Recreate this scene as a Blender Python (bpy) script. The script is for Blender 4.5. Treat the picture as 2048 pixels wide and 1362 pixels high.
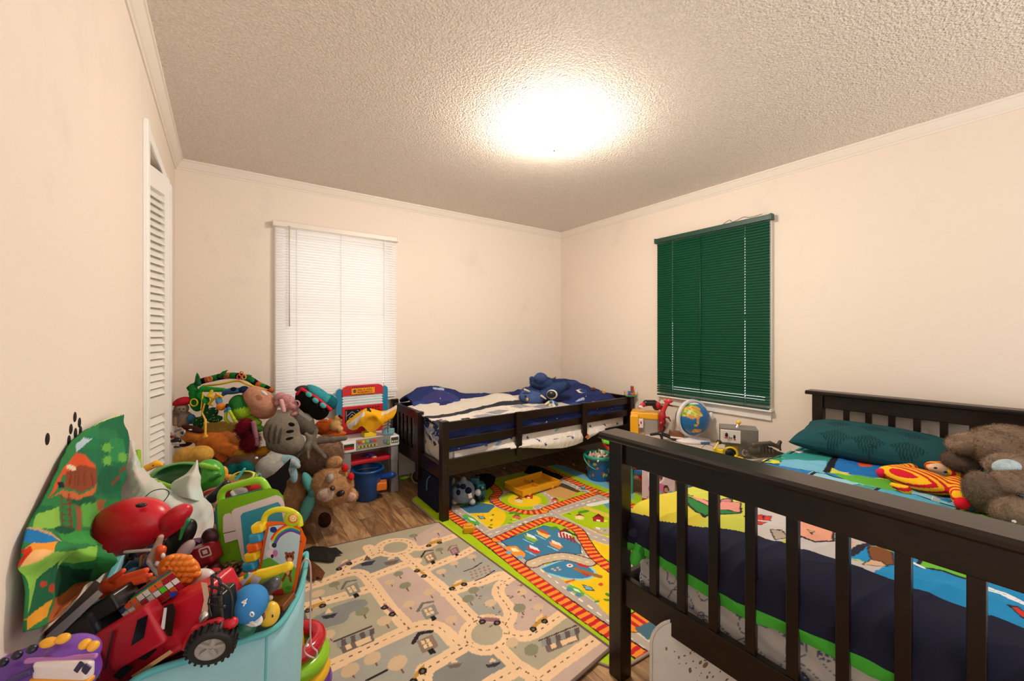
import bpy, bmesh, math, random
import numpy as np
from mathutils import Vector, Matrix, Euler
sc = bpy.context.scene
for o in list(bpy.data.objects): bpy.data.objects.remove(o)
col = sc.collection
PI = math.pi
# ---------------------------------------------------------------- camera
FP, CX, CY, EYE, YAW = 810.0, 1024.0, 669.0, 1.26, math.radians(35.37)
SN, CS = math.sin(YAW), math.cos(YAW)
cd = bpy.data.cameras.new('camera'); cam = bpy.data.objects.new('camera', cd); col.objects.link(cam)
cd.lens = FP/2048*36; cd.sensor_width = 36; cd.shift_y = -12/2048; cd.clip_start = .02
cam.location = (0, 0, EYE); cam.rotation_euler = (PI/2, 0, -YAW); sc.camera = cam
# ---------------------------------------------------------------- view, world, lights
vs = sc.view_settings; vs.view_transform = 'Standard'; vs.look = 'None'; vs.gamma = 1; vs.use_curve_mapping = False
vs.exposure = 0.07
w = bpy.data.worlds.new('world'); sc.world = w; w.use_nodes = True
bgn = w.node_tree.nodes['Background']; bgn.inputs[0].default_value = (1.0, .962, .91, 1); bgn.inputs[1].default_value = 1.3
_tc = w.node_tree.nodes.new('ShaderNodeTexCoord'); _sx = w.node_tree.nodes.new('ShaderNodeSeparateXYZ'); _mr = w.node_tree.nodes.new('ShaderNodeMapRange')
w.node_tree.links.new(_tc.outputs['Generated'], _sx.inputs[0]); w.node_tree.links.new(_sx.outputs[2], _mr.inputs[0]); _mr.inputs[1].default_value = -.25; _mr.inputs[2].default_value = .1; _mr.inputs[3].default_value = 2.7; _mr.inputs[4].default_value = 1.0
w.node_tree.links.new(_mr.outputs[0], bgn.inputs[1])   # added fill: world made brighter below the horizon to lighten the ceiling
LAMP = (1.53, 1.74)
def light(name, typ, loc, power, colr, size=.2, rot=(0, 0, 0), sy=None):
    l = bpy.data.lights.new(name, typ); l.energy = power; l.color = colr
    if typ == 'AREA':
        l.size = size
        if sy: l.shape = 'RECTANGLE'; l.size_y = sy
    elif typ == 'SUN': l.angle = size
    else: l.shadow_soft_size = size
    o = bpy.data.objects.new(name, l); col.objects.link(o); o.location = loc; o.rotation_euler = rot
    return o
light('daylight', 'SUN', (.8, 5, 3), .8, (1.0, .99, .97), .15, (math.radians(-62), 0, math.radians(6)))

# ---------------------------------------------------------------- measuring helpers (photo pixel + distance -> place in the room)
def at(u, v, d):
    r = (u-CX)/FP
    return Vector((d*(SN+r*CS), d*(CS-r*SN), EYE-(v-CY)/FP*d))
def fl(u, v, z=0): return at(u, v, (EYE-z)*FP/(v-CY))
def onY(u, v, Y): r = (u-CX)/FP; return at(u, v, Y/(CS-r*SN))
def onX(u, v, X): r = (u-CX)/FP; return at(u, v, X/(SN+r*CS))
# ---------------------------------------------------------------- colours and materials
def hx(h):
    if not isinstance(h, str): return tuple(h[:3])
    c = [int(h[i:i+2], 16)/255 for i in (0, 2, 4)]
    return tuple(x/12.92 if x <= .04045 else ((x+.055)/1.055)**2.4 for x in c)
_m = {}
def mat(h, kind='p', rough=None):
    """kind: p plastic, c cloth, f fur, m metal, w wood, e glow, g clear, t tulle, s paper/matte; h '@' reads the colour attribute"""
    key = (h, kind, rough)
    if key in _m: return _m[key]
    m = bpy.data.materials.new('%s_%s' % (kind, h if isinstance(h, str) else 'mix')); m.use_nodes = True
    nt = m.node_tree; N = nt.nodes; L = nt.links; b = N['Principled BSDF']
    I = b.inputs
    tc = N.new('ShaderNodeTexCoord')
    def noise(scale, detail=3, rg=.6, src='Object'):
        n = N.new('ShaderNodeTexNoise'); n.inputs['Scale'].default_value = scale; n.inputs['Detail'].default_value = detail
        n.inputs['Roughness'].default_value = rg; L.new(tc.outputs[src], n.inputs['Vector']); return n
    def bump(src, st, dist):
        bp = N.new('ShaderNodeBump'); bp.inputs['Strength'].default_value = st; bp.inputs['Distance'].default_value = dist
        L.new(src, bp.inputs['Height']); L.new(bp.outputs[0], I['Normal']); return bp
    if h == '@':
        a = N.new('ShaderNodeAttribute'); a.attribute_name = 'Col'; cout = a.outputs['Color']
    else:
        a = N.new('ShaderNodeRGB'); a.outputs[0].default_value = (*hx(h), 1); cout = a.outputs[0]
    base = {'p': .32, 'c': .9, 'f': 1, 'm': .3, 'w': .34, 'e': .5, 'g': .05, 't': .6, 's': .7}[kind] if rough is None else rough
    I['Roughness'].default_value = base
    def vary(n, lo, hi):
        mr = N.new('ShaderNodeMapRange'); mr.inputs[1].default_value = .3; mr.inputs[2].default_value = .7
        mr.inputs[3].default_value = lo; mr.inputs[4].default_value = hi; L.new(n, mr.inputs[0])
        mx = N.new('ShaderNodeVectorMath'); mx.operation = 'SCALE'; L.new(cout, mx.inputs[0]); L.new(mr.outputs[0], mx.inputs['Scale'])
        return mx.outputs[0]
    if kind == 'c':
        n = noise(7, 4); cout = vary(n.outputs[0], .93, 1.05)
        n2 = noise(700, 1); bump(n2.outputs[0], .25, .001); I['Specular IOR Level'].default_value = .2
    elif kind == 'f':
        n = noise(38, 5, .75); cout = vary(n.outputs[0], .70, 1.16)
        n2 = noise(170, 4, .8); bump(n2.outputs[0], .9, .006); I['Specular IOR Level'].default_value = .1
    elif kind == 'm': I['Metallic'].default_value = .9
    elif kind == 'w':
        I['Specular IOR Level'].default_value = .45; I['Roughness'].default_value = .3
        mp = N.new('ShaderNodeMapping'); L.new(tc.outputs['Object'], mp.inputs[0]); mp.inputs['Scale'].default_value = (12, 12, 12)
        n = N.new('ShaderNodeTexNoise'); n.inputs['Scale'].default_value = 3.0; n.inputs['Detail'].default_value = 6
        wv = N.new('ShaderNodeTexWave'); wv.inputs['Scale'].default_value = 1.5; wv.inputs['Distortion'].default_value = 6; wv.inputs['Detail'].default_value = 4
        L.new(mp.outputs[0], n.inputs[0]); L.new(mp.outputs[0], wv.inputs[0])
        cout = vary(wv.outputs[1], .75, 1.25); bump(n.outputs[0], .06, .002); pass
    elif kind == 'e':
        I['Emission Strength'].default_value = rough if rough is not None else 1; I['Roughness'].default_value = .5
        L.new(cout, I['Emission Color'])
    elif kind == 'g':
        I['Transmission Weight'].default_value = .9; I['Roughness'].default_value = .08
    elif kind == 't':
        I['Alpha'].default_value = .8; I['Sheen Weight'].default_value = .3
        n = noise(9, 3); rp = N.new('ShaderNodeValToRGB'); e = rp.color_ramp.elements
        e[0].position = .35; e[0].color = (*hx('C9DCD6'), 1); e[1].position = .65; e[1].color = (*hx('E7D3CE'), 1)
        x = rp.color_ramp.elements.new(.5); x.color = (*hx(h), 1); L.new(n.outputs[0], rp.inputs[0]); cout = rp.outputs[0]
    elif kind == 's': I['Specular IOR Level'].default_value = .25
    elif kind == 'p': I['Specular IOR Level'].default_value = .5
    L.new(cout, I['Base Color'])
    _m[key] = m; return m
# ---------------------------------------------------------------- object helpers
def tag(o, label=None, cat=None, group=None, kind=None):
    if label: o['label'] = label
    if cat: o['category'] = cat
    if group: o['group'] = group
    if kind: o['kind'] = kind
    return o
def thing(name, label, cat, loc=(0, 0, 0), rotz=0, group=None):
    o = bpy.data.objects.new(name, None); col.objects.link(o); o.location = loc; o.rotation_euler = (0, 0, rotz)
    o.empty_display_size = .05
    return tag(o, label, cat, group)
def link(name, me, mats, parent=None, label=None):
    o = bpy.data.objects.new(name, me); col.objects.link(o)
    for m in (mats if isinstance(mats, (list, tuple)) else [mats]): me.materials.append(m)
    if parent: o.parent = parent
    if label: o['label'] = label
    return o
def dup(root, loc, rotz, label=None):
    r = root.copy(); col.objects.link(r); r.location = loc; r.rotation_euler = (0, 0, rotz) if not isinstance(rotz, (tuple, Euler)) else rotz
    if label: r['label'] = label
    for ch in list(root.children):
        c = ch.copy(); col.objects.link(c); c.parent = r
        for g in list(ch.children):
            d = g.copy(); col.objects.link(d); d.parent = c
    return r
class MB:
    """collects shapes, builds one mesh; every shape carries a material slot index"""
    def __init__(s): s.v = []; s.f = []; s.m = []; s.sm = []
    def add(s, vs, fs, m=0, smooth=False, M=None):
        n = len(s.v)
        for p in vs:
            p = Vector(p)
            s.v.append(tuple(M @ p) if M is not None else tuple(p))
        for q in fs: s.f.append([i+n for i in q]); s.m.append(m); s.sm.append(smooth)
        return s
    def box(s, a, b, m=0, M=None, bev=0):
        x0, y0, z0 = [min(p, q) for p, q in zip(a, b)]; x1, y1, z1 = [max(p, q) for p, q in zip(a, b)]
        if bev <= 0:
            vs = [(x, y, z) for x in (x0, x1) for y in (y0, y1) for z in (z0, z1)]
            return s.add(vs, [(0, 1, 3, 2), (4, 6, 7, 5), (0, 4, 5, 1), (2, 3, 7, 6), (0, 2, 6, 4), (1, 5, 7, 3)], m, False, M)
        bm = bmesh.new(); bmesh.ops.create_cube(bm, size=1)
        for v in bm.verts: v.co = Vector(((x0+x1)/2+v.co.x*(x1-x0), (y0+y1)/2+v.co.y*(y1-y0), (z0+z1)/2+v.co.z*(z1-z0)))
        bmesh.ops.bevel(bm, geom=bm.edges[:], offset=min(bev, .45*min(x1-x0, y1-y0, z1-z0)), segments=2, affect='EDGES', profile=.5)
        bm.verts.index_update(); s.add([v.co[:] for v in bm.verts], [[v.index for v in f.verts] for f in bm.faces], m, False, M); bm.free(); return s
    def prism(s, pts, h0, h1, m=0, M=None, axis='z', smooth=False):
        n = len(pts)
        def P(p, h): return {'z': (p[0], p[1], h), 'y': (p[0], h, p[1]), 'x': (h, p[0], p[1])}[axis]
        vs = [P(p, h0) for p in pts]+[P(p, h1) for p in pts]
        fs = [list(range(n))[::-1], [n+i for i in range(n)]]+[(i, (i+1) % n, n+(i+1) % n, n+i) for i in range(n)]
        return s.add(vs, fs, m, smooth, M)
    def tube(s, path, r, m=0, n=10, M=None, closed=False, cap=True):
        path = [Vector(p) for p in path]; k = len(path); rr = r if isinstance(r, (list, tuple)) else [r]*k
        vs = []; up = None
        for i, p in enumerate(path):
            if closed: t = path[(i+1) % k]-path[i-1]
            else: t = path[min(i+1, k-1)]-path[max(i-1, 0)]
            t = t.normalized() if t.length > 1e-9 else Vector((0, 0, 1))
            if up is None: up = Vector((0, 0, 1)) if abs(t.z) < .9 else Vector((1, 0, 0))
            a = (up - t*up.dot(t)); a = a.normalized() if a.length > 1e-6 else t.orthogonal().normalized(); up = a; b = t.cross(a)
            for j in range(n):
                th = 2*PI*j/n; vs.append(p+(a*math.cos(th)+b*math.sin(th))*rr[i])
        fs = []
        for i in range(k if closed else k-1):
            for j in range(n):
                i2 = (i+1) % k; fs.append((i*n+j, i*n+(j+1) % n, i2*n+(j+1) % n, i2*n+j))
        if not closed and cap: fs += [list(range(n))[::-1], [(k-1)*n+j for j in range(n)]]
        return s.add(vs, fs, m, True, M)
    def lathe(s, prof, m=0, n=28, M=None, sx=1, sy=1):
        vs = []; fs = []; k = len(prof)
        for r, z in prof:
            for j in range(n): th = 2*PI*j/n; vs.append((r*math.cos(th)*sx, r*math.sin(th)*sy, z))
        for i in range(k-1):
            for j in range(n): fs.append((i*n+j, i*n+(j+1) % n, (i+1)*n+(j+1) % n, (i+1)*n+j))
        return s.add(vs, fs, m, True, M)
    def ball(s, c, r, m=0, n=20, M=None, R=None):
        rr = r if isinstance(r, (list, tuple)) else (r, r, r); vs = []; fs = []; h = n//2
        for i in range(h+1):
            ph = PI*i/h
            for j in range(n):
                th = 2*PI*j/n; p = Vector((rr[0]*math.sin(ph)*math.cos(th), rr[1]*math.sin(ph)*math.sin(th), rr[2]*math.cos(ph)))
                if R is not None: p = R @ p
                vs.append(p+Vector(c))
        for i in range(h):
            for j in range(n): fs.append((i*n+j, (i+1)*n+j, (i+1)*n+(j+1) % n, i*n+(j+1) % n))
        return s.add(vs, fs, m, True, M)
    def build(s, name, mats, parent=None, label=None):
        me = bpy.data.meshes.new(name); me.from_pydata(s.v, [], s.f); me.validate(clean_customdata=False)
        if len(me.polygons) == len(s.m):
            me.polygons.foreach_set('material_index', s.m); me.polygons.foreach_set('use_smooth', s.sm)
        me.update(); return link(name, me, mats, parent, label)
def struct(o, label=None): o['kind'] = 'structure'; return tag(o, label)
def textmesh(body, size, M, ext=.0006, align='CENTER'):
    c = bpy.data.curves.new('t', 'FONT'); c.body = body; c.size = size; c.extrude = ext; c.align_x = align; c.align_y = 'CENTER'; c.resolution_u = 2
    o = bpy.data.objects.new('t', c); col.objects.link(o); dg = bpy.context.evaluated_depsgraph_get()
    me = bpy.data.meshes.new_from_object(o.evaluated_get(dg)); vs = [tuple(M @ v.co) for v in me.vertices]; fs = [list(p.vertices) for p in me.polygons]
    bpy.data.objects.remove(o); bpy.data.curves.remove(c); bpy.data.meshes.remove(me); return vs, fs
# ---------------------------------------------------------------- soft bodies: signed-distance shapes skinned into one continuous surface
def rotm(a, b=0, c=0): return np.array(Euler((math.radians(b), math.radians(-a), math.radians(c))).to_matrix())
def sdf_eval(P, pr):
    t = pr['t']
    if t == 'e':
        q = (P-pr['c']) @ pr['R']; r = pr['r']
        k0 = np.sqrt(((q/r)**2).sum(-1)); k1 = np.sqrt(((q/(r*r))**2).sum(-1))+1e-9
        return k0*(k0-1)/k1
    if t == 'k':
        a, b = pr['a'], pr['b']; ba = b-a; h = np.clip(((P-a) @ ba)/max(ba @ ba, 1e-12), 0, 1)
        return np.sqrt(((P-a-h[..., None]*ba)**2).sum(-1))-(pr['ra']+(pr['rb']-pr['ra'])*h)
    if t == 'b':
        q = np.abs((P-pr['c']) @ pr['R'])-(pr['h']-pr['rd']); return np.sqrt((np.maximum(q, 0)**2).sum(-1))+np.minimum(q.max(-1), 0)-pr['rd']
    if t == 't':
        q = (P-pr['c']) @ pr['R']; x = np.sqrt(q[..., 0]**2+q[..., 2]**2)-pr['Rr']; return np.sqrt(x*x+q[..., 1]**2)-pr['r']
def bounds(pr):
    if pr['t'] == 'e': m = pr['r'].max(); return pr['c']-m, pr['c']+m
    if pr['t'] == 'k': m = max(pr['ra'], pr['rb']); return np.minimum(pr['a'], pr['b'])-m, np.maximum(pr['a'], pr['b'])+m
    if pr['t'] == 'b': m = np.sqrt((pr['h']**2).sum()); return pr['c']-m, pr['c']+m
    m = pr['Rr']+pr['r']; return pr['c']-m, pr['c']+m
def soft(prims, k, res):
    add = [p for p in prims if not p.get('sub')]
    lo = np.min([bounds(p)[0] for p in add], 0)-2.5*res; hi = np.max([bounds(p)[1] for p in add], 0)+2.5*res
    res = max(res, float(np.prod(hi-lo)/1.6e6)**(1/3))
    n = np.ceil((hi-lo)/res).astype(int)+1
    ax = [lo[i]+np.arange(n[i])*res for i in range(3)]
    P = np.stack(np.meshgrid(*ax, indexing='ij'), -1)
    F = None; best = None; idx = None
    for i, p in enumerate(prims):
        d = sdf_eval(P, p)
        if p.get('sub'):
            F = np.maximum(F, -d)
            if p.get('ci') is not None:
                w_ = np.abs(d) < res*1.5; idx = np.where(w_, i, idx)
            continue
        if F is None: F = d; best = d.copy(); idx = np.full(d.shape, i)
        else:
            h = np.clip(.5+.5*(F-d)/k, 0, 1); F = F*(1-h)+d*h-k*h*(1-h)
            dd = d-p.get('pri', 0); w_ = dd < best; best = np.where(w_, dd, best); idx = np.where(w_, i, idx)
    S = F < 0
    c = np.zeros(tuple(n-1), int)
    for a in (0, 1):
        for b in (0, 1):
            for e in (0, 1): c += S[a:n[0]-1+a, b:n[1]-1+b, e:n[2]-1+e]
    act = (c > 0) & (c < 8); I, J, K = np.nonzero(act); vid = -np.ones(act.shape, int); vid[I, J, K] = np.arange(len(I))
    acc = np.zeros((len(I), 3)); cnt = np.zeros(len(I))
    cor = [(a, b, e) for a in (0, 1) for b in (0, 1) for e in (0, 1)]
    for x in range(8):
        for y in range(x+1, 8):
            A, Bc = cor[x], cor[y]
            if sum(abs(A[q]-Bc[q]) for q in range(3)) != 1: continue
            fa = F[I+A[0], J+A[1], K+A[2]]; fb = F[I+Bc[0], J+Bc[1], K+Bc[2]]; cr = (fa < 0) != (fb < 0)
            t = np.where(cr, fa/(fa-fb+1e-20), 0)[:, None]; pt = np.array(A)+t*(np.array(Bc)-np.array(A))
            acc += pt*cr[:, None]; cnt += cr
    V = (np.stack([I, J, K], 1)+acc/cnt[:, None])*res+lo
    ci = idx[I, J, K]
    Q = []
    for axn in range(3):
        o1, o2 = [q for q in range(3) if q != axn]
        sl0 = [slice(1, n[q]-1) for q in range(3)]; sl0[axn] = slice(0, n[axn]-1); sl1 = list(sl0); sl1[axn] = slice(1, n[axn])
        s0 = S[tuple(sl0)]; s1 = S[tuple(sl1)]; E = np.nonzero(s0 != s1); e = [E[0].copy(), E[1].copy(), E[2].copy()]
        e[o1] = e[o1]+1; e[o2] = e[o2]+1
        def g(d1, d2):
            q = [e[0], e[1], e[2]]; q[o1] = q[o1]-d1; q[o2] = q[o2]-d2; return vid[q[0], q[1], q[2]]
        q4 = np.stack([g(1, 1), g(0, 1), g(0, 0), g(1, 0)], 1); flip = s1[E] if axn != 1 else ~s1[E]
        q4[flip] = q4[flip][:, ::-1]; Q.append(q4)
    return V, np.concatenate(Q), ci
def npmesh(name, V, Q, cols=None, smooth=True):
    me = bpy.data.meshes.new(name); me.vertices.add(len(V)); me.vertices.foreach_set('co', np.asarray(V, np.float32).ravel())
    me.loops.add(Q.size); me.loops.foreach_set('vertex_index', Q.astype(np.int32).ravel())
    me.polygons.add(len(Q)); me.polygons.foreach_set('loop_start', np.arange(len(Q), dtype=np.int32)*4)
    me.polygons.foreach_set('loop_total', np.full(len(Q), 4, np.int32))
    me.polygons.foreach_set('use_smooth', np.full(len(Q), smooth)); me.update(calc_edges=True)
    if cols is not None:
        a = me.color_attributes.new('Col', 'FLOAT_COLOR', 'POINT'); c = np.ones((len(V), 4), np.float32); c[:, :3] = cols; a.data.foreach_set('color', c.ravel())
    return me
def fuzz(V, Q, C, ln, dens=70000, wid=.0013, seed=1, droop=.35):
    """pile fibres: thin blades growing from the surface, coloured like it"""
    rng = np.random.RandomState(seed); P = V[Q]; n_ = np.cross(P[:, 2]-P[:, 0], P[:, 3]-P[:, 1]); ar = np.linalg.norm(n_, axis=1)/2; n_ /= (2*ar[:, None]+1e-12)
    N_ = int(ar.sum()*dens); f_ = rng.choice(len(Q), N_, p=ar/ar.sum()); a, b = rng.rand(N_, 1), rng.rand(N_, 1); p = P[f_]
    o = p[:, 0]*(1-a)*(1-b)+p[:, 1]*a*(1-b)+p[:, 2]*a*b+p[:, 3]*(1-a)*b; nn = n_[f_]
    cl = np.stack([np.sin(o[:, 0]*60+o[:, 2]*35), np.sin(o[:, 1]*55+2), np.sin(o[:, 2]*50+o[:, 0]*45)], 1)*.45
    d = nn*.8+cl+rng.randn(N_, 3)*.33+np.array([0, 0, -droop]); d /= np.linalg.norm(d, axis=1, keepdims=True); L = ln*(.6+.7*rng.rand(N_, 1))
    sd = np.cross(d, rng.randn(N_, 3)); sd /= np.linalg.norm(sd, axis=1, keepdims=True)+1e-9; w = wid/2
    o = o-nn*.001; B = np.stack([o-sd*w, o+sd*w, o+d*L+sd*w*.25, o+d*L-sd*w*.25], 1).reshape(-1, 3); q = np.arange(N_*4).reshape(-1, 4)+len(V)
    cc = np.repeat(C[Q[f_, 0]]*(.72+.5*rng.rand(N_, 1)), 4, 0); cc = cc.reshape(-1, 4, 3); cc[:, 2:] *= 1.12; return np.concatenate([V, B]), np.concatenate([Q, q]), np.concatenate([C, cc.reshape(-1, 3)])
def softmesh(name, prims, k, res, cols, fur=0):
    V, Q, ci = soft(prims, k, res)
    pal = np.array([hx(p.get('col', 'FFFFFF')) for p in prims]); cc = pal[ci]
    if cols is not None: cc = cols(V, cc)
    if fur: V, Q, cc = fuzz(V, Q, cc, fur)
    return npmesh(name, V, Q, cc)
# photo-frame: shapes measured in photo pixels around a point at a known distance; local x right, y away, z up
class Fr:
    def __init__(s, u, v, d): s.u, s.v, s.d = u, v, d; s.s = d/FP
    def p(s, u, v, z=0):
        d = s.d-z*s.s; return np.array([(u-CX)/FP*d-(s.u-CX)/FP*s.d, d-s.d, -((v-CY)/FP*d-(s.v-CY)/FP*s.d)])
    def g(s, z): return (s.d-z*s.s)/s.d
    def pl(s, v, zw): return (s.d-(EYE-zw)*FP/(v-CY))/s.s
    def E(s, u, v, ru, rv, z=0, rz=None, a=0, col='FFFFFF', **k):
        rz = (ru+rv)/2 if rz is None else rz
        return dict(t='e', c=s.p(u, v, z), r=np.array([ru, rz, rv])*s.s*s.g(z), R=rotm(a, k.pop('tx', 0), k.pop('tz', 0)), col=col, **k)
    def K(s, u1, v1, u2, v2, r1, r2=None, z1=0, z2=None, col='FFFFFF', **k):
        return dict(t='k', a=s.p(u1, v1, z1), b=s.p(u2, v2, z1 if z2 is None else z2), ra=r1*s.s*s.g(z1), rb=(r1 if r2 is None else r2)*s.s*s.g(z1 if z2 is None else z2), col=col, **k)
    def B(s, u, v, hu, hv, hz, rd=2, z=0, a=0, col='FFFFFF', **k):
        return dict(t='b', c=s.p(u, v, z), h=np.array([hu, hz, hv])*s.s, rd=rd*s.s, R=rotm(a, k.pop('tx', 0), k.pop('tz', 0)), col=col, **k)
    def T(s, u, v, Rr, r, z=0, a=0, col='FFFFFF', **k):
        return dict(t='t', c=s.p(u, v, z), Rr=Rr*s.s, r=r*s.s, R=rotm(a, k.pop('tx', 0), k.pop('tz', 0)), col=col, **k)
    def poly(s, pts, z=0): return [tuple(s.p(u, v, z)) for u, v in pts]
def softobj(name, fr, prims, kind='f', k=6, res=2.2, parent=None, label=None, cols=None, fur=0):
    me = softmesh(name, prims, k*fr.s, res*fr.s, cols, fur)
    return link(name, me, mat('@', kind), parent, label)
def toy(name, label, cat, fr, body, kind='f', k=6, res=2.2, parts=(), group=None, cols=None, bodyname='body', fur=0, furparts=()):
    """body: list of shapes; parts: (name, shapes, kind[, k, res, label])"""
    loc = at(fr.u, fr.v, fr.d)
    if parts:
        t = thing(name, label, cat, loc, -YAW, group)
        if body: softobj(bodyname, fr, body, kind, k, res, t, None, cols, fur)
        for q in parts:
            softobj(q[0], fr, q[1], q[2] if len(q) > 2 else 'p', q[3] if len(q) > 3 else 2, q[4] if len(q) > 4 else res*.6, t, q[5] if len(q) > 5 else None, None, fur*.6 if q[0] in furparts else 0)
        return t
    o = softobj(name, fr, body, kind, k, res, None, None, cols, fur); o.location = loc; o.rotation_euler = (0, 0, -YAW)
    return tag(o, label, cat, group)
def thingF(name, label, cat, fr, group=None): return thing(name, label, cat, at(fr.u, fr.v, fr.d), -YAW, group)
def slab(mb, fr, pts, z0, z1, m=0):
    """a plate whose outline is measured in photo pixels, between two depths (px)"""
    n = len(pts); vs = [tuple(fr.p(u, v, z0)) for u, v in pts]+[tuple(fr.p(u, v, z1)) for u, v in pts]
    mb.add(vs, [list(range(n)), [n+i for i in range(n)][::-1]]+[(i, n+i, n+(i+1) % n, (i+1) % n) for i in range(n)], m)
def rrect(u0, v0, u1, v1, r=3, n=3):
    pts = []
    for (cx, cy, a0) in ((u1-r, v0+r, -90), (u1-r, v1-r, 0), (u0+r, v1-r, 90), (u0+r, v0+r, 180)):
        for i in range(n+1): t = math.radians(a0+90*i/n); pts.append((cx+r*math.cos(t), cy+r*math.sin(t)))
    return pts
def ell(u, v, ru, rv, n=18, a=0):
    ca, sa = math.cos(math.radians(-a)), math.sin(math.radians(-a))
    return [(u+ru*math.cos(t)*ca-rv*math.sin(t)*sa, v+ru*math.cos(t)*sa+rv*math.sin(t)*ca) for t in [2*PI*i/n for i in range(n)]]
# ---------------------------------------------------------------- cloth and print painting
class Ras:
    """a pattern in real units, sampled into the colour attribute of a dense cloth or rug mesh"""
    def __init__(s, x0, y0, x1, y1, cell, bg):
        s.x0, s.y0, s.c = x0, y0, cell; s.w = int((x1-x0)/cell)+1; s.h = int((y1-y0)/cell)+1
        s.a = np.tile(np.array(hx(bg), np.float32), (s.h, s.w, 1))
    def _box(s, xs, ys, pad=0):
        i0 = max(0, int((min(xs)-pad-s.x0)/s.c)); i1 = min(s.w, int((max(xs)+pad-s.x0)/s.c)+2)
        j0 = max(0, int((min(ys)-pad-s.y0)/s.c)); j1 = min(s.h, int((max(ys)+pad-s.y0)/s.c)+2)
        if i1 <= i0 or j1 <= j0: return None
        X, Y = np.meshgrid(s.x0+np.arange(i0, i1)*s.c, s.y0+np.arange(j0, j1)*s.c); return (slice(j0, j1), slice(i0, i1)), X, Y
    def poly(s, pts, c):
        b = s._box([p[0] for p in pts], [p[1] for p in pts])
        if not b: return
        sl, X, Y = b; ins = np.zeros(X.shape, bool); n = len(pts)
        for i in range(n):
            (x1, y1), (x2, y2) = pts[i][:2], pts[(i+1) % n][:2]
            if y1 == y2: continue
            ins ^= ((y1 > Y) != (y2 > Y)) & (X < (x2-x1)*(Y-y1)/(y2-y1)+x1)
        s.a[sl][ins] = hx(c)
    def line(s, pts, w, c, dash=None):
        """dash: (length, gap) or None; w full width"""
        acc = 0
        for i in range(len(pts)-1):
            (x1, y1), (x2, y2) = pts[i][:2], pts[i+1][:2]; L = math.hypot(x2-x1, y2-y1)
            if L < 1e-6: continue
            b = s._box((x1, x2), (y1, y2), w)
            if b:
                sl, X, Y = b; t = ((X-x1)*(x2-x1)+(Y-y1)*(y2-y1))/L; tc = np.clip(t, 0, L)
                d = np.hypot(X-x1-tc*(x2-x1)/L, Y-y1-tc*(y2-y1)/L); msk = d < w/2
                if dash: msk &= (t > -.0015) & (t < L+.0015) & (((acc+t) % (dash[0]+dash[1])) < dash[0])
                s.a[sl][msk] = hx(c)
            acc += L
    def ell(s, x, y, rx, ry, c, a=0):
        b = s._box((x-max(rx, ry), x+max(rx, ry)), (y-max(rx, ry), y+max(rx, ry)))
        if not b: return
        sl, X, Y = b; ca, sa = math.cos(math.radians(a)), math.sin(math.radians(a)); dx, dy = X-x, Y-y
        s.a[sl][((dx*ca+dy*sa)/rx)**2+((dy*ca-dx*sa)/ry)**2 < 1] = hx(c)
    def get(s, x, y):
        i = np.clip(((x-s.x0)/s.c+.5).astype(int), 0, s.w-1); j = np.clip(((y-s.y0)/s.c+.5).astype(int), 0, s.h-1); return s.a[j, i]
def smooth_path(pts, n=8, closed=False):
    P = [np.array(p, float) for p in pts]; out = []; k = len(P)
    for i in range(k if closed else k-1):
        if closed: p0, p1, p2, p3 = P[i-1], P[i], P[(i+1) % k], P[(i+2) % k]
        else: p0, p1, p2, p3 = P[max(i-1, 0)], P[i], P[i+1], P[min(i+2, k-1)]
        for j in range(n):
            t = j/n; out.append(.5*((2*p1)+(-p0+p2)*t+(2*p0-5*p1+4*p2-p3)*t*t+(-p0+3*p1-3*p2+p3)*t**3))
    if not closed: out.append(P[-1])
    return [tuple(q) for q in out]
def net(rows, nu, nv):
    """smooth surface through a net of control points (rows x columns)"""
    R = np.array([smooth_path(r, nu) for r in rows]); C = np.array([smooth_path([tuple(q) for q in R[:, j]], nv) for j in range(R.shape[1])])
    return C.transpose(1, 0, 2)
def gridmesh(name, G, cols=None, thick=0, wrinkle=0, seed=0, ws=9):
    h, w_ = G.shape[:2]
    du = np.gradient(G, axis=1); dv = np.gradient(G, axis=0); Nn = np.cross(du, dv); Nn /= np.linalg.norm(Nn, axis=-1, keepdims=True)+1e-12
    if wrinkle:
        rng = np.random.RandomState(seed); x = G[..., 0]; y = G[..., 1]; z = G[..., 2]; W = 0
        for q in range(5):
            k = rng.randn(3)*ws*(1+q*.7); W = W+np.abs(np.sin(x*k[0]+y*k[1]+z*k[2]+rng.rand()*6+1.3*np.sin(y*k[2]*.6+x*k[1]*.5)))*(.7**q)
        G = G+Nn*((W-W.mean())*wrinkle)[..., None]
    V = G.reshape(-1, 3); i = np.arange(h*w_).reshape(h, w_); Q = np.stack([i[:-1, :-1], i[:-1, 1:], i[1:, 1:], i[1:, :-1]], -1).reshape(-1, 4)
    C = None if cols is None else cols.reshape(-1, 3)
    if thick:
        V2 = (G-Nn*thick).reshape(-1, 3); m = len(V); b = np.concatenate([i[0, :], i[1:, -1], i[-1, -2::-1], i[-2:0:-1, 0]])
        S = np.stack([b, np.roll(b, -1), np.roll(b, -1)+m, b+m], -1)[:, ::-1]; Q = np.concatenate([Q, (Q+m)[:, ::-1], S]); V = np.concatenate([V, V2])
        if C is not None: C = np.concatenate([C, C])
    return npmesh(name, V, Q, C)
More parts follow.
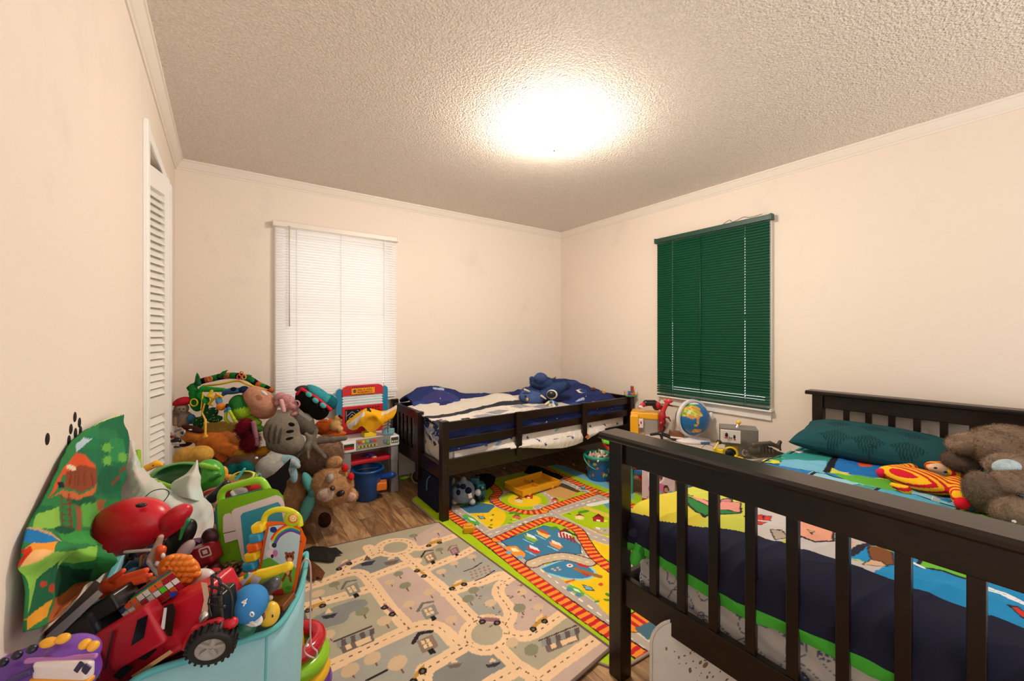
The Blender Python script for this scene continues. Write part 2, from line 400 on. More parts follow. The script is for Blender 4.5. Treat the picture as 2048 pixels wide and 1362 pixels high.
# ================================================================ THE ROOM
XL, XR, YB, HC = -.273, 3.217, 3.54, 2.44
def wallmat(name, c, bumps, scale, ev=.0):
    m = bpy.data.materials.new(name); m.use_nodes = True; nt = m.node_tree; b = nt.nodes['Principled BSDF']
    b.inputs['Roughness'].default_value = .85; b.inputs['Specular IOR Level'].default_value = .2
    tc = nt.nodes.new('ShaderNodeTexCoord')
    n = nt.nodes.new('ShaderNodeTexNoise'); n.inputs['Scale'].default_value = scale; n.inputs['Detail'].default_value = 5; n.inputs['Roughness'].default_value = .65
    nt.links.new(tc.outputs['Object'], n.inputs['Vector'])
    bp = nt.nodes.new('ShaderNodeBump'); bp.inputs['Strength'].default_value = bumps; bp.inputs['Distance'].default_value = .01
    nt.links.new(n.outputs[0], bp.inputs['Height']); nt.links.new(bp.outputs[0], b.inputs['Normal'])
    # faint scuffs with shapes of their own
    n2 = nt.nodes.new('ShaderNodeTexNoise'); n2.inputs['Scale'].default_value = 2.1; n2.inputs['Detail'].default_value = 8; n2.inputs['Roughness'].default_value = .7
    nt.links.new(tc.outputs['Object'], n2.inputs['Vector'])
    r = nt.nodes.new('ShaderNodeValToRGB'); e = r.color_ramp.elements; cc = hx(c)
    e[0].position = .30; e[0].color = (*[x*(.93 if ev else .97) for x in cc], 1); e[1].position = .42; e[1].color = (*cc, 1)
    nt.links.new(n2.outputs[0], r.inputs[0]); nt.links.new(r.outputs[0], b.inputs['Base Color']); return m
M_wall = wallmat('wall_paint', 'EBDDD0', .10, 60, 1)
M_ceil = wallmat('popcorn_ceiling', 'EFE5D8', 1.0, 70)
# popcorn: lumps
nt = M_ceil.node_tree; b = nt.nodes['Principled BSDF']
tc = nt.nodes.new('ShaderNodeTexCoord'); v1 = nt.nodes.new('ShaderNodeTexVoronoi'); v1.inputs['Scale'].default_value = 105; v1.feature = 'SMOOTH_F1'
nn = nt.nodes.new('ShaderNodeTexNoise'); nn.inputs['Scale'].default_value = 170; nn.inputs['Detail'].default_value = 3
mx = nt.nodes.new('ShaderNodeMath'); mx.operation = 'SUBTRACT'
nt.links.new(tc.outputs['Object'], v1.inputs['Vector']); nt.links.new(tc.outputs['Object'], nn.inputs['Vector'])
nt.links.new(nn.outputs[0], mx.inputs[0]); nt.links.new(v1.outputs[0], mx.inputs[1])
bp = nt.nodes.new('ShaderNodeBump'); bp.inputs['Strength'].default_value = .85; bp.inputs['Distance'].default_value = .013
nt.links.new(mx.outputs[0], bp.inputs['Height']); nt.links.new(bp.outputs[0], b.inputs['Normal'])
_r = nt.nodes.new('ShaderNodeMapRange'); _r.inputs[1].default_value = -.1; _r.inputs[2].default_value = .45; _r.inputs[3].default_value = .95; _r.inputs[4].default_value = 1.12
_v = nt.nodes.new('ShaderNodeVectorMath'); _v.operation = 'SCALE'; _v.inputs[0].default_value = hx('F4E8DC'); nt.links.new(mx.outputs[0], _r.inputs[0]); nt.links.new(_r.outputs[0], _v.inputs['Scale']); nt.links.new(_v.outputs[0], b.inputs['Base Color'])
M_trim = mat('EDE8E2', 's', .45)
M_white = mat('F2F0EE', 'p', .4)
# floor: laminate planks running along X-ish with dark grain
def floormat():
    m = bpy.data.materials.new('laminate_planks'); m.use_nodes = True; nt = m.node_tree; N = nt.nodes; L = nt.links; b = N['Principled BSDF']
    tc = N.new('ShaderNodeTexCoord'); mp = N.new('ShaderNodeMapping'); L.new(tc.outputs['Object'], mp.inputs[0]); mp.inputs['Rotation'].default_value = (0, 0, PI/2)
    br = N.new('ShaderNodeTexBrick'); br.inputs['Scale'].default_value = 1; br.inputs['Brick Width'].default_value = 1.2; br.inputs['Row Height'].default_value = .125
    br.inputs['Mortar Size'].default_value = .0012; br.inputs['Color1'].default_value = (0, 0, 0, 1); br.inputs['Color2'].default_value = (1, 1, 1, 1); br.inputs['Mortar'].default_value = (.4, .4, .4, 1)
    br.offset = .37; L.new(mp.outputs[0], br.inputs['Vector'])
    mp2 = N.new('ShaderNodeMapping'); mp2.inputs['Scale'].default_value = (10, 1.7, 1); L.new(tc.outputs['Object'], mp2.inputs[0])
    ad = N.new('ShaderNodeVectorMath'); ad.operation = 'ADD'; L.new(mp2.outputs[0], ad.inputs[0])
    sc_ = N.new('ShaderNodeVectorMath'); sc_.operation = 'SCALE'; sc_.inputs['Scale'].default_value = 9; L.new(br.outputs['Color'], sc_.inputs[0]); L.new(sc_.outputs[0], ad.inputs[1])
    n = N.new('ShaderNodeTexNoise'); n.inputs['Scale'].default_value = 1.6; n.inputs['Detail'].default_value = 8; n.inputs['Roughness'].default_value = .62; n.inputs['Distortion'].default_value = 1.6
    L.new(ad.outputs[0], n.inputs['Vector'])
    r = N.new('ShaderNodeValToRGB'); e = r.color_ramp.elements; e[0].position = .25; e[0].color = (*hx('5A3E28'), 1); e[1].position = .78; e[1].color = (*hx('CFA878'), 1)
    for p, c in ((.42, '86603E'), (.52, 'A27B52'), (.62, 'B8926A')): x = e.new(p); x.color = (*hx(c), 1)
    L.new(n.outputs[0], r.inputs[0])
    mr = N.new('ShaderNodeMapRange'); mr.inputs[3].default_value = .72; mr.inputs[4].default_value = 1.08; L.new(br.outputs['Color'], mr.inputs[0])
    mx = N.new('ShaderNodeVectorMath'); mx.operation = 'SCALE'; L.new(r.outputs[0], mx.inputs[0]); L.new(mr.outputs[0], mx.inputs['Scale'])
    m2 = N.new('ShaderNodeMix'); m2.data_type = 'RGBA'; m2.inputs['B'].default_value = (*hx('3A2414'), 1); L.new(mx.outputs[0], m2.inputs['A']); L.new(br.outputs['Fac'], m2.inputs['Factor'])
    L.new(m2.outputs['Result'], b.inputs['Base Color']); b.inputs['Roughness'].default_value = .38
    bp = N.new('ShaderNodeBump'); bp.inputs['Strength'].default_value = .15; bp.inputs['Distance'].default_value = .003; L.new(n.outputs[0], bp.inputs['Height']); L.new(bp.outputs[0], b.inputs['Normal'])
    return m
Y0 = -1.2
struct(MB().box((XL-.8, Y0, -.1), (XR+.12, YB+.12, 0)).build('floor', floormat()), 'brown wood laminate floor')
struct(MB().box((XL-.8, Y0, HC), (XR+.12, YB+.12, HC+.1)).build('ceiling', M_ceil), 'white popcorn ceiling')
# back wall with the window opening
W1 = (.335, 1.205, .80, 2.06)
mb = MB(); mb.box((XL-.8, YB, 0), (W1[0], YB+.12, HC)).box((W1[1], YB, 0), (XR+.12, YB+.12, HC)).box((W1[0], YB, 0), (W1[1], YB+.12, W1[2])).box((W1[0], YB, W1[3]), (W1[1], YB+.12, HC))
struct(mb.build('wall_back', M_wall), 'cream back wall')
W2 = (1.325, 2.17, .74, 2.05)
mb = MB(); mb.box((XR, Y0, 0), (XR+.12, W2[0], HC)).box((XR, W2[1], 0), (XR+.12, YB, HC)).box((XR, W2[0], 0), (XR+.12, W2[1], W2[2])).box((XR, W2[0], W2[3]), (XR+.12, W2[1], HC))
struct(mb.build('wall_right', M_wall), 'cream right wall')
# left wall with the closet opening
CL = (2.285, 3.12, 2.10)
mb = MB(); mb.box((XL-.12, Y0, 0), (XL, CL[0], HC)).box((XL-.12, CL[1], 0), (XL, YB, HC)).box((XL-.12, CL[0], CL[2]), (XL, CL[1], HC)).box((XL-.75, CL[0]-.3, 0), (XL-.8, CL[1]+.3, HC))
mb.box((XL-.8, CL[0]-.35, 0), (XL-.12, CL[0]-.3, HC)).box((XL-.8, CL[1]+.3, 0), (XL-.12, CL[1]+.35, HC))
struct(mb.build('wall_left', M_wall), 'cream left wall with the closet opening')
# crown moulding
def crown(name, axis, pos, a, b, sgn):
    prof = [(0, 0), (0, -.062), (.006, -.062), (.010, -.052), (.016, -.048), (.030, -.028), (.040, -.012), (.046, -.010), (.048, 0)]
    pts = [(pos+sgn*x, HC+z) for x, z in prof]; m = MB(); m.prism(pts, a, b, axis='y' if axis == 'y' else 'x')
    return struct(m.build(name, mat('EADFD3', 's', .5)), 'white crown moulding')
crown('trim_1', 'y', XL, Y0, YB, 1); crown('trim_2', 'x', YB, XL, XR, -1); crown('trim_3', 'y', XR, Y0, YB, -1)
for nm, a, b2 in (('baseboard_back', (XL, YB-.012, 0), (XR, YB, .085)), ('baseboard_right', (XR-.012, Y0, 0), (XR, YB-.012, .085)), ('baseboard_left', (XL, Y0, 0), (XL+.012, CL[0]-.07, .085))):
    struct(MB().box(a, b2, bev=.003).build(nm, M_trim), 'white baseboard')
# window 1 (behind the white blind) and window 2 (behind the green blind)
GL = bpy.data.materials.new('thin_glass'); GL.use_nodes = True; _n = GL.node_tree; _t = _n.nodes.new('ShaderNodeBsdfTransparent'); _g = _n.nodes.new('ShaderNodeBsdfGlossy'); _g.inputs['Roughness'].default_value = .02
_x = _n.nodes.new('ShaderNodeMixShader'); _x.inputs[0].default_value = .06; _n.links.new(_t.outputs[0], _x.inputs[1]); _n.links.new(_g.outputs[0], _x.inputs[2]); _n.links.new(_x.outputs[0], _n.nodes['Material Output'].inputs[0])
def window(name, W, axis, wallp, side, sillc=None):
    """axis 'y': back wall, 'x': right wall"""
    a, b, z0, z1 = W; t = thing(name, None, None); del_ = [k for k in ('label',) if k in t]; t['kind'] = 'structure'; t['label'] = 'double-hung white window'
    def bx(mb, p, q, d0, d1, za, zb, m=0, bev=.003):
        if axis == 'y': mb.box((p, wallp-d0, za), (q, wallp-d1, zb), m, bev=bev)
        else: mb.box((wallp-d0, p, za), (wallp-d1, q, zb), m, bev=bev)
    f = MB(); c = .03
    bx(f, a-c, a, .014, -.02, z0-.02, z1+c); bx(f, b, b+c, .014, -.02, z0-.02, z1+c); bx(f, a, b, .014, -.02, z1, z1+c)
    bx(f, a-c-.015, b+c+.015, .05, -.10, z0-.035, z0-.012); bx(f, a-c, b+c, .018, 0, z0-.10, z0-.035)
    f.build('window_frame', M_trim, t)
    zm = (z0+z1)/2; s = MB()
    for (d, za, zb) in ((-.085, zm-.02, z1), (-.055, z0-.012, zm+.02)):
        bx(s, a, a+.04, d, d-.03, za, zb); bx(s, b-.04, b, d, d-.03, za, zb); bx(s, a+.04, b-.04, d, d-.03, za, za+.04); bx(s, a+.04, b-.04, d, d-.03, zb-.04, zb)
    s.build('sash', M_white, t)
    for d, za, zb in ((-.10, zm+.02, z1-.04), (-.07, z0+.028, zm-.02)):
        g = MB(); bx(g, a+.04, b-.04, d, d-.003, za, zb, 0, 0); g.build('pane', GL, t)
    return t
window('window_1', W1, 'y', YB, -1); window('window_2', W2, 'x', XR, -1)
# blinds
def blind(name, label, axis, plane, a, b, ztop, zbot, slat, head, slope, cords, tilt, white):
    t = thing(name, label, 'blind', (0, 0, 0))
    def P(s_, d, z): return (s_, plane-d, z) if axis == 'y' else (plane-d, s_, z)
    def bx(mb, s0, s1, d0, d1, z0, z1, m=0, bev=0): mb.box(P(s0, d0, z0), P(s1, d1, z1), m, bev=bev)
    hd = MB(); bx(hd, a-.01, b+.01, .062, .022, ztop-.028, ztop+.012, bev=.004); bx(hd, a-.02, a-.005, .066, .018, ztop-.03, ztop+.015, bev=.003); bx(hd, b+.005, b+.02, .066, .018, ztop-.03, ztop+.015, bev=.003)
    hd.build('headrail', head, t)
    sl = MB(); n = int((ztop-.05-zbot)/.0207); rnd = random.Random(3)
    for i in range(n+1):
        z = ztop-.045-i*.0207; ta = tilt+rnd.uniform(-.04, .04)
        if not white and i in (n-9, n-6): ta = tilt+.4
        if not white and i > n-4: ta = tilt+.5
        k = 4; hw = .0125; top = []; bot = []; ca, sa = math.cos(ta), math.sin(ta); sg = slope*i/n
        br_ = [a, (a+b)/2, b]
        for c_ in cords[::2]: br_ += [c_-.0022, c_+.0022]
        br_ = sorted(br_); vs = []
        for e in br_:
            for q in range(k+1):
                x = -hw+2*hw*q/k; cr = .0042*(1-(x/hw)**2)
                vs.append(P(e, .042+x*ca-cr*sa, z+x*sa+cr*ca))
        fs = [(r*(k+1)+q, r*(k+1)+q+1, (r+1)*(k+1)+q+1, (r+1)*(k+1)+q) for r in range(len(br_)-1) for q in range(k) if not (br_[r+1]-br_[r] < .0065 and q in (1, 2))]
        sl.add(vs, fs, 0, True)
    sl.build('slats', slat, t)
    bt = MB(); bt.box(P(a, .052, zbot-.026), P(b, .032, zbot-.012), bev=.003); bt.build('bottom_rail', head, t)
    for c_ in cords:
        cm = MB(); cm.tube([P(c_, .057, ztop-.03), P(c_, .057, zbot-.015)], .0011, n=5); cm.tube([P(c_, .028, ztop-.03), P(c_, .028, zbot-.015)], .0011, n=5); cm.build('ladder_cord', mat('C9C4BC' if white else '1C5A45', 's'), t)
    return t, P
def slatmat(h, tr):
    m = bpy.data.materials.new('slat_'+h); m.use_nodes = True; nt = m.node_tree; b = nt.nodes['Principled BSDF']; b.inputs['Base Color'].default_value = (*hx(h), 1); b.inputs['Roughness'].default_value = .55; b.inputs['Specular IOR Level'].default_value = .15
    if tr:
        t = nt.nodes.new('ShaderNodeBsdfTranslucent'); t.inputs[0].default_value = (*hx(h), 1); mx = nt.nodes.new('ShaderNodeMixShader'); mx.inputs[0].default_value = tr
        nt.links.new(b.outputs[0], mx.inputs[1]); nt.links.new(t.outputs[0], mx.inputs[2]); nt.links.new(mx.outputs[0], nt.nodes['Material Output'].inputs[0])
    return m
tb, P = blind('window_blind', 'white mini blind closed over the back wall window', 'y', YB, .312, 1.228, 2.10, .72, slatmat('EEEBEA', .13), mat('E6DCD2', 'p', .4), 0, (.45, .77, 1.12), -.98, True)
wd = MB(); wd.tube([P(.40, .07, 2.08), P(.40, .072, 1.32)], .0045, n=6); wd.build('tilt_wand', mat('D9C6B4', 'p', .3), tb)
tb, P = blind('window_blind', 'dark green mini blind with bent lower slats over the right wall window', 'x', XR, 1.292, 2.212, 2.105, .745, slatmat('04432C', .0), mat('123F33', 'p', .45), 0, (1.46, 1.80, 2.06), -1.18, False)
wd = MB(); wd.tube([P(1.80, .062, 2.07), P(1.80, .063, .80)], .0028, n=6); wd.build('tilt_wand', mat('0A4634', 'p', .3), tb)
lc = MB(); lc.tube(smooth_path([P(1.62, .05, 2.12), P(1.57, .05, 2.14), P(1.55, .05, 2.12), P(1.50, .05, 2.13), P(1.46, .06, 2.135), P(1.42, .05, 2.125), P(1.34, .05, 2.13)], 5), .002, n=5)
lc.build('lift_cord', mat('20382F', 's'), tb)
# closet: casing and bifold louvred door
cs = MB(); cs.box((XL, CL[0]-.058, 0), (XL+.017, CL[0], CL[2]+.05), bev=.003).box((XL, CL[1], 0), (XL+.017, CL[1]+.058, CL[2]+.05), bev=.003).box((XL, CL[0], CL[2]), (XL+.012, CL[1], CL[2]+.05), bev=.003)
struct(cs.build('trim_4', mat('F6F5F4', 'p', .4)), 'white closet door casing')
dr = thing('door_1', 'white louvred bifold closet door', None, (0, 0, 0)); dr['kind'] = 'structure'
def louvre(p0, p1, name):
    p0 = Vector(p0); p1 = Vector(p1); w = (p1-p0).length; ang = math.atan2(p1.y-p0.y, p1.x-p0.x); M = Matrix.Translation((p0.x, p0.y, 0)) @ Matrix.Rotation(ang, 4, 'Z')
    st = MB(); T = .026
    st.box((0, 0, .02), (.045, T, 2.075), M=M, bev=.003).box((w-.045, 0, .02), (w, T, 2.075), M=M, bev=.003)
    st.box((.045, 0, 1.975), (w-.045, T, 2.075), M=M).box((.045, 0, .02), (w-.045, T, .16), M=M).box((.045, 0, .86), (w-.045, T, .95), M=M)
    st.box((.045, T-.003, .1), (w-.045, T, 2.0), M=M)
    fr_ = st.build(name, M_trim, dr)
    lv = MB()
    for a_, b_ in ((.17, .85), (.96, 1.965)):
        z = a_
        while z < b_:
            lv.add([(.045, .000, z), (w-.045, .000, z), (w-.045, .020, z+.034), (.045, .020, z+.034), (.045, .006, z), (w-.045, .006, z), (w-.045, .026, z+.034), (.045, .026, z+.034)],
                   [(0, 1, 2, 3), (7, 6, 5, 4), (0, 4, 5, 1), (3, 2, 6, 7)], 0, False, M); z += .036
    lv.build('louvres', M_trim, fr_)
louvre((-.345, 2.40, 0), (-.235, 2.77, 0), 'door_panel'); louvre((-.235, 2.785, 0), (-.31, 3.105, 0), 'door_panel')
# ceiling lamp
t = thing('ceiling_light', 'lit round flush-mount dome light on the ceiling', 'ceiling light', (LAMP[0], LAMP[1], HC))
pr_ = [(.0, -.118), (.02, -.117), (.06, -.112), (.10, -.100), (.135, -.080), (.158, -.055), (.168, -.028), (.170, -.010), (.166, -.001)]
dm = bpy.data.materials.new('lit_glass'); dm.use_nodes = True; nt = dm.node_tree; b = nt.nodes['Principled BSDF']; b.inputs['Emission Color'].default_value = (1, .895, .775, 1); b.inputs['Emission Strength'].default_value = 118
MB().lathe(pr_).build('glass_dome', dm, t)
MB().lathe([(0, 0), (.15, 0), (.15, -.012), (.14, -.016), (0, -.016)]).build('base_ring', M_white, t)
MB().lathe([(0, -.118), (.008, -.118), (.006, -.126), (.009, -.131), (.005, -.139), (0, -.141)]).build('finial', mat('8A6A48', 'm'), t)
# black round stickers on the left wall
st0 = None
for u, v in ((95, 878), (150, 834), (159, 845), (142, 858), (151, 866), (138, 881), (161, 862), (134, 905)):
    p = onX(u, v, XL+.0005)
    if st0 is None:
        m = MB(); m.lathe([(0, .0006), (.0105, .0006), (.0115, 0)], n=20, M=Matrix.Rotation(PI/2, 4, 'Y')); st0 = m.build('wall_dot', mat('15120F', 's'))
        o = st0
    else: o = st0.copy(); col.objects.link(o)
    o.location = p
    tag(o, {(95, 878): 'black round dot on left wall, standing apart from the cluster', (150, 834): 'black wall dot, topmost of the cluster above the printed cloth', (159, 845): 'black wall dot just right of and below the topmost one', (142, 858): 'black wall dot, upper one on the left side of the cluster', (151, 866): 'black wall dot in the middle of the cluster',
        (138, 881): 'black wall dot low on the left side of the cluster', (161, 862): 'black wall dot, furthest right of the cluster, half behind the cloth edge', (134, 905): 'black wall dot, lowest of the cluster at the cloth edge'}[(u, v)], 'wall dot', 'black dots on the left wall')
# small nail holes / marks on the walls
# ================================================================ RUGS
def rug(name, label, A, B, C, D, zt, rc, paint, bind, cell=.0026, bg='A6C413', amp=.0):
    """corners in order around; paint(draw, T) draws the print, T maps a floor point to rug coordinates"""
    A, B, C, D = [np.array(p, float) for p in (A, B, C, D)]
    W = (np.linalg.norm(B-A)+np.linalg.norm(C-D))/2; H = (np.linalg.norm(D-A)+np.linalg.norm(C-B))/2
    def T(x, y):
        s, t = .5, .5; p = np.array([x, y], float)
        for _ in range(4):
            q = A*(1-s)*(1-t)+B*s*(1-t)+C*s*t+D*(1-s)*t-p; ds = (B-A)*(1-t)+(C-D)*t; dt = (D-A)*(1-s)+(C-B)*s
            J = np.array([ds, dt]).T; e = np.linalg.solve(J, -q); s += e[0]; t += e[1]
        return (s*W, t*H)
    r = Ras(0, 0, W, H, cell, bg); paint(r, T)
    nx, ny = int(W/.0034), int(H/.0034); S, Tt = np.meshgrid(np.linspace(0, 1, nx), np.linspace(0, 1, ny))
    XY = A*((1-S)*(1-Tt))[..., None]+B*(S*(1-Tt))[..., None]+C*(S*Tt)[..., None]+D*((1-S)*Tt)[..., None]
    Z = zt+amp*np.sin(XY[..., 0]*5+1)*np.sin(XY[..., 1]*4)
    G = np.concatenate([XY, Z[..., None]], -1); cols = r.get(S*W, Tt*H)
    dx = np.minimum(S*W, (1-S)*W); dy = np.minimum(Tt*H, (1-Tt)*H)
    cols[(np.minimum(dx, dy) < .008)] = hx(bind)
    ins = ~((dx < rc) & (dy < rc) & (np.hypot(rc-dx, rc-dy) > rc))
    i = np.arange(nx*ny).reshape(ny, nx); Q = np.stack([i[:-1, :-1], i[:-1, 1:], i[1:, 1:], i[1:, :-1]], -1)
    k = ins[:-1, :-1] & ins[:-1, 1:] & ins[1:, 1:] & ins[1:, :-1]; Q = Q[k]
    me = npmesh(name, G.reshape(-1, 3), Q.reshape(-1, 4), cols.reshape(-1, 3))
    t = thing(name, label, 'rug', (0, 0, 0)); link('pile', me, mat('@', 'c'), t)
    # bound edge
    def cn(P, Q1, Q2):
        a = (Q1-P)/np.linalg.norm(Q1-P); b = (Q2-P)/np.linalg.norm(Q2-P); return [P+a*rc*(1-math.sin(th))+b*rc*(1-math.cos(th)) for th in np.linspace(0, PI/2, 6)]
    path = cn(A, D, B)[::1]+cn(B, A, C)+cn(C, B, D)+cn(D, C, A)
    path = [(p[0], p[1], zt-.0025) for p in path]
    MB().tube(path, .0048, n=8, closed=True).build('edge_binding', mat(bind, 'c'), t)
    return t
def paint_town(r, T):
    def g(x, y): p = fl(820+x/3.584, 920+y/3.584); return T(p[0], p[1])
    def P(l): return [g(*q) for q in l]
    def S(l, n=8): return smooth_path(P(l), n)
    L = 'A6C413'; Yl = 'F0C81C'; Bl = '3F7A9C'; RD = 'B7A99B'
    W, H = r.w*r.c, r.h*r.c
    # edge bands: blue water and track along the far long side
    r.poly([(W-.13, -.1), (W+.1, -.1), (W+.1, H+.1), (W-.13, H+.1)], '6FB4CC'); r.line(S([(1010, 52), (1240, 150), (1450, 232), (1600, 300)]), .03, 'A9C414')
    beach = [(470, 330), (600, 305), (680, 380), (680, 440), (620, 500), (540, 515), (450, 480), (400, 430), (330, 370)]
    r.poly(S(beach), Yl)
    r.poly(P([(330, 345), (480, 310), (620, 330), (560, 385), (420, 390)]), '3C6E8E')
    # roads
    def road(pts, w=.085, c=RD, dash=True):
        r.line(pts, w+.012, 'D9CFC2'); r.line(pts, w, c)
        if dash: r.line(pts, .007, 'F2EEE6', (.028, .03))
    def track(pts, w=.062):
        r.line(pts, w+.012, '2A2118'); r.line(pts, w, 'F2922C'); r.line(pts, w, 'C8232C', (.02, .02))
    c1 = g(820, 292)
    for rr, cc in ((.30, RD), (.215, L), (.0, L)):
        if rr: r.ell(c1[0], c1[1], rr*.82, rr*.82, cc)
    r.ell(*c1, .125, .125, Yl)
    ring = [(c1[0]+.21*math.cos(a), c1[1]+.21*math.sin(a)) for a in np.linspace(0, 2*PI, 60)]; r.line(ring, .007, 'F2EEE6', (.028, .03))
    c2 = g(1490, 640); r.ell(*c2, .26, .26, RD); r.ell(*c2, .175, .175, L); r.ell(*c2, .15, .15, Yl); ring = [(c2[0]+.217*math.cos(a), c2[1]+.217*math.sin(a)) for a in np.linspace(0, 2*PI, 60)]; r.line(ring, .007, 'F2EEE6', (.028, .03))
    # farm and village patches
    r.poly(P([(960, 215), (1080, 160), (1240, 225), (1120, 290), (1000, 260)]), 'C99A58'); r.poly(P([(1090, 170), (1240, 225), (1200, 240), (1060, 190)]), '4A4030')
    r.poly(P([(1240, 345), (1400, 300), (1460, 320), (1460, 400), (1390, 410)]), '9FC31C')
    r.poly(P([(1380, 320), (1500, 300), (1560, 350), (1450, 380)]), '5C9CC0'); r.line(P([(1240, 340), (1460, 420)]), .05, 'D8C24A')
    r.poly(P([(1600, 60), (1900, 150), (1900, 700), (1600, 500)]), '9CC41A')
    road(P([(170, 255), (430, 440), (560, 545), (840, 722), (1460, 1195), (1800, 1450)]))
    road(P([(560, 545), (1000, 395), (1400, 268), (1700, 170)])); road(P([(930, 345), (1110, 452), (1330, 560), (1420, 590)])); road(P([(1030, 120), (1330, 255), (1650, 380)]), .075)
    track(P([(60, 205), (270, 385), (430, 500), (620, 640), (840, 820), (1070, 1000), (1445, 1262), (1760, 1480)]))
    track(S([(575, 180), (630, 235), (600, 290), (700, 352), (830, 382), (955, 375)])); track(P([(978, 357), (1325, 243)]))
    track(P([(960, 60), (1240, 192), (1460, 275), (1700, 380)])); 
    # near lake and beach
    r.poly(S([(930, 790), (1100, 870), (1300, 990), (1390, 1095), (1480, 1120), (1500, 840), (1400, 770), (1290, 735)]), Yl)
    lake = [(650, 592), (960, 478), (1060, 500), (1150, 560), (1220, 620), (1225, 680), (1020, 690), (850, 735)]
    r.poly(P(lake), Bl); r.line(P(lake+lake[:1]), .008, '2C5C7A')
    lake2 = S([(935, 785), (1110, 725), (1240, 745), (1330, 820), (1260, 862), (1120, 858), (1000, 825)]); r.poly(lake2, '3F7FA6'); r.line(lake2, .014, '8CCBE0')
    br = S([(880, 752), (960, 722), (1110, 700), (1280, 742)]); r.line(br, .088, '5A3A48'); r.line(br, .07, 'C9B596'); r.line(br, .006, 'E8E0D0', (.02, .025))
    track(S([(625, 577), (950, 442), (1045, 442), (1190, 500), (1255, 590), (1330, 700), (1460, 800), (1560, 850)]))
    track(P([(1590, 1190), (1760, 1095), (1900, 1040)]), .09); r.poly(P([(1610, 1220), (1800, 1130), (1900, 1190), (1700, 1300)]), '4A6E7E')
    # boats, cars, houses, trees
    for (x, y, c, c2_) in ((870, 560, 'E8E8E0', '7FB23C'), (1050, 610, 'F0DCC0', 'D98A4A'), (890, 645, 'E9E9E9', 'C83230'), (960, 530, 'C8502C', 'E9C060')):
        r.poly(P([(x-55, y-20), (x+50, y+20), (x+20, y+40), (x-40, y+10)]), c2_); r.poly(P([(x-35, y-30), (x+25, y-5), (x+40, y+18), (x-30, y-5)]), c); r.line(P([(x-60, y+15), (x+10, y+48)]), .008, '9AD0E6')
    r.poly(P([(1195, 775), (1290, 835), (1270, 845), (1190, 800)]), 'C42830'); r.poly(P([(1200, 745), (1280, 770), (1275, 785), (1200, 765)]), 'C42830')
    r.line(P([(1190, 790), (1360, 845)]), .03, '9C6A38'); r.ell(*g(1145, 765), .017, .017, 'E8E4DC'); r.ell(*g(1145, 765), .008, .008, 'C42830'); [r.ell(*g(x, y), .009, .006, 'D8A890') for x, y in ((1020, 790), (1040, 800), (1060, 782), (1075, 796))]; r.poly(P([(1110, 880), (1180, 862), (1190, 872), (1120, 895)]), 'D8602C')
    r.poly(P([(1232, 900), (1300, 920), (1328, 950), (1260, 945)]), '3C4858'); r.poly(P([(1245, 908), (1295, 923), (1315, 942), (1262, 936)]), '7EB6C8')
    r.poly(P([(480, 405), (530, 412), (545, 432), (500, 430)]), '3C4858'); r.poly(P([(492, 410), (525, 415), (533, 428), (505, 425)]), '7EB6C8')
    for x, y in ((1190, 950), (440, 440)):
        r.poly(P([(x-70, y-30), (x-40, y-45), (x+20, y-20), (x+60, y+20), (x+50, y+40), (x-10, y+15)]), '5BB23A'); r.poly(P([(x-25, y-25), (x+15, y-10), (x+35, y+10), (x-5, y-2)]), 'DCEBE6'); r.ell(*g(x-45, y-12), .016, .016, '5C86A0'); r.ell(*g(x+18, y+28), .016, .016, '5C86A0')
    r.poly(P([(670, 630), (760, 625), (830, 680), (820, 705), (740, 690)]), 'F0922C'); r.poly(P([(720, 640), (760, 640), (790, 665), (740, 665)]), 'F6E6B8'); r.ell(*g(710, 672), .018, .018, '6FA4C0'); r.ell(*g(790, 705), .018, .018, '6FA4C0')
    for x, y, s, c in ((765, 422, 30, 'D86A50'), (1350, 433, 42, '9C2424'), (1215, 420, 32, 'E8D690'), (1040, 300, 26, 'D86A50'), (850, 270, 32, 'C8382C'), (780, 300, 30, 'E9D6A0'), (1110, 545, 50, 'E9E0D0')):
        r.poly(P([(x-s, y-s*.3), (x, y-s*.9), (x+s, y-s*.2), (x+s*.9, y+s*.5), (x-s*.9, y+s*.3)]), c); r.poly(P([(x-s*1.1, y-s*.3), (x, y-s), (x+s*1.15, y-s*.2), (x, y-s*.5)]), '8C2A22' if c != '9C2424' else '6E1414'); r.poly(P([(x-s*.3, y), (x+s*.3, y+.1*s), (x+.3*s, y+.4*s), (x-.3*s, y+.3*s)]), 'F2E8D4')
    for i in range(5): r.line(P([(1075+i*24, 522+i*10), (1085+i*24, 560+i*10)]), .012, '9C2430')
    r.line(P([(1110, 515), (1195, 550)]), .018, '1F4A28')
    rnd = random.Random(5)
    for i in range(46):
        x, y = rnd.choice([(rnd.uniform(660, 900), rnd.uniform(395, 470)), (rnd.uniform(1080, 1440), rnd.uniform(380, 520)), (rnd.uniform(1180, 1420), rnd.uniform(200, 240)), (rnd.uniform(700, 1000), rnd.uniform(205, 260)), (rnd.uniform(450, 640), rnd.uniform(400, 500)), (rnd.uniform(1330, 1440), rnd.uniform(860, 1060))])
        c = rnd.choice(['4E8A2A', '7AA426', 'D84A38', 'E9E2D2', '8C5A2C', 'E9A030', '3C6E28', 'F4DC50']); q = g(x, y); r.ell(*q, rnd.uniform(.008, .02), rnd.uniform(.006, .012), c, rnd.uniform(0, 180))
    for x, y in ((735, 385), (775, 393), (1230, 380), (1260, 375), (1030, 495)): r.ell(*g(x, y), .03, .018, '4E8A2A')
    for x, y in ((1310, 500), (1350, 520), (1390, 540)): r.line(P([(x, y), (x-60, y-22)]), .008, 'C98A2C')
    r.line(P([(1290, 330), (1430, 300)]), .05, 'E6E6E6')
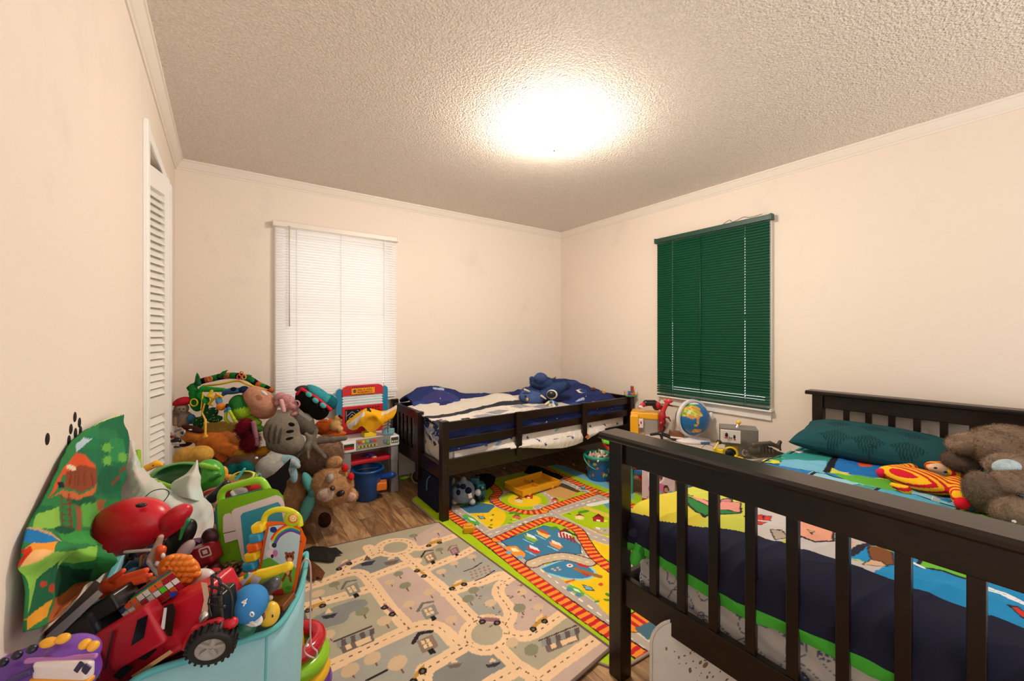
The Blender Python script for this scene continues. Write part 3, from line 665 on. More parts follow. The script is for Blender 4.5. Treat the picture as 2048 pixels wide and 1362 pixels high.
    r.line([(.02, .02), (.02, H-.02)], .05, 'B0CC16')
rug('play_rug', 'bright green play rug with roads, red railway tracks and lakes', (1.165, 1.0), (2.66, .90), (2.64, 2.94), (1.15, 3.0), .007, .10, paint_town, '9E8C80')
def paint_grey(r, T):
    def g(x, y): p = fl(600+x/2.926, 1040+y/2.926, .012); return T(p[0], p[1])
    def P(l): return [g(*q) for q in l]
    def S(l, n=8): return smooth_path(P(l), n)
    PK, BG, LK, OL = 'BDA498', 'A09C92', '83837F', 'A89F88'
    r.poly(P([(610, 130), (840, 5), (905, 92), (800, 140), (700, 168)]), PK)
    r.poly(P([(430, 345), (680, 245), (860, 430), (1040, 612), (965, 720), (900, 700), (830, 640), (740, 612), (640, 640), (540, 500)]), PK)
    r.poly(P([(1250, 325), (1545, 530), (1440, 610), (1330, 675), (1195, 660), (1235, 560), (1160, 440), (1170, 385)]), PK)
    r.poly(P([(1860, 740), (1745, 680), (1400, 930), (1500, 1100), (1700, 1000)]), PK)
    r.poly(P([(725, 292), (1000, 172), (1250, 325), (1170, 380), (1060, 370), (865, 428)]), BG)
    r.poly(P([(885, 440), (1060, 380), (1165, 390), (1160, 445), (1215, 510), (1230, 580), (1190, 625), (1040, 605)]), BG)
    r.poly(P([(170, 865), (640, 645), (750, 618), (830, 642), (950, 745), (740, 865), (700, 1100), (100, 1100)]), BG)
    r.poly(S([(265, 300), (275, 262), (330, 240), (470, 212), (590, 205), (622, 240), (520, 280), (410, 325), (360, 300)]), LK)
    r.poly(S([(40, 600), (180, 520), (320, 472), (385, 470), (390, 500), (300, 545), (260, 600), (100, 645)]), LK)
    r.poly(S([(740, 1000), (820, 842), (960, 765), (1060, 790), (1170, 760), (1245, 850), (1140, 1000)]), LK)
    RD, DS = 'E6C29B', '6E4C38'
    def road(pts):
        r.line(pts, .062, RD)
    roads = [S([(-60, 432), (0, 410), (140, 362), (250, 322), (330, 308), (375, 325), (435, 392), (530, 520), (640, 640)]), P([(-40, 525), (0, 515), (170, 470), (440, 395)]),
        S([(245, 325), (268, 275), (330, 245), (460, 195), (500, 175)]), P([(400, 160), (425, 205)]), S([(640, 160), (720, 165), (800, 130), (900, 95)]), P([(590, 195), (700, 290), (870, 430), (1040, 610)]),
        P([(415, 335), (600, 265), (680, 240)]), P([(715, 300), (800, 262), (940, 208), (1020, 165)]), P([(860, 430), (1060, 365), (1180, 320)]), S([(1260, 325), (1180, 375), (1160, 430), (1210, 500), (1232, 560), (1190, 630)]),
        S([(1195, 665), (1330, 680), (1440, 620), (1560, 535)]), S([(60, 910), (170, 860), (400, 750), (640, 640), (750, 615), (830, 640), (900, 710), (950, 742), (1010, 720)]), S([(950, 750), (820, 825), (740, 880), (715, 1000)]),
        P([(1150, 740), (1260, 850), (1420, 950)]), P([(1750, 685), (1550, 820), (1440, 900), (1360, 960)]), P([(1280, 870), (1180, 920), (1100, 970)])]
    c1, c2 = g(560, 160), g(1095, 665)
    for p in roads: road(p)
    for c, R_ in ((c1, .118), (c2, .118)): r.ell(*c, R_, R_, RD)
    for p in roads: r.line(p, .0045, DS, (.016, .018))
    for c, R_ in ((c1, .118), (c2, .118)):
        r.line([(c[0]+.092*math.cos(a), c[1]+.092*math.sin(a)) for a in np.linspace(0, 2*PI, 40)], .0045, DS, (.016, .018)); r.ell(*c, .066, .066, OL)
    def car(x, y, dx, dy, c, s=1):
        """car at x,y; dx,dy = half its length along the road"""
        nx, ny = .35*dx*0, -18*s
        r.poly(P([(x-dx, y-dy), (x-dx*.9+nx, y-dy*.9+ny*.7), (x-dx*.4, y-dy*.4+ny), (x+dx*.9, y+dy*.9+ny), (x+dx, y+dy)]), c)
        r.poly(P([(x-dx*.5, y-dy*.5+ny), (x-dx*.3, y-dy*.3+ny*1.8), (x+dx*.4, y+dy*.4+ny*1.8), (x+dx*.5, y+dy*.5+ny)]), 'E2B98E')
        for k in (-.7, .7): r.ell(*g(x+dx*k, y+dy*k+3), .016, .016, '1C1512'); r.ell(*g(x+dx*k, y+dy*k+3), .007, .007, '6A5A52')
    MV, YE = '8E6672', 'B88A3A'
    car(258, 270, 42, -22, MV); car(785, 140, 45, -13, YE); car(705, 312, 30, 22, YE); car(925, 388, 50, -18, YE); car(90, 515, 60, -20, YE, 1.3)
    car(518, 530, 32, 28, MV, 1.3); car(1110, 598, 62, 4, MV, 1.4); car(1398, 615, 48, -34, YE, 1.6); car(690, 915, 40, -45, YE, 1.8)
    def tree(x, y, c, s=1):
        s *= .8; r.line(P([(x, y), (x+16*s, y+28*s)]), .006, '7A4A3C'); r.ell(*g(x-5*s, y-8*s), .030*s**.5, .026*s**.5, c, 20)
    GN, CR = '83836A', 'CBAE8C'
    for x, y, c, s in ((668, 100, GN, 1), (805, 75, CR, .9), (820, 180, GN, .8), (1010, 222, CR, 1), (905, 260, CR, .9), (580, 322, GN, .9), (620, 392, GN, 1.2), (530, 370, CR, .9), (760, 430, CR, 1.2), (830, 310, CR, 1.1), (205, 385, GN, 1), (110, 440, CR, 1.4), (370, 545, GN, 1.4), (500, 600, CR, 1.5), (170, 680, CR, 1.2), (1020, 420, GN, 1.2), (990, 470, GN, 1.3), (1120, 495, CR, 1.2), (890, 590, CR, 1.1), (1290, 525, GN, 1.4), (1300, 430, CR, 1.3), (1400, 515, CR, .9), (1360, 770, GN, 1.4), (640, 500, CR, 1), (430, 820, CR, 1.5), (580, 850, CR, 2), (300, 890, CR, 1.6), (1245, 725, CR, 1.1)): tree(x, y, c, s)
    def house(x, y, s, roof, wall, win):
        r.poly(P([(x-38*s, y-2*s), (x+28*s, y-32*s), (x+52*s, y+18*s), (x-12*s, y+48*s)]), wall); r.line(P([(x-50*s, y+4*s), (x-26*s, y-34*s), (x+24*s, y-42*s)]), .012*s, roof)
        for a, b in ((-22, -2), (-2, -10), (-12, 14), (8, 6)): r.poly(P([(x+a*s, y+b*s), (x+(a+16)*s, y+(b-5)*s), (x+(a+22)*s, y+(b+9)*s), (x+(a+6)*s, y+(b+14)*s)]), win)
        r.poly(P([(x+8*s, y+34*s), (x+30*s, y+24*s), (x+44*s, y+42*s), (x+20*s, y+54*s)]), '1C1713')
    house(755, 215, .9, '2A221E', '857260', 'E2BE96'); house(735, 715, 1.45, '2A221E', '857260', 'E2BE96'); house(300, 400, 1.1, '6A6660', '85857C', 'E2BE96'); house(750, 530, 1.2, '6A6660', '85857C', 'E2BE96'); house(900, 178, .7, '7A5560', '8A6470', 'B08A88')
    def shop(x, y, s):
        r.poly(P([(x-90*s, y+20*s), (x+90*s, y-48*s), (x+100*s, y+14*s), (x-60*s, y+78*s)]), '6E5F5A')
        for i in range(8):
            a = x-95*s+i*24*s; b = y+18*s-i*9*s; r.poly(P([(a, b), (a+24*s, b-9*s), (a+30*s, b+22*s), (a+6*s, b+32*s)]), '5E4E4E' if i % 2 else '8C8C86')
        r.poly(P([(x-50*s, y+36*s), (x-22*s, y+26*s), (x-14*s, y+50*s), (x-40*s, y+58*s)]), 'E2BE96'); r.poly(P([(x, y+18*s), (x+80*s, y-12*s), (x+88*s, y+10*s), (x+14*s, y+42*s)]), 'E2BE96')
        r.line(P([(x-105*s, y+16*s), (x+85*s, y-62*s)]), .008, '4A3A38')
    shop(320, 695, 1.15); shop(1520, 690, 1.15)
    for (x, y) in ((395, 250), (535, 245), (170, 560), (905, 850), (1130, 845)):
        r.poly(P([(x-45, y+5), (x+48, y-14), (x+25, y+14), (x-28, y+22)]), '34303C' if x in (395, 170, 1130) else '6E5A50'); r.poly(P([(x-25, y-8), (x-5, y-42), (x+22, y-18)]), 'E2BE96' if x != 395 else '5E5248')
    for pth in ([(960, 302), (1010, 285), (1065, 250)], [(1025, 358), (1080, 335), (1138, 298)], [(385, 942), (440, 915), (508, 880)]): r.line(P(pth), .008, '241C1A')
    for i in range(5):
        for j in range(3): r.poly(P([(990+i*26+j*6, 305-i*9+j*16), (1002+i*26+j*6, 301-i*9+j*16), (1006+i*26+j*6, 309-i*9+j*16), (994+i*26+j*6, 313-i*9+j*16)]), '9C6E5C')
    rnd = random.Random(9)
    for i in range(40): q = g(rnd.uniform(1040, 1480), rnd.uniform(330, 640)); r.ell(*q, rnd.uniform(.002, .012), rnd.uniform(.002, .008), '7E675A', rnd.uniform(0, 180))
rug('play_rug', 'muted grey beige play rug with cream roads and small houses', (.33, .985), (1.255, 1.085), (1.163, 2.48), (.262, 2.60), .0135, .01, paint_grey, '6E5A50', bg='A89F88')
# ================================================================ BEDS
WD = mat('1A0C07', 'w'); WD2 = mat('30201A', 'w')
def bar(parent, name, a, b, bev=.003, m=None): return MB().box(a, b, bev=bev).build(name, m or WD, parent)
# ---- far bed: along the back wall
X1, X2, YF, YR = 1.185, 3.19, 2.475, 3.50
fb = thing('low_bunk_bed', 'dark brown wooden guard-railed bed along the back wall', 'bed', (0, 0, 0))
p = .052
for (x, y, z1) in ((X1, YF, .675), (X2-p, YF, .665), (X1, YR-p, .70), (X2-p, YR-p, .70), (X1-.005, 2.885, .675)):
    bar(fb, 'post', (x, y, 0 if y != 2.885 else .17), (x+p, y+p, z1))
for z0, z1 in ((.600, .662), (.487, .545)): bar(fb, 'guard_rail', (X1+p, YF+.026, z0), (X2-p, YF+.048, z1)); bar(fb, 'guard_rail', (X1+p, YR-.05, z0), (X2-p, YR-.03, z1))
bar(fb, 'side_rail', (X1+p, YF+.012, .30), (X2-p, YF+.036, .41)); bar(fb, 'side_rail', (X1+p, YR-.04, .30), (X2-p, YR-.016, .41))
for x in (1.80, 2.50): bar(fb, 'rail_upright', (x, YF-.002, .345), (x+.052, YF+.022, .672))
bar(fb, 'end_rail', (X1+.012, YF+p, .27), (X1+.04, YR-p, .37)); bar(fb, 'end_rail', (X1+.01, 2.937, .61), (X1+.036, YR-p, .675)); bar(fb, 'end_rail', (X2-.036, YF+p, .30), (X2-.012, YR-p, .67))
for y in (2.985, 3.075, 3.165, 3.255, 3.345): bar(fb, 'end_slat', (X1+.015, y, .37), (X1+.032, y+.04, .61), .002)
bl = MB(); [bl.box((X1+.06+i*.16, YF+.04, .325), (X1+.13+i*.16, YR-.05, .34)) for i in range(12)]; bl.build('slat_base', mat('A88858', 's'), fb)
for x, y, z in ((X1+.026, YF, .38), (X1+.026, YF, .33), (1.826, YF-.002, .64), (1.826, YF-.002, .52), (1.826, YF-.002, .38), (2.526, YF-.002, .64), (2.526, YF-.002, .52), (2.526, YF-.002, .38)): MB().ball((x, y, z), (.005, .002, .005), n=8).build('bolt', mat('5A4A40', 'm'), fb)
mt = thing('mattress', 'mattress in a white star-print sheet inside the dark bunk bed', 'mattress', (0, 0, 0))
def sheet_col(V, seed, icons, bg, n=90, rr=(.008, .016)):
    rnd = random.Random(seed); C = np.tile(np.array(hx(bg)), (len(V), 1)); lo, hi = V.min(0), V.max(0)
    for i in range(n):
        c = np.array([rnd.uniform(lo[k], hi[k]) for k in range(3)]); r0 = rnd.uniform(*rr); d = np.linalg.norm((V-c)*np.array([1, .25 if V.shape else 1, 1]), axis=1)
        C[d < r0] = hx(rnd.choice(icons))
    return C
def rbox_mesh(name, a, b, seg, rd, colf, wr=.004, seed=1, parent=None, kind='c', sag=None):
    """a padded cuboid with slightly creased faces"""
    a = np.array(a); b = np.array(b); c = (a+b)/2; h = (b-a)/2; Vs = []; Qs = []; off = 0
    for axn in range(3):
        o1, o2 = [(1, 2), (2, 0), (0, 1)][axn]
        n1, n2 = max(2, int(2*h[o1]/seg)), max(2, int(2*h[o2]/seg))
        for s_ in (-1, 1):
            A_, B_ = np.meshgrid(np.linspace(-1, 1, n1+1), np.linspace(-1, 1, n2+1)); Pn = np.zeros((n2+1, n1+1, 3)); Pn[..., o1] = A_*h[o1]; Pn[..., o2] = B_*h[o2]; Pn[..., axn] = s_*h[axn]
            inner = np.clip(Pn, -(h-rd), h-rd); dlt = Pn-inner; L = np.linalg.norm(dlt, axis=-1, keepdims=True)+1e-9; Nn = dlt/L; Pn = inner+Nn*rd
            q = Pn+c; W = 0
            rng = np.random.RandomState(seed)
            for k_ in range(4): kk = rng.randn(3)*np.array([14, 9, 26])*(1+.6*k_); W = W+np.abs(np.sin((q*kk).sum(-1)+rng.rand()*6))*.6**k_
            q = q+Nn*((W-1)*wr)[..., None]
            i = np.arange((n1+1)*(n2+1)).reshape(n2+1, n1+1); Q = np.stack([i[:-1, :-1], i[:-1, 1:], i[1:, 1:], i[1:, :-1]], -1).reshape(-1, 4)
            if s_ < 0: Q = Q[:, ::-1]
            Qs.append(Q+off); Vs.append(q.reshape(-1, 3)); off += q.shape[0]*q.shape[1]
    V = np.concatenate(Vs); Q = np.concatenate(Qs)
    if sag: V = sag(V)
    return link(name, npmesh(name, V, Q, colf(V)), mat('@', kind), parent)
def face_icons(V, bg, axis, icons):
    """icons: (s, z, draw list) painted on the sides by nearest distance"""
    C = np.tile(np.array(hx(bg)), (len(V), 1)); return C
def starsheet(V):
    C = np.tile(np.array(hx('DDD3CB')), (len(V), 1)); rnd = random.Random(4)
    s = V[:, 0]+V[:, 1]*.9
    for i in range(70):
        a, z = rnd.uniform(3.6, 6.4), rnd.uniform(.33, .55); kind = rnd.random(); dx, dz = s-a, V[:, 2]-z
        if kind < .62:
            rr = np.hypot(dx, dz); th = np.arctan2(dz, dx); C[rr < .011*(1+.45*np.cos(5*th))] = hx('2A3A66')
        elif kind < .8: C[(dx/.035)**2+((dz-.4*dx)/.012)**2 < 1] = hx('8FB4C8')
        elif kind < .9: C[(dx/.02)**2+(dz/.022)**2 < 1] = hx('D9773C'); C[(dx/.01)**2+((dz-.01)/.01)**2 < 1] = hx('7A3A2C')
        else: C[(dx/.022)**2+((dz+.3*dx)/.008)**2 < 1] = hx('3C4A7C'); C[((dx-.01)/.009)**2+(dz/.006)**2 < 1] = hx('E0A838')
    return C
def sagm(V):
    # the sheet hangs over the rail near the second upright
    m = np.exp(-((V[:, 0]-2.42)/.30)**2)*np.clip((.46-V[:, 2])/.1, 0, 1)*(V[:, 1] < YF+.12)
    V = V.copy(); V[:, 2] -= m*.0; return V
rbox_mesh('fitted_sheet', (X1+.062, YF+.065, .345), (X2-.06, YR-.07, .555), .0075, .035, starsheet, .006, 3, mt)
# the loose part of the sheet hanging out under the lower guard rail
def hangcol(G):
    V = G.reshape(-1, 3); return starsheet(V).reshape(G.shape)
hx_ = (1.30, 1.6, 1.82, 1.97, 2.12, 2.3, 2.46, 2.6, 2.74, 2.9, 3.08)
rows = [[(x, YF+.060, .50) for x in hx_], [(x, YF+.052, .44) for x in hx_], [(x, YF+.030+.02*(abs(x-2.28) > .5), .428) for x in hx_], [(x, YF+(.000 if abs(x-2.28) < .5 else .05), z) for x, z in zip(hx_, (.40, .40, .41, .405, .385, .38, .385, .395, .405, .40, .40))],
        [(x, YF+(.003 if abs(x-2.28) < .5 else .05), z) for x, z in zip(hx_, (.39, .39, .398, .375, .345, .325, .335, .365, .398, .39, .39))]]
G = net(rows, 60, 12); link('loose_sheet', gridmesh('loose_sheet', G, hangcol(G), .002, .003, 3, 14), mat('@', 'c'), mt)
# navy space comforter: top with heaps, hanging lip along the front
def space_col(S, T, W, H, seed=2):
    r = Ras(0, 0, W, H, .004, '222D5E'); rnd = random.Random(seed)
    for i in range(16): r.ell(rnd.uniform(0, W), rnd.uniform(0, H), rnd.uniform(.05, .2), rnd.uniform(.03, .08), rnd.choice(['35366C', '2C427C', '284A84', '1B2450']), rnd.uniform(-30, 30))
    for i in range(120): a, b = rnd.uniform(0, W), rnd.uniform(0, H); r.ell(a, b, .004, .004, 'DFE3F0')
    for i in range(7): a, b = rnd.uniform(0, W), rnd.uniform(0, H); r.ell(a, b, .05, .05, 'E3D6C6'); r.ell(a+.022, b+.008, .042, .042, '2C427C')
    for i in range(9):
        a, b = rnd.uniform(0, W), rnd.uniform(0, H)
        for k in range(3): r.ell(a+k*.03, b+.006*(k == 1), .024, .016, '9DAAC4')
    return r.get(S*W, T*H)
def sheetgrid(nm, rows, nu, nv, colf, W, H, thick, wr, parent, kind='c', seed=1, ws=9):
    G = net(rows, nu, nv)
    ls = np.concatenate([[0], np.cumsum(np.linalg.norm(np.diff(G, axis=1), axis=-1).mean(0))]); lt = np.concatenate([[0], np.cumsum(np.linalg.norm(np.diff(G, axis=0), axis=-1).mean(1))])
    S, T_ = np.meshgrid(ls/ls[-1], lt/lt[-1])
    return link(nm, gridmesh(nm, G, colf(S, T_, W, H), thick, wr, seed, ws), mat('@', kind), parent)
xs = (1.25, 1.5, 1.8, 2.1, 2.4, 2.7, 2.95, 3.1)
def rw(y, zs, dx=0): return [(x+dx, y if not isinstance(y, (list, tuple)) else y[i], z) for i, (x, z) in enumerate(zip(xs, zs))]
cf = thing('comforter', 'navy space-print comforter bunched on the far bed', 'comforter', (0, 0, 0))
rows = [rw(YR-.075, (.66, .74, .66, .65, .64, .66, .68, .66)), rw(YR-.16, (.72, .79, .70, .66, .645, .72, .74, .70)), rw(YR-.30, (.70, .735, .665, .645, .63, .75, .765, .70)), rw(3.05, (.62, .64, .625, .62, .62, .735, .75, .69)),
        rw(2.86, (.61, .615, .61, .61, .61, .70, .715, .67)), rw(2.70, (.60, .605, .60, .60, .60, .655, .67, .64)), rw(2.575, (.575, .58, .585, .59, .59, .60, .61, .60)), rw(2.546, (.53, .53, .535, .55, .56, .565, .575, .57)), rw(2.536, (.45, .455, .475, .50, .515, .53, .545, .545))]
sheetgrid('cover', rows, 48, 22, space_col, 1.9, 1.2, .022, .014, cf, seed=5)
# comforter end hanging through the open corner at the foot end
rows = [[(1.30, y, .60) for y in (2.56, 2.70, 2.84, 2.92)], [(1.252, y, .595) for y in (2.56, 2.70, 2.84, 2.92)], [(1.232, 2.56, .53), (1.236, 2.70, .52), (1.238, 2.84, .545), (1.24, 2.92, .56)], [(1.236, 2.56, .47), (1.24, 2.70, .455), (1.244, 2.84, .49), (1.25, 2.92, .54)]]
sheetgrid('hanging_corner', rows, 20, 14, lambda S, T_, W, H: space_col(S, T_, W, H, 8), .4, .2, .014, .008, cf, seed=6)
# white blanket with charcoal stripe and grey patches on top
def blanket_col(S, T_, W, H):
    r = Ras(0, 0, W, H, .003, 'CFC6BC')
    r.line(smooth_path([(.0, .40), (.25, .42), (.55, .33), (.8, .40), (1.05, .36), (1.15, .42)], 8), .085, '2C2E36')
    r.poly([(-.01, .50), (.08, .52), (.07, .60), (-.01, .62)], '2C2E36'); r.poly([(.20, .57), (.27, .56), (.28, .66), (.2, .66)], '2C2E36')
    for a, b in ((.45, .50), (.72, .46), (.30, .55), (.9, .52)): r.poly([(a, b), (a+.14, b-.02), (a+.2, b+.06), (a+.05, b+.09)], '8C8C94')
    rnd = random.Random(3)
    for i in range(26): a, b = rnd.uniform(.1, W-.1), rnd.uniform(.42, H-.05); r.line([(a, b), (a+.008, b+.018)], .004, '3A3C44')
    r.line([(0, .02), (W, .02)], .03, 'D6CCC4')
    return r.get(S*W, T_*H)
bk = thing('blanket', 'white blanket with charcoal stripe lying over the navy comforter', 'blanket', (0, 0, 0))
xb = (1.215, 1.4, 1.6, 1.8, 2.0, 2.2, 2.35, 2.5)
def rb(y, zs): return [(x, y, z) for x, z in zip(xb, zs)]
rows = [rb(3.18, (.665, .69, .68, .68, .685, .67, .66, .65)), rb(3.05, (.665, .672, .665, .67, .72, .68, .655, .645)), rb(2.9, (.64, .65, .645, .655, .70, .67, .65, .64)), rb(2.76, (.635, .64, .64, .65, .655, .65, .64, .635)), rb(2.62, (.615, .625, .63, .635, .64, .635, .63, .625)), rb(2.56, (.575, .60, .605, .615, .62, .62, .615, .61))]
sheetgrid('throw', rows, 40, 22, blanket_col, 1.3, .66, .010, .006, bk, seed=11, ws=5)
# ---- near bed
A1, A2, B1, B2 = 1.165, 3.175, -.06, 1.02
nb = thing('twin_bed', 'dark brown wooden slatted bed in the right foreground', 'bed', (0, 0, 0))
q = .058
for x in (A1, A2-q):
    for y in (B1, B2-q): bar(nb, 'post', (x, y, 0), (x+q, y+q, .872), .004)
for x, nm in ((A1, 'footboard_cap'), (A2-q, 'headboard_cap')):
    c = MB(); prof = [(-.022, 0), (-.026, .006), (-.026, .016), (-.018, .024), (q+.018, .024), (q+.026, .016), (q+.026, .006), (q+.022, 0)]
    c.prism([(x+a, .872+b) for a, b in prof], B1-.03, B2+.03, axis='y'); c.build(nm, WD, nb)
for x in (A1, A2-q):
    bar(nb, 'top_panel', (x+.016, B1+q, .789), (x+q-.016, B2-q, .872)); bar(nb, 'bottom_rail', (x+.016, B1+q, .28), (x+q-.016, B2-q, .378))
    yy = []
    if x == A1:
        for u in ((1298, 1313), (1353, 1370), (1416, 1435), (1489, 1510), (1571, 1596), (1670, 1698), (1788, 1823), (1932, 1974)):
            yy.append((onX(u[0], 900, x+.02)[1], onX(u[1], 900, x+.02)[1]))
    else:
        for u in ((1686, 1698), (1730, 1743), (1776, 1790), (1826, 1841), (1879, 1896), (1938, 1954)): yy.append((onX(u[0], 900, x+.02)[1], onX(u[1], 900, x+.02)[1]))
        yy += [(.20, .235), (.08, .115)]
    for y0, y1 in yy: bar(nb, 'slat', (x+.02, y1, .378), (x+q-.02, y0, .789), .002)
for y in (B1+.012, B2-.036): bar(nb, 'side_rail', (A1+q, y, .262), (A2-q, y+.024, .365))
bl = MB(); [bl.box((A1+.07+i*.16, B1+.04, .275), (A1+.14+i*.16, B2-.05, .29)) for i in range(12)]; bl.build('slat_base', mat('A88858', 's'), nb)
[MB().ball((A1, B2-.03, z), (.002, .005, .005), n=8).build('bolt', mat('4A3A32', 'm'), nb) for z in (.345, .295)]
mt2 = thing('mattress', 'mattress in a white sheet printed with blue gamepad outlines', 'mattress', (0, 0, 0))
def pads(V):
    C = np.tile(np.array(hx('DCD9DA')), (len(V), 1)); ln = hx('5D6E94')
    s = V[:, 1]+V[:, 0]; z = V[:, 2]; rnd = random.Random(2)
    for i in range(36):
        for j in range(2):
            a = .9+i*.125+j*.06; c = .34+j*.115+rnd.uniform(-.02, .02); th = rnd.choice([-.6, .5, .2, -1.1]); ca, sa = math.cos(th), math.sin(th)
            x = (s-a)*ca+(z-c)*sa; y = (z-c)*ca-(s-a)*sa; sc_ = .075; x, y = x/sc_, y/sc_
            def ring(cx, cy, rx, ry, w=.06):
                d = np.sqrt(((x-cx)/rx)**2+((y-cy)/ry)**2); return np.abs(d-1) < w/min(rx, ry)
            body = np.minimum(np.minimum(((x)/.62)**2+((y-.12)/.32)**2, ((x-.55)/.24)**2+((y+.12)/.5)**2), ((x+.55)/.24)**2+((y+.12)/.5)**2)
            msk = (np.abs(body-1) < .13) | ring(-.2, -.02, .13, .13, .035) | ring(.2, -.02, .13, .13, .035) | ring(-.2, -.02, .06, .06, .03) | ring(.2, -.02, .06, .06, .03)
            for bx, by in ((.5, .28), (.6, .18), (.4, .18), (.5, .08), (-.5, .28), (-.6, .18), (-.4, .18), (-.5, .08)): msk |= ((x-bx)**2+(y-by)**2) < .0035
            C[msk] = ln
    return C
rbox_mesh('fitted_sheet', (A1+.075, B1+.065, .292), (A2-.07, B2-.065, .505), .0042, .04, pads, .004, 8, mt2)
# comic comforter: u runs along the bed width (Y), v along the bed length (X)
class Shift:
    def __init__(s, r, dy): s.r, s.dy = r, dy
    def poly(s, p, c): s.r.poly([(a, b+s.dy if b > 0 else b) for a, b in p], c)
    def line(s, p, w, c, dash=None): s.r.line([(a, b+s.dy) for a, b in p], w, c, dash)
    def ell(s, x, y, rx, ry, c, a=0): s.r.ell(x, y+s.dy, rx, ry, c, a)
def comic(S, T_, W, H):
    """pattern in metres: x across the bed from the far side, y from the foot end fold upward"""
    r = Ras(0, 0, W, H, .003, '2E8CA8'); K = '23232F'
    def gp(u, v, X=None):  # photo pixel on the top surface -> pattern coordinates
        p = fl(u, v, .575); return (B2-.045-p[1], p[0]-1.145)
    def P(l): return [gp(*q_) for q_ in l]
    rnd = random.Random(12)
    cols = ['2F93B8', '3AA0A0', '1F78B8', '7FB83A', 'C9C94E', '2A8A5A', '4FA8C8', '1A5C9C', '3C9C8C', '88BFD0']
    cell = .23
    for i in range(6):
        for j in range(11):
            x0, y0 = i*cell, j*cell; r.poly([(x0, y0), (x0+cell, y0), (x0+cell, y0+cell), (x0, y0+cell)], cols[(i*7+j*3) % len(cols)])
            for k in range(7):
                a, b = x0+rnd.uniform(.02, cell-.02), y0+rnd.uniform(.02, cell-.02); c = rnd.choice(cols+['E9E4DC', 'D84A2C', 'E9C83A', '1E2A30'])
                w_ = rnd.uniform(.015, .06); pts = [(a+w_*rnd.uniform(.5, 1)*math.cos(t), b+w_*rnd.uniform(.5, 1)*math.sin(t)) for t in np.linspace(0, 2*PI, 7)[:-1]]
                r.poly([(a+(x-a)*1.12, b+(y-b)*1.12) for x, y in pts], '1E2A30'); r.poly(pts, c)
    for i in range(7): r.line([(i*cell, 0), (i*cell+.02, H)], .012, K)
    for j in range(12): r.line([(0, j*cell), (W, j*cell+.01)], .012, K)
    def h(l): return [gp(1200+a/2.61, 840+b/2.61) for a, b in l]
    def k4(l): return [gp(1650+a/3.76, 1000+b/3.76) for a, b in l]
    def op(pts, c, w_=.006): r.poly(pts, c); r.line(pts+pts[:1], w_, K)
    r.poly([(-.1, -.1), (.40, -.1), (.42, .75), (-.1, .62)], 'B9BC4A'); r.poly([(.40, -.1), (.74, -.1), (.70, .5), (.42, .5)], 'BDB6B4'); r.poly([(.64, -.1), (W+.1, -.1), (W+.1, .7), (.70, .6)], '1F86BE')
    r.poly([(-.1, .1), (.22, .1), (.47, .20), (.50, .42), (.46, .62), (.25, .72), (-.1, .60)], 'B9BC4A'); r.poly([(-.1, .1), (.24, .13), (.22, .34), (.10, .40), (-.1, .36)], 'C8B83C')
    r.line([(-.1, .62), (.12, .62), (.26, .73), (.47, .64)], .03, K)
    op(h([(450, 480), (500, 550), (560, 600), (640, 590), (745, 585), (745, 560), (640, 545), (560, 500), (500, 470)]), '2A743A', .01)
    op(h([(450, 462), (520, 500), (600, 548), (745, 580), (745, 522), (700, 512), (690, 485), (640, 488), (640, 520), (580, 510), (520, 478)]), 'CF8A7E', .006)
    op(h([(640, 485), (640, 512), (700, 516), (700, 490), (680, 480), (660, 478)]), 'B87478', .007)
    for q_ in ([(455, 432), (470, 428), (480, 440), (462, 446)], [(475, 450), (500, 446), (498, 456), (474, 460)], [(450, 455), (462, 452), (460, 462), (448, 462)]): op(h(q_), '2E8A4A', .003)
    r.poly(h([(615, 385), (760, 405), (740, 418), (612, 432)]), '2A86C0'); r.poly(h([(815, 440), (970, 475), (960, 500), (870, 508), (820, 480)]), '3A9AC0'); r.poly(h([(860, 450), (940, 478), (900, 505), (850, 470)]), 'C87A6A'); r.line(h([(800, 560), (870, 510), (970, 500)]), .014, K)
    r.poly(h([(810, 560), (870, 512), (970, 500), (1230, 560), (1230, 770), (1030, 720), (950, 760), (800, 690), (770, 620)]), 'BDB6B4'); r.line(h([(770, 430), (830, 530), (780, 620)]), .02, K)
    op(h([(885, 545), (930, 530), (975, 550), (970, 585), (920, 580)]), '4A4030', .006); r.poly(h([(905, 548), (935, 542), (925, 562)]), 'D8AC2A')
    for q_ in ([(820, 600), (860, 598), (862, 628), (822, 628)], [(866, 600), (902, 606), (900, 632), (864, 628)], [(808, 640), (885, 644), (860, 668), (806, 662)]): op(h(q_), 'C8382C', .003)
    op(h([(1035, 515), (1110, 538), (1125, 575), (1100, 610), (1040, 590)]), 'D08C7A', .008); op(h([(1035, 628), (1130, 640), (1225, 665), (1225, 760), (1130, 760), (1040, 735)]), 'D8987E', .008); op(h([(1090, 690), (1130, 700), (1110, 730)]), 'C8A060', .003)
    op(h([(900, 690), (960, 700), (1000, 740), (930, 740)]), 'A89888', .004)
    r.poly(k4([(190, 240), (460, 335), (300, 520), (190, 560)]), 'B8AFA8'); op(k4([(200, 330), (250, 335), (300, 350), (330, 400), (375, 430), (320, 465), (260, 430), (230, 400)]), 'C8341E', .004); r.poly(k4([(180, 420), (225, 500), (190, 560), (160, 520)]), 'D8947A')
    r.poly(k4([(500, 330), (560, 330), (1600, 600), (1700, 1150), (1230, 960), (900, 740), (520, 690), (190, 640), (190, 590), (330, 500)]), '1F86BE'); r.line(k4([(510, 340), (380, 470), (200, 590)]), .022, K)
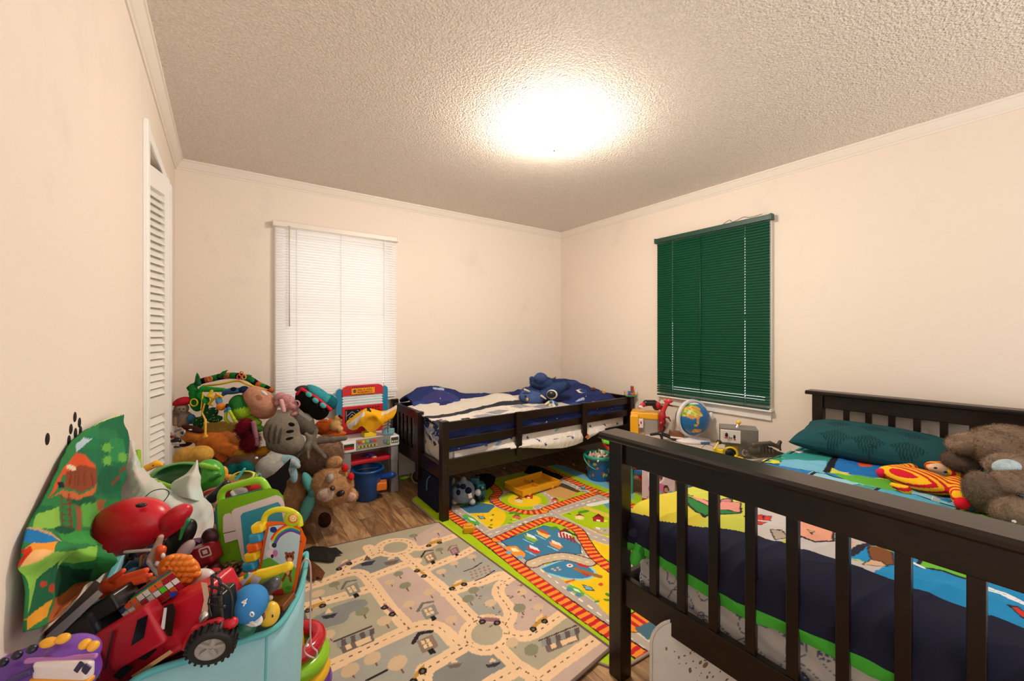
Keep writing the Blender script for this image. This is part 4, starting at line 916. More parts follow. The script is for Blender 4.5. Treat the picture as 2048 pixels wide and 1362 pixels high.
    op(k4([(330, 560), (380, 515), (440, 505), (505, 570), (530, 690), (400, 690), (350, 620)]), '7A4A2C', .004); r.line(k4([(360, 535), (430, 505), (505, 565)]), .008, '8CBE3A'); r.line(k4([(190, 630), (260, 640), (340, 680)]), .008, 'A8C24A'); op(k4([(300, 690), (350, 640), (430, 660), (480, 700)]), 'D0A888', .003)
    r.line(k4([(650, 400), (800, 440), (900, 490), (1090, 540)]), .02, K)
    op(k4([(750, 575), (830, 540), (920, 508), (1070, 555), (1180, 640), (1180, 820), (1050, 790), (900, 735), (705, 705), (735, 630)]), '6AB83A', .008); r.poly(k4([(860, 560), (915, 550), (925, 610), (880, 600)]), '3A2A2C'); r.poly(k4([(930, 600), (1060, 640), (1060, 665), (940, 630)]), '3A2A2C'); r.line(k4([(770, 610), (1060, 680)]), .008, 'A4DC5A')
    for q_ in ((1330, 750, .03), (1420, 820, .035), (1260, 870, .03), (1380, 950, .05), (1460, 720, .03), (690, 620, .02), (680, 680, .025), (1450, 960, .04)): a_, b_ = k4([(q_[0], q_[1])])[0]; r.ell(a_, b_, q_[2], .007, 'E4E8EC', -20)
    r.line(k4([(1300, 590), (1400, 670), (1497, 700)]), .014, K); op(k4([(1380, 1040), (1450, 1050), (1560, 1120), (1560, 1180)]), 'C8382C', .004)
    # bright strip visible above the footboard
    r.poly(P([(1560, 912), (1700, 905), (1680, 945), (1590, 935)]), '2E8A86'); r.poly(P([(1570, 925), (1655, 930), (1650, 960), (1560, 940)]), '6FB0CC'); r.poly(P([(1680, 923), (1790, 925), (1800, 975), (1660, 945)]), '1C6CB4')
    r.line(P([(1672, 920), (1655, 955)]), .03, '14141C'); r.poly(P([(1665, 943), (1725, 968), (1790, 968), (1790, 975), (1720, 972), (1660, 958)]), 'C9CC4C'); r.poly(P([(1655, 955), (1800, 975), (1810, 1000), (1700, 975)]), '5CA838')
    r.poly(P([(1716, 930), (1740, 928), (1746, 940), (1720, 940)]), 'D8502C'); r.poly(P([(1740, 922), (1790, 920), (1790, 935), (1745, 935)]), '3C9C9C')
    # navy border along the foot end and the far side, green lining at the hem
    r.poly([(-.1, -.1), (W+.1, -.1), (W+.1, .225), (.71, .215), (.56, .225), (.37, .20), (.24, .15), (.13, .12), (-.1, .11)], '1C1E34')
    r.poly([(-.1, -.1), (W+.1, -.1), (W+.1, .034), (-.1, .036)], '48B03C')
    return r.get(S*W, T_*H)
cq = thing('comforter', 'comic-print comforter with navy border and green lining on the near bed', 'comforter', (0, 0, 0))
ys = (B2-.045, .90, .78, .62, .45, .25, .05, B1+.05)
def ry(x, zs): return [((x if not isinstance(x, (list, tuple)) else x[i]), y, z) for i, (y, z) in enumerate(zip(ys, zs))]
rows = [ry((1.238, 1.234, 1.232, 1.232, 1.23, 1.23, 1.23, 1.232), (.475, .49, .47, .455, .475, .485, .49, .50)),
        ry((1.231, 1.229, 1.228, 1.228, 1.228, 1.228, 1.229, 1.23), (.52, .53, .525, .52, .53, .54, .545, .545)),
        ry((1.245, 1.24, 1.24, 1.245, 1.24, 1.242, 1.245, 1.245), (.568, .575, .578, .575, .58, .588, .59, .585)),
        ry(1.30, (.597, .60, .603, .606, .61, .615, .615, .61)), ry(1.42, (.592, .60, .61, .615, .62, .62, .62, .61)), ry(1.65, (.575, .585, .60, .605, .60, .60, .60, .60)),
        ry(1.95, (.565, .575, .585, .58, .58, .58, .58, .58)), ry(2.3, (.56, .57, .575, .57, .57, .57, .57, .57)), ry(2.7, (.56, .56, .565, .56, .56, .56, .56, .56)), ry(3.09, (.55, .555, .56, .555, .555, .555, .555, .555))]
rows = [list(reversed(r_)) for r_ in rows]
def comic2(S, T_, W, H): return comic(1-S, T_, W, H)
sheetgrid('cover', rows, 70, 60, comic2,   .985, 1.95, .03, .011, cq, seed=21, ws=7)
# green satin lining rolled out at the far corner
fr = Fr(1283, 1098, 1.45)
toyc = softobj('lining_roll', fr, [fr.E(1284, 1095, 15, 22, 0, 14, 8, col='43A83A'), fr.E(1272, 1112, 11, 20, 3, 10, -15, col='43A83A'), fr.E(1296, 1078, 17, 13, -2, 12, 0, col='3FA036'), fr.E(1280, 1062, 24, 12, -8, 12, 12, col='24263A'), fr.E(1284, 1103, 4, 9, 12, 6, 5, col='2C7A28')], 'c', 5, 1.5)
toyc.parent = cq; toyc.location = at(fr.u, fr.v, fr.d); toyc.rotation_euler = (0, 0, -YAW)
# green pillow
def pillow_col(V, C):
    C = C.copy()
    for cx, cy in ((.0, .0), (-.17, .0), (.17, .01), (.0, .15), (-.17, .14), (.17, .16), (.0, -.15), (-.17, -.15), (.17, -.14)):
        dx, dy = np.abs(V[:, 0]-cx), np.abs(V[:, 1]-cy); m_ = (dx/.06+dy/.07 < 1) & (np.sin(V[:, 1]*520+np.sin(V[:, 0]*90)*2) > -.1) & (V[:, 2] > 0); C[m_] = hx('0C2E34')
    return C
def cushion(name, label, a, b, h, loc, rot, colr, colf=None, kind='c', wr=.003, parent=None):
    n = 110; S, T_ = np.meshgrid(np.linspace(-1, 1, n), np.linspace(-1, 1, n)); e = (1-np.abs(S)**2.6)*(1-np.abs(T_)**2.6); z = h*np.clip(e, 0, 1)**.42
    px = S*a*(1-.09*(1-np.abs(S))*0-.07*(1-T_**2)*np.abs(S)**3); py = T_*b*(1-.07*(1-S**2)*np.abs(T_)**3); rng = np.random.RandomState(4)
    wv = np.sin(S*9+np.sin(T_*7)*1.5)*np.sin(T_*8)*wr*(1-e)
    top = np.stack([px, py, z+wv], -1).reshape(-1, 3); bot = np.stack([px, py, -z*.8+wv], -1).reshape(-1, 3); i = np.arange(n*n).reshape(n, n)
    Q = np.stack([i[:-1, :-1], i[:-1, 1:], i[1:, 1:], i[1:, :-1]], -1).reshape(-1, 4); V = np.concatenate([top, bot]); Q = np.concatenate([Q, (Q+n*n)[:, ::-1]])
    C = np.tile(np.array(hx(colr)), (len(V), 1)); C = colf(V, C) if colf else C
    o = link(name, npmesh(name, V, Q, C), mat('@', kind), parent); o.location = loc; o.rotation_euler = rot
    if label: tag(o, label, 'pillow')
    return o
cushion('pillow', 'dark teal green pillow with tufted black diamonds against the headboard', .225, .34, .092, (2.90, .665, .655), (math.radians(2), math.radians(-5), math.radians(6)), '1B4A50', pillow_col)
# ================================================================ WORKBENCH, BUCKETS, FAR SIDE
bx0, bx1, by0, by1 = .712, 1.148, 3.18, 3.46
wb = thing('toy_workbench', 'white, red and blue toy workbench under the white blind', 'toy workbench', (0, 0, 0))
GY = mat('8C8A8C', 'p', .45); RDp = mat('C81E2C', 'p'); TL = mat('1F7FA6', 'p'); WH = mat('E9E6E6', 'p', .4)
MB().box((bx0, by0, .372), (bx1, by1, .452), bev=.008).build('bench_top', WH, wb)
for x in (bx0+.006, bx1-.066):
    for y in (by0+.01, by1-.05):
        l = MB(); l.box((x, y, 0), (x+.06, y+.035, .13), bev=.004).box((x+.003, y+.003, .13), (x+.057, y+.033, .25), bev=.003).box((x, y, .25), (x+.06, y+.035, .372), bev=.004); l.build('leg', GY, wb)
MB().box((bx0+.05, by0+.03, .262), (bx1-.05, by1-.04, .29), bev=.006).build('shelf', RDp, wb)
for x in (bx0+.012, bx1-.062):
    pts = [(x, .45), (x+.05, .45), (x+.05, .80), (x+.042, .818), (x+.025, .826), (x+.008, .818), (x, .80)]
    MB().prism(pts, by1-.03, by1-.002, axis='y').build('side_post', TL, wb)
    hz = MB(); [hz.prism([(x+.004, .462+i*.024), (x+.046, .475+i*.024), (x+.046, .486+i*.024), (x+.004, .473+i*.024)], by1-.0315, by1-.03, axis='y') for i in range(6)]; hz.build('hazard_stripe', mat('E08A2C', 's'), wb)
px0, px1 = bx0+.055, bx1-.055
pts = [(px0, .765), (px1, .765), (px1, .815), (px1-.012, .835), (px1-.035, .845), (px0+.035, .845), (px0+.012, .835), (px0, .815)]
MB().prism(pts, by1-.04, by1-.012, axis='y').build('top_panel', RDp, wb)
MB().box((px0, by1-.036, .455), (px1, by1-.014, .68), bev=.004).build('peg_board', RDp, wb)
g = MB(); [g.box((px0, by1-.034+(i % 2)*.004, .68+i*.0106), (px1, by1-.016, .6906+i*.0106), bev=.001) for i in range(8)]; g.build('white_panel', mat('DFE9EE', 'p'), wb)
hl = MB(); [hl.lathe([(0, .0), (.006, 0), (.007, .002), (.004, .002)], n=10, M=Matrix.Translation((px0+.155+i*.022, by1-.036, .655-j*.022)) @ Matrix.Rotation(PI/2, 4, 'X')) for i in range(7) for j in range(6)]
hl.build('peg_holes', mat('8E121E', 'p'), wb)
bp_ = MB(); bp_.box((px0+.022, by1-.0375, .55), (px0+.14, by1-.0355, .655))
for a, b in (((.03, .57), (.03, .645)), ((.03, .6), (.075, .635)), ((.075, .635), (.12, .60)), ((.05, .585), (.10, .585)), ((.05, .585), (.075, .615)), ((.075, .615), (.10, .585)), ((.115, .645), (.13, .63))):
    bp_.tube([(px0+a[0], by1-.038, a[1]), (px0+b[0], by1-.038, b[1])], .0013, 1, n=5)
bp_.build('plan_card', [mat('14161C', 's'), mat('E4E4E4', 's')], wb)
sg = MB(); sg.box((px0+.07, by1-.0425, .772), (px0+.255, by1-.0405, .826)); sg.lathe([(0, .001), (.012, .001), (.012, 0)], 1, n=16, M=Matrix.Translation((px0+.095, by1-.0425, .80)) @ Matrix.Rotation(PI/2, 4, 'X'))
for i in range(11): sg.prism([(px0+.073+i*.0165, .822), (px0+.080+i*.0165, .822), (px0+.086+i*.0165, .832), (px0+.079+i*.0165, .832)], by1-.0432, by1-.0415, 2, axis='y'); sg.prism([(px0+.073+i*.0165, .768), (px0+.080+i*.0165, .768), (px0+.086+i*.0165, .775), (px0+.079+i*.0165, .775)], by1-.0432, by1-.0415, 2, axis='y')
M_ = Matrix.Translation((px0+.175, by1-.0432, .806)) @ Matrix.Rotation(PI/2, 4, 'X'); v_, f_ = textmesh('DRILL & LEARN', .017, M_); sg.add(v_, f_, 2)
M_ = Matrix.Translation((px0+.175, by1-.0432, .787)) @ Matrix.Rotation(PI/2, 4, 'X'); v_, f_ = textmesh('WORKBENCH', .019, M_); sg.add(v_, f_, 2)
M_ = Matrix.Translation((px0+.095, by1-.0436, .80)) @ Matrix.Rotation(PI/2, 4, 'X'); v_, f_ = textmesh('vtech', .008, M_); sg.add(v_, f_, 3)
sg.build('sign', [mat('F09A1E', 's'), mat('1A2A5A', 's'), mat('1C1410', 's'), mat('E8E8E8', 's')], wb)
pn = MB(); pn.box((bx0+.10, by0-.004, .385), (bx1-.075, by0+.004, .462), 0, bev=.002)
pn.build('control_strip', mat('8E8C84', 'p'), wb)
for i, c in enumerate(('D8321E', 'E9B41E', '7ACB2A', '8A5AC0', 'E0502A')): MB().box((bx0+.112+i*.029, by0-.009, .43), (bx0+.134+i*.029, by0-.002, .452), bev=.003).build('button', mat(c, 'p'), wb)
kk = MB(); [kk.box((bx0+.115+i*.013, by0-.007, .397), (bx0+.124+i*.013, by0-.003, .412), i % 2) for i in range(11)]; kk.build('ruler_marks', [mat('E9C42A', 's'), mat('4A6A20', 's')], wb)
st = MB(); st.box((bx0+.012, by0-.0015, .395), (bx0+.085, by0, .437)); st.box((bx0+.012, by0-.0025, .395), (bx0+.085, by0-.001, .415), 1); st.build('warning_sticker', [mat('3A3A20', 's'), mat('C8281E', 's')], wb)
st = MB(); st.box((bx1-.068, by0-.0015, .395), (bx1-.01, by0, .44)); [st.box((bx1-.064+i*.018, by0-.0025, .402), (bx1-.052+i*.018, by0-.001, .416), 1) for i in range(3)]; st.build('tool_sticker', [mat('4A4638', 's'), mat('E0DCC8', 's')], wb)
gr = MB()
for cx_, cz, R_, m_ in ((bx1-.115, .425, .017, 0), (bx1-.095, .412, .014, 1)):
    pts = []
    for i in range(20): a = 2*PI*i/20; rr = R_*(1 if i % 4 < 2 else .8); pts.append((cx_+rr*math.cos(a), cz+rr*math.sin(a)))
    gr.prism(pts, by0-.012, by0-.004, m_, axis='y')
gr.build('gears', [mat('6E7AA0', 'p'), mat('6AB43A', 'p')], wb)
# yellow toy vest draped over the drill stand
t = thing('toy_drill_stand', 'yellow toy drill press standing on the workbench', 'toy drill', (.935, 3.29, .4525))
d = MB(); d.box((-.045, -.045, 0), (.05, .045, .035), bev=.006); d.box((-.02, -.02, .035), (.03, .03, .06), bev=.004); d.build('drill_base', mat('E9C81A', 'p'), t)
d = MB(); d.box((-.024, .0, .06), (.024, .035, .20), bev=.006); d.box((-.024, -.042, .12), (.026, .02, .20), bev=.008); d.build('drill_head', mat('F0C414', 'p'), t)
d = MB(); d.lathe([(0, .058), (.003, .06), (.004, .09), (.011, .10), (.013, .12)], M=Matrix.Translation((0, -.02, 0))); d.build('drill_bit', mat('6A6A6A', 'm'), t)
MB().box((-.018, -.044, .170), (.020, -.042, .185)).build('dark_trim', mat('1C1A18', 'p'), t); MB().box((-.028, -.044, .125), (.028, -.0415, .133)).build('dark_trim', mat('1C1A18', 'p'), t)
def vestcol(S, T_, W, H):
    r = Ras(0, 0, W, H, .003, 'EDAF1C'); r.poly([(-.01, .10), (.16, .055), (.17, .105), (-.01, .16)], 'E3DDD8'); r.poly([(.175, .0), (.215, .0), (.225, .075), (.18, .07)], '1C1C1E'); r.poly([(.32, .02), (.46, .0), (.46, .05), (.32, .065)], 'E0D8D0'); r.line([(0, 0), (0, H), (W, H)], .012, 'F2C84A'); return r.get(S*W, T_*H)
def fp(u, v, d_): return tuple(at(u, v, d_))
rows = [[fp(694, 842, 3.20), fp(714, 828, 3.20), fp(732, 817, 3.22), fp(745, 818, 3.26), fp(762, 822, 3.28), fp(776, 820, 3.24), fp(793, 810, 3.22)],
        [fp(693, 848, 3.17), fp(713, 838, 3.14), fp(730, 826, 3.12), fp(748, 828, 3.16), fp(762, 834, 3.20), fp(777, 830, 3.19), fp(793, 822, 3.18)],
        [fp(697, 857, 3.16), fp(713, 850, 3.11), fp(724, 842, 3.10), fp(746, 842, 3.18), fp(760, 846, 3.18), fp(774, 840, 3.17), fp(789, 831, 3.17)],
        [fp(707, 860, 3.17), fp(714, 858, 3.12), fp(724, 852, 3.12), fp(740, 866, 3.20), fp(750, 862, 3.20), fp(764, 850, 3.18), fp(784, 836, 3.18)]]
vt = sheetgrid('toy_vest', rows, 16, 12, vestcol, .46, .2, .003, .003, None, seed=4, ws=20); tag(vt, 'yellow fabric safety vest with white bands draped over the toy drill', 'toy vest')
fr = Fr(778, 858, 3.25)
toy('toy_clamp', 'light blue toy vice with grey screw on the workbench corner', 'toy vice', fr, [fr.B(770, 862, 5, 4.5, 5, 1, col='7FB0BC'), fr.B(783, 862, 5, 5, 5, 1, -1, col='8CBCC8'), fr.B(776, 867, 9, 2.5, 6, 1, col='6E9EAA')], 'p', 1, .8,
    parts=[('screw', [fr.K(778, 840, 778, 858, 1.6, 1.6, col='8A8A84'), fr.E(779, 842, 2.6, 2, 0, 2, col='9A9A94'), fr.E(779, 849, 2.6, 2, 0, 2, col='9A9A94')], 'p', 1, .6)])
fr = Fr(741, 916, 3.22)
toy('toy_figure', 'purple and yellow toy lying on the red workbench shelf', 'toy', fr, [fr.E(732, 914, 9, 5, 0, 6, 10, col='4A2A7A'), fr.E(746, 911, 8, 5, 1, 5, -15, col='5C3A96'), fr.E(748, 916, 6, 3.5, 4, 4, 0, col='D8B41E'), fr.E(740, 908, 4, 3, 1, 4, 0, col='6A48A8')], 'p', 2, .9)
def bucket(name, label, loc, r0, r1, h, m, rimm, hm, handle, extra=None):
    t = thing(name, label, 'bucket', loc)
    b = MB(); b.lathe([(0, .004), (r0-.004, .004), (r1-.004, h-.004)], n=40); b.lathe([(0, 0), (r0-.006, 0), (r0, .006), (r1, h)], n=40); b.build('pail', m, t)
    MB().lathe([(r1-.004, h-.006), (r1+.007, h-.006), (r1+.009, h-.014), (r1+.011, h-.014), (r1+.010, h+.001), (r1-.004, h+.001)], n=40).build('rim', rimm, t)
    a = [(( (r1+.012)*math.cos(x)), handle[0]*math.sin(x), h-.02+handle[1]*math.sin(x)) for x in np.linspace(0, PI, 18)]
    MB().tube(a, .0035, n=8).build('handle', hm, t); return t
BLU = mat('0F4A8E', 'p', .35)
bk1 = bucket('bucket', 'plain dark blue plastic bucket under the toy workbench', tuple(fl(735, 997)[:2])+(0.001,), .078, .112, .235, BLU, BLU, mat('9A9A9A', 'm'), (.08, -.01))
bk1.rotation_euler = (0, 0, -.2)
# blue and orange toys behind the bucket
fr = Fr(775, 953, 3.2)
toy('toy_drill', 'blue toy power tool lying behind the blue bucket', 'toy', fr, [fr.K(762, 955, 784, 950, 6, 6.5, col='17489A'), fr.K(784, 950, 789, 950, 3, 3, col='123A7E'), fr.K(764, 956, 766, 966, 4, 4, col='17489A')], 'p', 2, 1.2)
fr = Fr(764, 972, 3.12)
toy('toy_block', 'orange toy block on the floor behind the blue bucket', 'toy block', fr, [fr.B(763, 970, 10, 8, 10, 2, tz=20, col='E87A22')], 'p', 2, 1.2)
# printed bucket full of chalk
def blobcol(V, C):
    C = np.tile(np.array(hx('1E5C96')), (len(V), 1)); rnd = random.Random(7); th = np.arctan2(V[:, 1], V[:, 0])
    for i in range(60):
        a, z, c = rnd.uniform(-3.1, 3.1), rnd.uniform(.02, .2), rnd.choice(['C83A3A', 'A8C83A', 'E0A84A', '3AA0C8', 'D86A3A', '2A4A9A', '8AB0C8']); rx, rz = rnd.uniform(.008, .02), rnd.uniform(.008, .018)
        C[((th-a)*.11/rx)**2+((V[:, 2]-z)/rz)**2 < 1] = hx(c)
    return C
loc = tuple(fl(1198, 958)[:2])+(0.001,)
t = thing('bucket', 'blue printed bucket with turquoise handle filled with chalk sticks', 'bucket', loc)
n = 160; k = 60; TH, ZZ = np.meshgrid(np.linspace(-PI, PI, n), np.linspace(0, .215, k)); RR = .092+(.122-.092)*ZZ/.215; V = np.stack([RR*np.cos(TH), RR*np.sin(TH), ZZ], -1).reshape(-1, 3)
i = np.arange(n*k).reshape(k, n); Q = np.stack([i[:-1, :-1], i[:-1, 1:], i[1:, 1:], i[1:, :-1]], -1).reshape(-1, 4); link('pail', npmesh('pail', V, Q, blobcol(V, None)), mat('@', 'p'), t)
TQ = mat('2AA08A', 'p'); MB().lathe([(.0, .003), (.09, .003)], n=30).build('pail_floor', BLU, t)
MB().lathe([(.115, .205), (.13, .205), (.132, .196), (.135, .196), (.134, .216), (.128, .222), (.118, .22), (.114, .2)], n=40).build('rim', TQ, t)
MB().tube([(-.10+.0*x, -.0, 0) for x in (0, 1)], .001).build('tmp', TQ, t) if False else None
a = [Matrix.Rotation(-YAW, 3, 'Z') @ Vector((.134*math.cos(x), -.08*math.sin(x)-.02*math.sin(x), .205-.10*math.sin(x))) for x in np.linspace(0, PI, 20)]
MB().tube(a, .004, n=8).build('handle', mat('36B8A0', 'p'), t)
rnd = random.Random(3); ck = None
for i in range(34):
    a, rr = rnd.uniform(0, 6.28), rnd.uniform(0, .085); c = rnd.choice(['E8DED0', 'D8C8B8', 'E0A0A0', '6A4A3A', 'C8B890', 'F0E8E0'])
    m_ = MB(); m_.tube([(0, 0, 0), (0, 0, .075)], .0075, n=10); o = m_.build('chalk_stick', mat(c, 's')); o.location = (loc[0]+rr*math.cos(a), loc[1]+rr*math.sin(a), .165); o.rotation_euler = (rnd.uniform(-.9, .9), rnd.uniform(-.9, .9), 0)
    tag(o, 'chalk stick standing in the blue printed bucket', 'chalk', 'chalk sticks in the printed bucket')
MB().lathe([(0, .16), (.10, .16), (.105, .14), (0, .14)], n=24).build('pail_liner', mat('B8A898', 's'), t)
# yellow tray, small block, koala, toy engine, dark clothes
t = thing('toy_tray', 'yellow divided plastic tray on the green play rug', 'tray', tuple(fl(1065, 978)[:2])+(.008,), math.radians(2))
tr = MB(); W_, D_, H_ = .20, .115, .055
tr.box((-W_, -D_, .012), (W_, D_, .018)); tr.box((-W_, -D_, .012), (W_, -D_+.008, H_), bev=.002); tr.box((-W_, D_-.008, .012), (W_, D_, H_+.012), bev=.002); tr.box((-W_, -D_, .012), (-W_+.008, D_, H_), bev=.002); tr.box((W_-.008, -D_, .012), (W_, D_, H_), bev=.002)
tr.box((-.003, -D_, .012), (.003, D_, H_-.008)); tr.box((-W_, -.003, .012), (0, .003, H_-.012))
for x in (-.12, .12): tr.tube([(x, -D_-.002, .012), (x, -D_+.02, .012)], .014, n=14)
for x in (-.18, .18): tr.box((x-.012, -D_+.01, 0), (x+.012, -D_+.03, .013)); tr.box((x-.012, D_-.03, 0), (x+.012, D_-.01, .013))
tr.build('tray', mat('E3A41C', 'p'), t); fr = Fr(1062, 962, 3.36)
toy('toy_figure', 'tiny grey toy piece lying in the yellow tray', 'toy', fr, [fr.E(1060, 965, 4, 3, 0, 4, col='8A8A90'), fr.E(1065, 963, 2, 3.5, 0, 2, col='3A3A44')], 'p', 1, .7)
t = thing('toy_block', 'small yellow block on the green rug edge by the grey rug', 'toy block', tuple(fl(938, 1066)[:2])+(.0075,), -.5)
MB().box((-.034, -.024, 0), (.034, .024, .04), bev=.005).box((-.02, -.015, .04), (.02, .015, .05), bev=.003).build('block', mat('E9A81E', 'p'), t); MB().box((-.03, -.026, .008), (.03, -.024, .03), bev=.001).build('side_panel', mat('D8961A', 'p'), t)
fr = Fr(930, 985, 2.98)
toy('plush_koala', 'round grey blue plush animal with black paw-print spots under the far bed', 'plush toy', fr,
    [fr.E(926, 983, 24, 23, 0, 22, 0, col='8494A8'), fr.E(927, 959, 6, 6, 4, 5, col='8494A8'), fr.E(956, 985, 6, 7, 4, 5, col='C8C8CC'), fr.E(909, 1003, 6, 6, 6, 5, col='C8C8CC'), fr.E(945, 1004, 6, 6, 6, 6, col='C8C8CC')], 'f', 3, 1.3,
    parts=[('nose', [fr.E(937, 981, 7, 6.5, 19, 5, -20, col='141C34')], 'f', 1, .9), ('spot', [fr.E(926, 973, 6, 5.5, 19, 3, col='1A2440')], 'f', 1, .8), ('spot', [fr.E(916, 972, 4, 5, 18, 3, 30, col='1A2440')], 'f', 1, .8), ('spot', [fr.E(917, 985, 4.5, 6, 20, 3, 10, col='1A2440')], 'f', 1, .8), ('care_tag', [fr.B(940, 991, 3.5, 5, .6, .3, 21, 15, col='E4DDD8')], 'c', 1, .5)])
fr = Fr(962, 978, 3.05)
toy('toy_engine', 'dark teal toy truck standing behind the spotted plush animal', 'toy truck', fr, [fr.B(960, 982, 9, 17, 11, 3, -2, tz=20, col='1A6478'), fr.B(950, 960, 9, 6, 8, 2, -6, col='1C5668'), fr.B(962, 974, 5, 4, 12, 1, 0, tz=20, col='0C2C3A')], 'p', 1.5, 1.1,
    parts=[('wheel', [fr.E(957, 998, 5, 5, 10, 2, col='141416')], 'p', 1, .8), ('wheel', [fr.E(966, 996, 4, 5, 9, 2, col='141416')], 'p', 1, .8), ('headlight', [fr.E(965, 975, 3, 3, 12, 2, col='3AA8C0')], 'p', 1, .6)])
fr = Fr(908, 965, 3.1)
toy('paper_cone', 'white pointed toy ear poking up beside the bed leg under the bed', 'toy', fr, [fr.K(904, 978, 908, 957, 7, 1.5, col='D8CEC4')], 'c', 1, 1.0)
def rag(name, label, pts, z, colr, h=.03, seed=1, cat='clothing'):
    """crumpled cloth on the floor, outline measured on the floor plane"""
    P_ = [fl(u, v) for u, v in pts]; c = sum(P_, Vector())/len(P_); rows = []
    for s_ in (1, .8, .55, .3, .05):
        rows.append([(c.x+(p.x-c.x)*s_, c.y+(p.y-c.y)*s_, z+.003+h*(1-s_**2)*(.6+.4*math.sin(i*2.1+seed))) for i, p in enumerate(P_+P_[:1])])
    G = net(rows, 8, 6); o = link(name, gridmesh(name, G, None, .002, .008, seed, 22), mat(colr, 'c')); return tag(o, label, cat)
rag('cloth', 'black crumpled cloth on the floor behind the toy truck', [(945, 985), (950, 955), (970, 950), (990, 958), (984, 975), (965, 985)], .008, '14141C', .05, 2)
rag('cloth', 'navy crumpled sock-like cloth at the far edge of the green rug', [(1048, 948), (1060, 936), (1090, 942), (1125, 955), (1112, 962), (1075, 956)], .008, '14161E', .04, 5)
# loose bits
for (u, v, c, s_, lb) in ((852, 966, 'B0501E', 5, 'small orange toy piece on the wood floor by the bed leg'), (878, 958, 'C8B8B0', 3, 'tiny white scrap beside the bed leg'), (1009, 938, 'C8B8A8', 2.5, 'tiny pale scrap on the floor under the far bed'), (1148, 931, 'D8B878', 3, 'tiny cream scrap on the dark floor left of the printed bucket'), (1113, 929, 'B8603A', 2, 'tiny red-brown crumb on the floor under the bed middle'),
        (1166, 978, '3A9AC0', 5, 'small blue toy piece on the railway track'), (687, 1088, 'E8E2D8', 1.6, 'tiny white crumb on the bare wood floor'), (775, 992, 'E0D0B0', 1.6, 'tiny cream crumb on the wood floor near the workbench leg'), (853, 994, '3A3A50', 5, 'small dark toy car on the corner of the green rug'), (1025, 948, 'B83A2C', 4, 'small red toy behind the yellow tray'), (905, 997, '2A4A9A', 4, 'small blue toy by the bed leg'), (983, 1005, '6A5AA0', 4, 'small purple toy right of the spotted plush')):
    z0 = .008 if (u > 840 and v > 940 and u not in (852, 878)) else 0.0005
    f_ = Fr(u, v, (EYE-z0)*FP/(v-CY)); pz = s_*f_.s; m_ = MB(); rnd = random.Random(u)
    m_.ball((0, 0, pz*.5), (pz, pz*.7, pz*.5), n=8); m_.ball((pz*.6, 0, pz*.8), (pz*.4, pz*.5, pz*.4), n=8); o = m_.build('toy_piece', mat(c, 'p')); o.location = tuple(fl(u, v, z0)[:2])+(z0,); o.rotation_euler = (0, 0, rnd.uniform(0, 3)); tag(o, lb, 'toy piece')
# navy fabric bin and ring under the far bed
t = thing('storage_bin', 'navy fabric bin under the foot end of the far bed', 'storage bin', (1.215, 2.62, 0.001))
MB().box((0, 0, 0), (.12, .36, .25), bev=.012).build('bin_body', mat('141B33', 'c'), t)
MB().tube(smooth_path([(-.004, .1, .24), (-.012, .14, .2), (-.008, .16, .12)], 5), .004, n=6).build('loop', mat('4A8AA0', 'c'), t)
p0 = fl(836, 966); rg = thing('toy_ring', 'pale green toy hoop standing against the far bed end rail', 'toy hoop', (p0.x, p0.y, .056), -YAW)
MB().tube([(.052*math.cos(a), .012*math.sin(a), .052*math.sin(a)) for a in np.linspace(0, 2*PI, 33)[:-1]], .0035, n=8, closed=True).build('hoop', mat('B8D8B0', 'p'), rg); MB().lathe([(0, 0), (.049, .001), (.049, -.001), (0, -.001)], M=Matrix.Rotation(PI/2-.22, 4, 'X')).build('disc', mat('4A2420', 'p'), rg)
fr = Fr(810, 955, 3.35)
toy('toy_wand', 'lime green toy handle on the floor behind the workbench leg', 'toy', fr, [fr.K(802, 957, 812, 955, 3.2, 3.2, col='7ACB2A'), fr.K(812, 955, 817, 954, 2, 2, col='6AB02A')], 'p', 1, .9)
# ---- on the far bed
fr = Fr(1085, 785, 3.62)
N1, N2 = '3A4C78', '52689A'
toy('plush_triceratops', 'navy blue plush horned dinosaur sprawled on the far bed', 'plush toy', fr,
    [fr.E(1062, 796, 24, 15, 12, 18, -6, col=N2), fr.E(1092, 790, 16, 12, 6, 16, 10, col=N1), fr.E(1084, 766, 23, 13, -10, 18, 0, col=N1), fr.E(1081, 756, 13, 10, 2, 12, 0, col='46598A'), fr.E(1104, 779, 24, 15, -12, 20, 12, col=N1), fr.K(1110, 778, 1128, 771, 10, 9, -8, -8, col=N1), fr.E(1133, 772, 8, 7, -6, 8, col='2C3C5C'), fr.K(1094, 770, 1112, 754, 6, 1, -4, -4, col='34466A'), fr.E(1050, 782, 12, 6, 2, 8, 30, col=N1), fr.K(1066, 766, 1064, 758, 6, 5, -6, -6, col=N1)], 'f', 4, 1.5, fur=.009,
    parts=[('horn', [fr.K(1049, 779, 1059, 783, 2.2, 1.2, 26, 28, col='D8C0A8')], 'c', 1, .8), ('horn', [fr.K(1083, 792, 1092, 798, 2.6, 1.2, 22, 24, col='D8C0A8')], 'c', 1, .8), ('nose_horn', [fr.E(1054.5, 799, 2.4, 3.6, 31, 4, col='D89A50')], 'c', 1, .7), ('eye', [fr.E(1051, 792, 2, 2, 28, 1.6, col='10121C')], 'p', 1, .6), ('eye', [fr.E(1073, 803, 2.2, 2.2, 25, 1.6, col='10121C')], 'p', 1, .6)])
fr = Fr(1104, 800, 3.50)
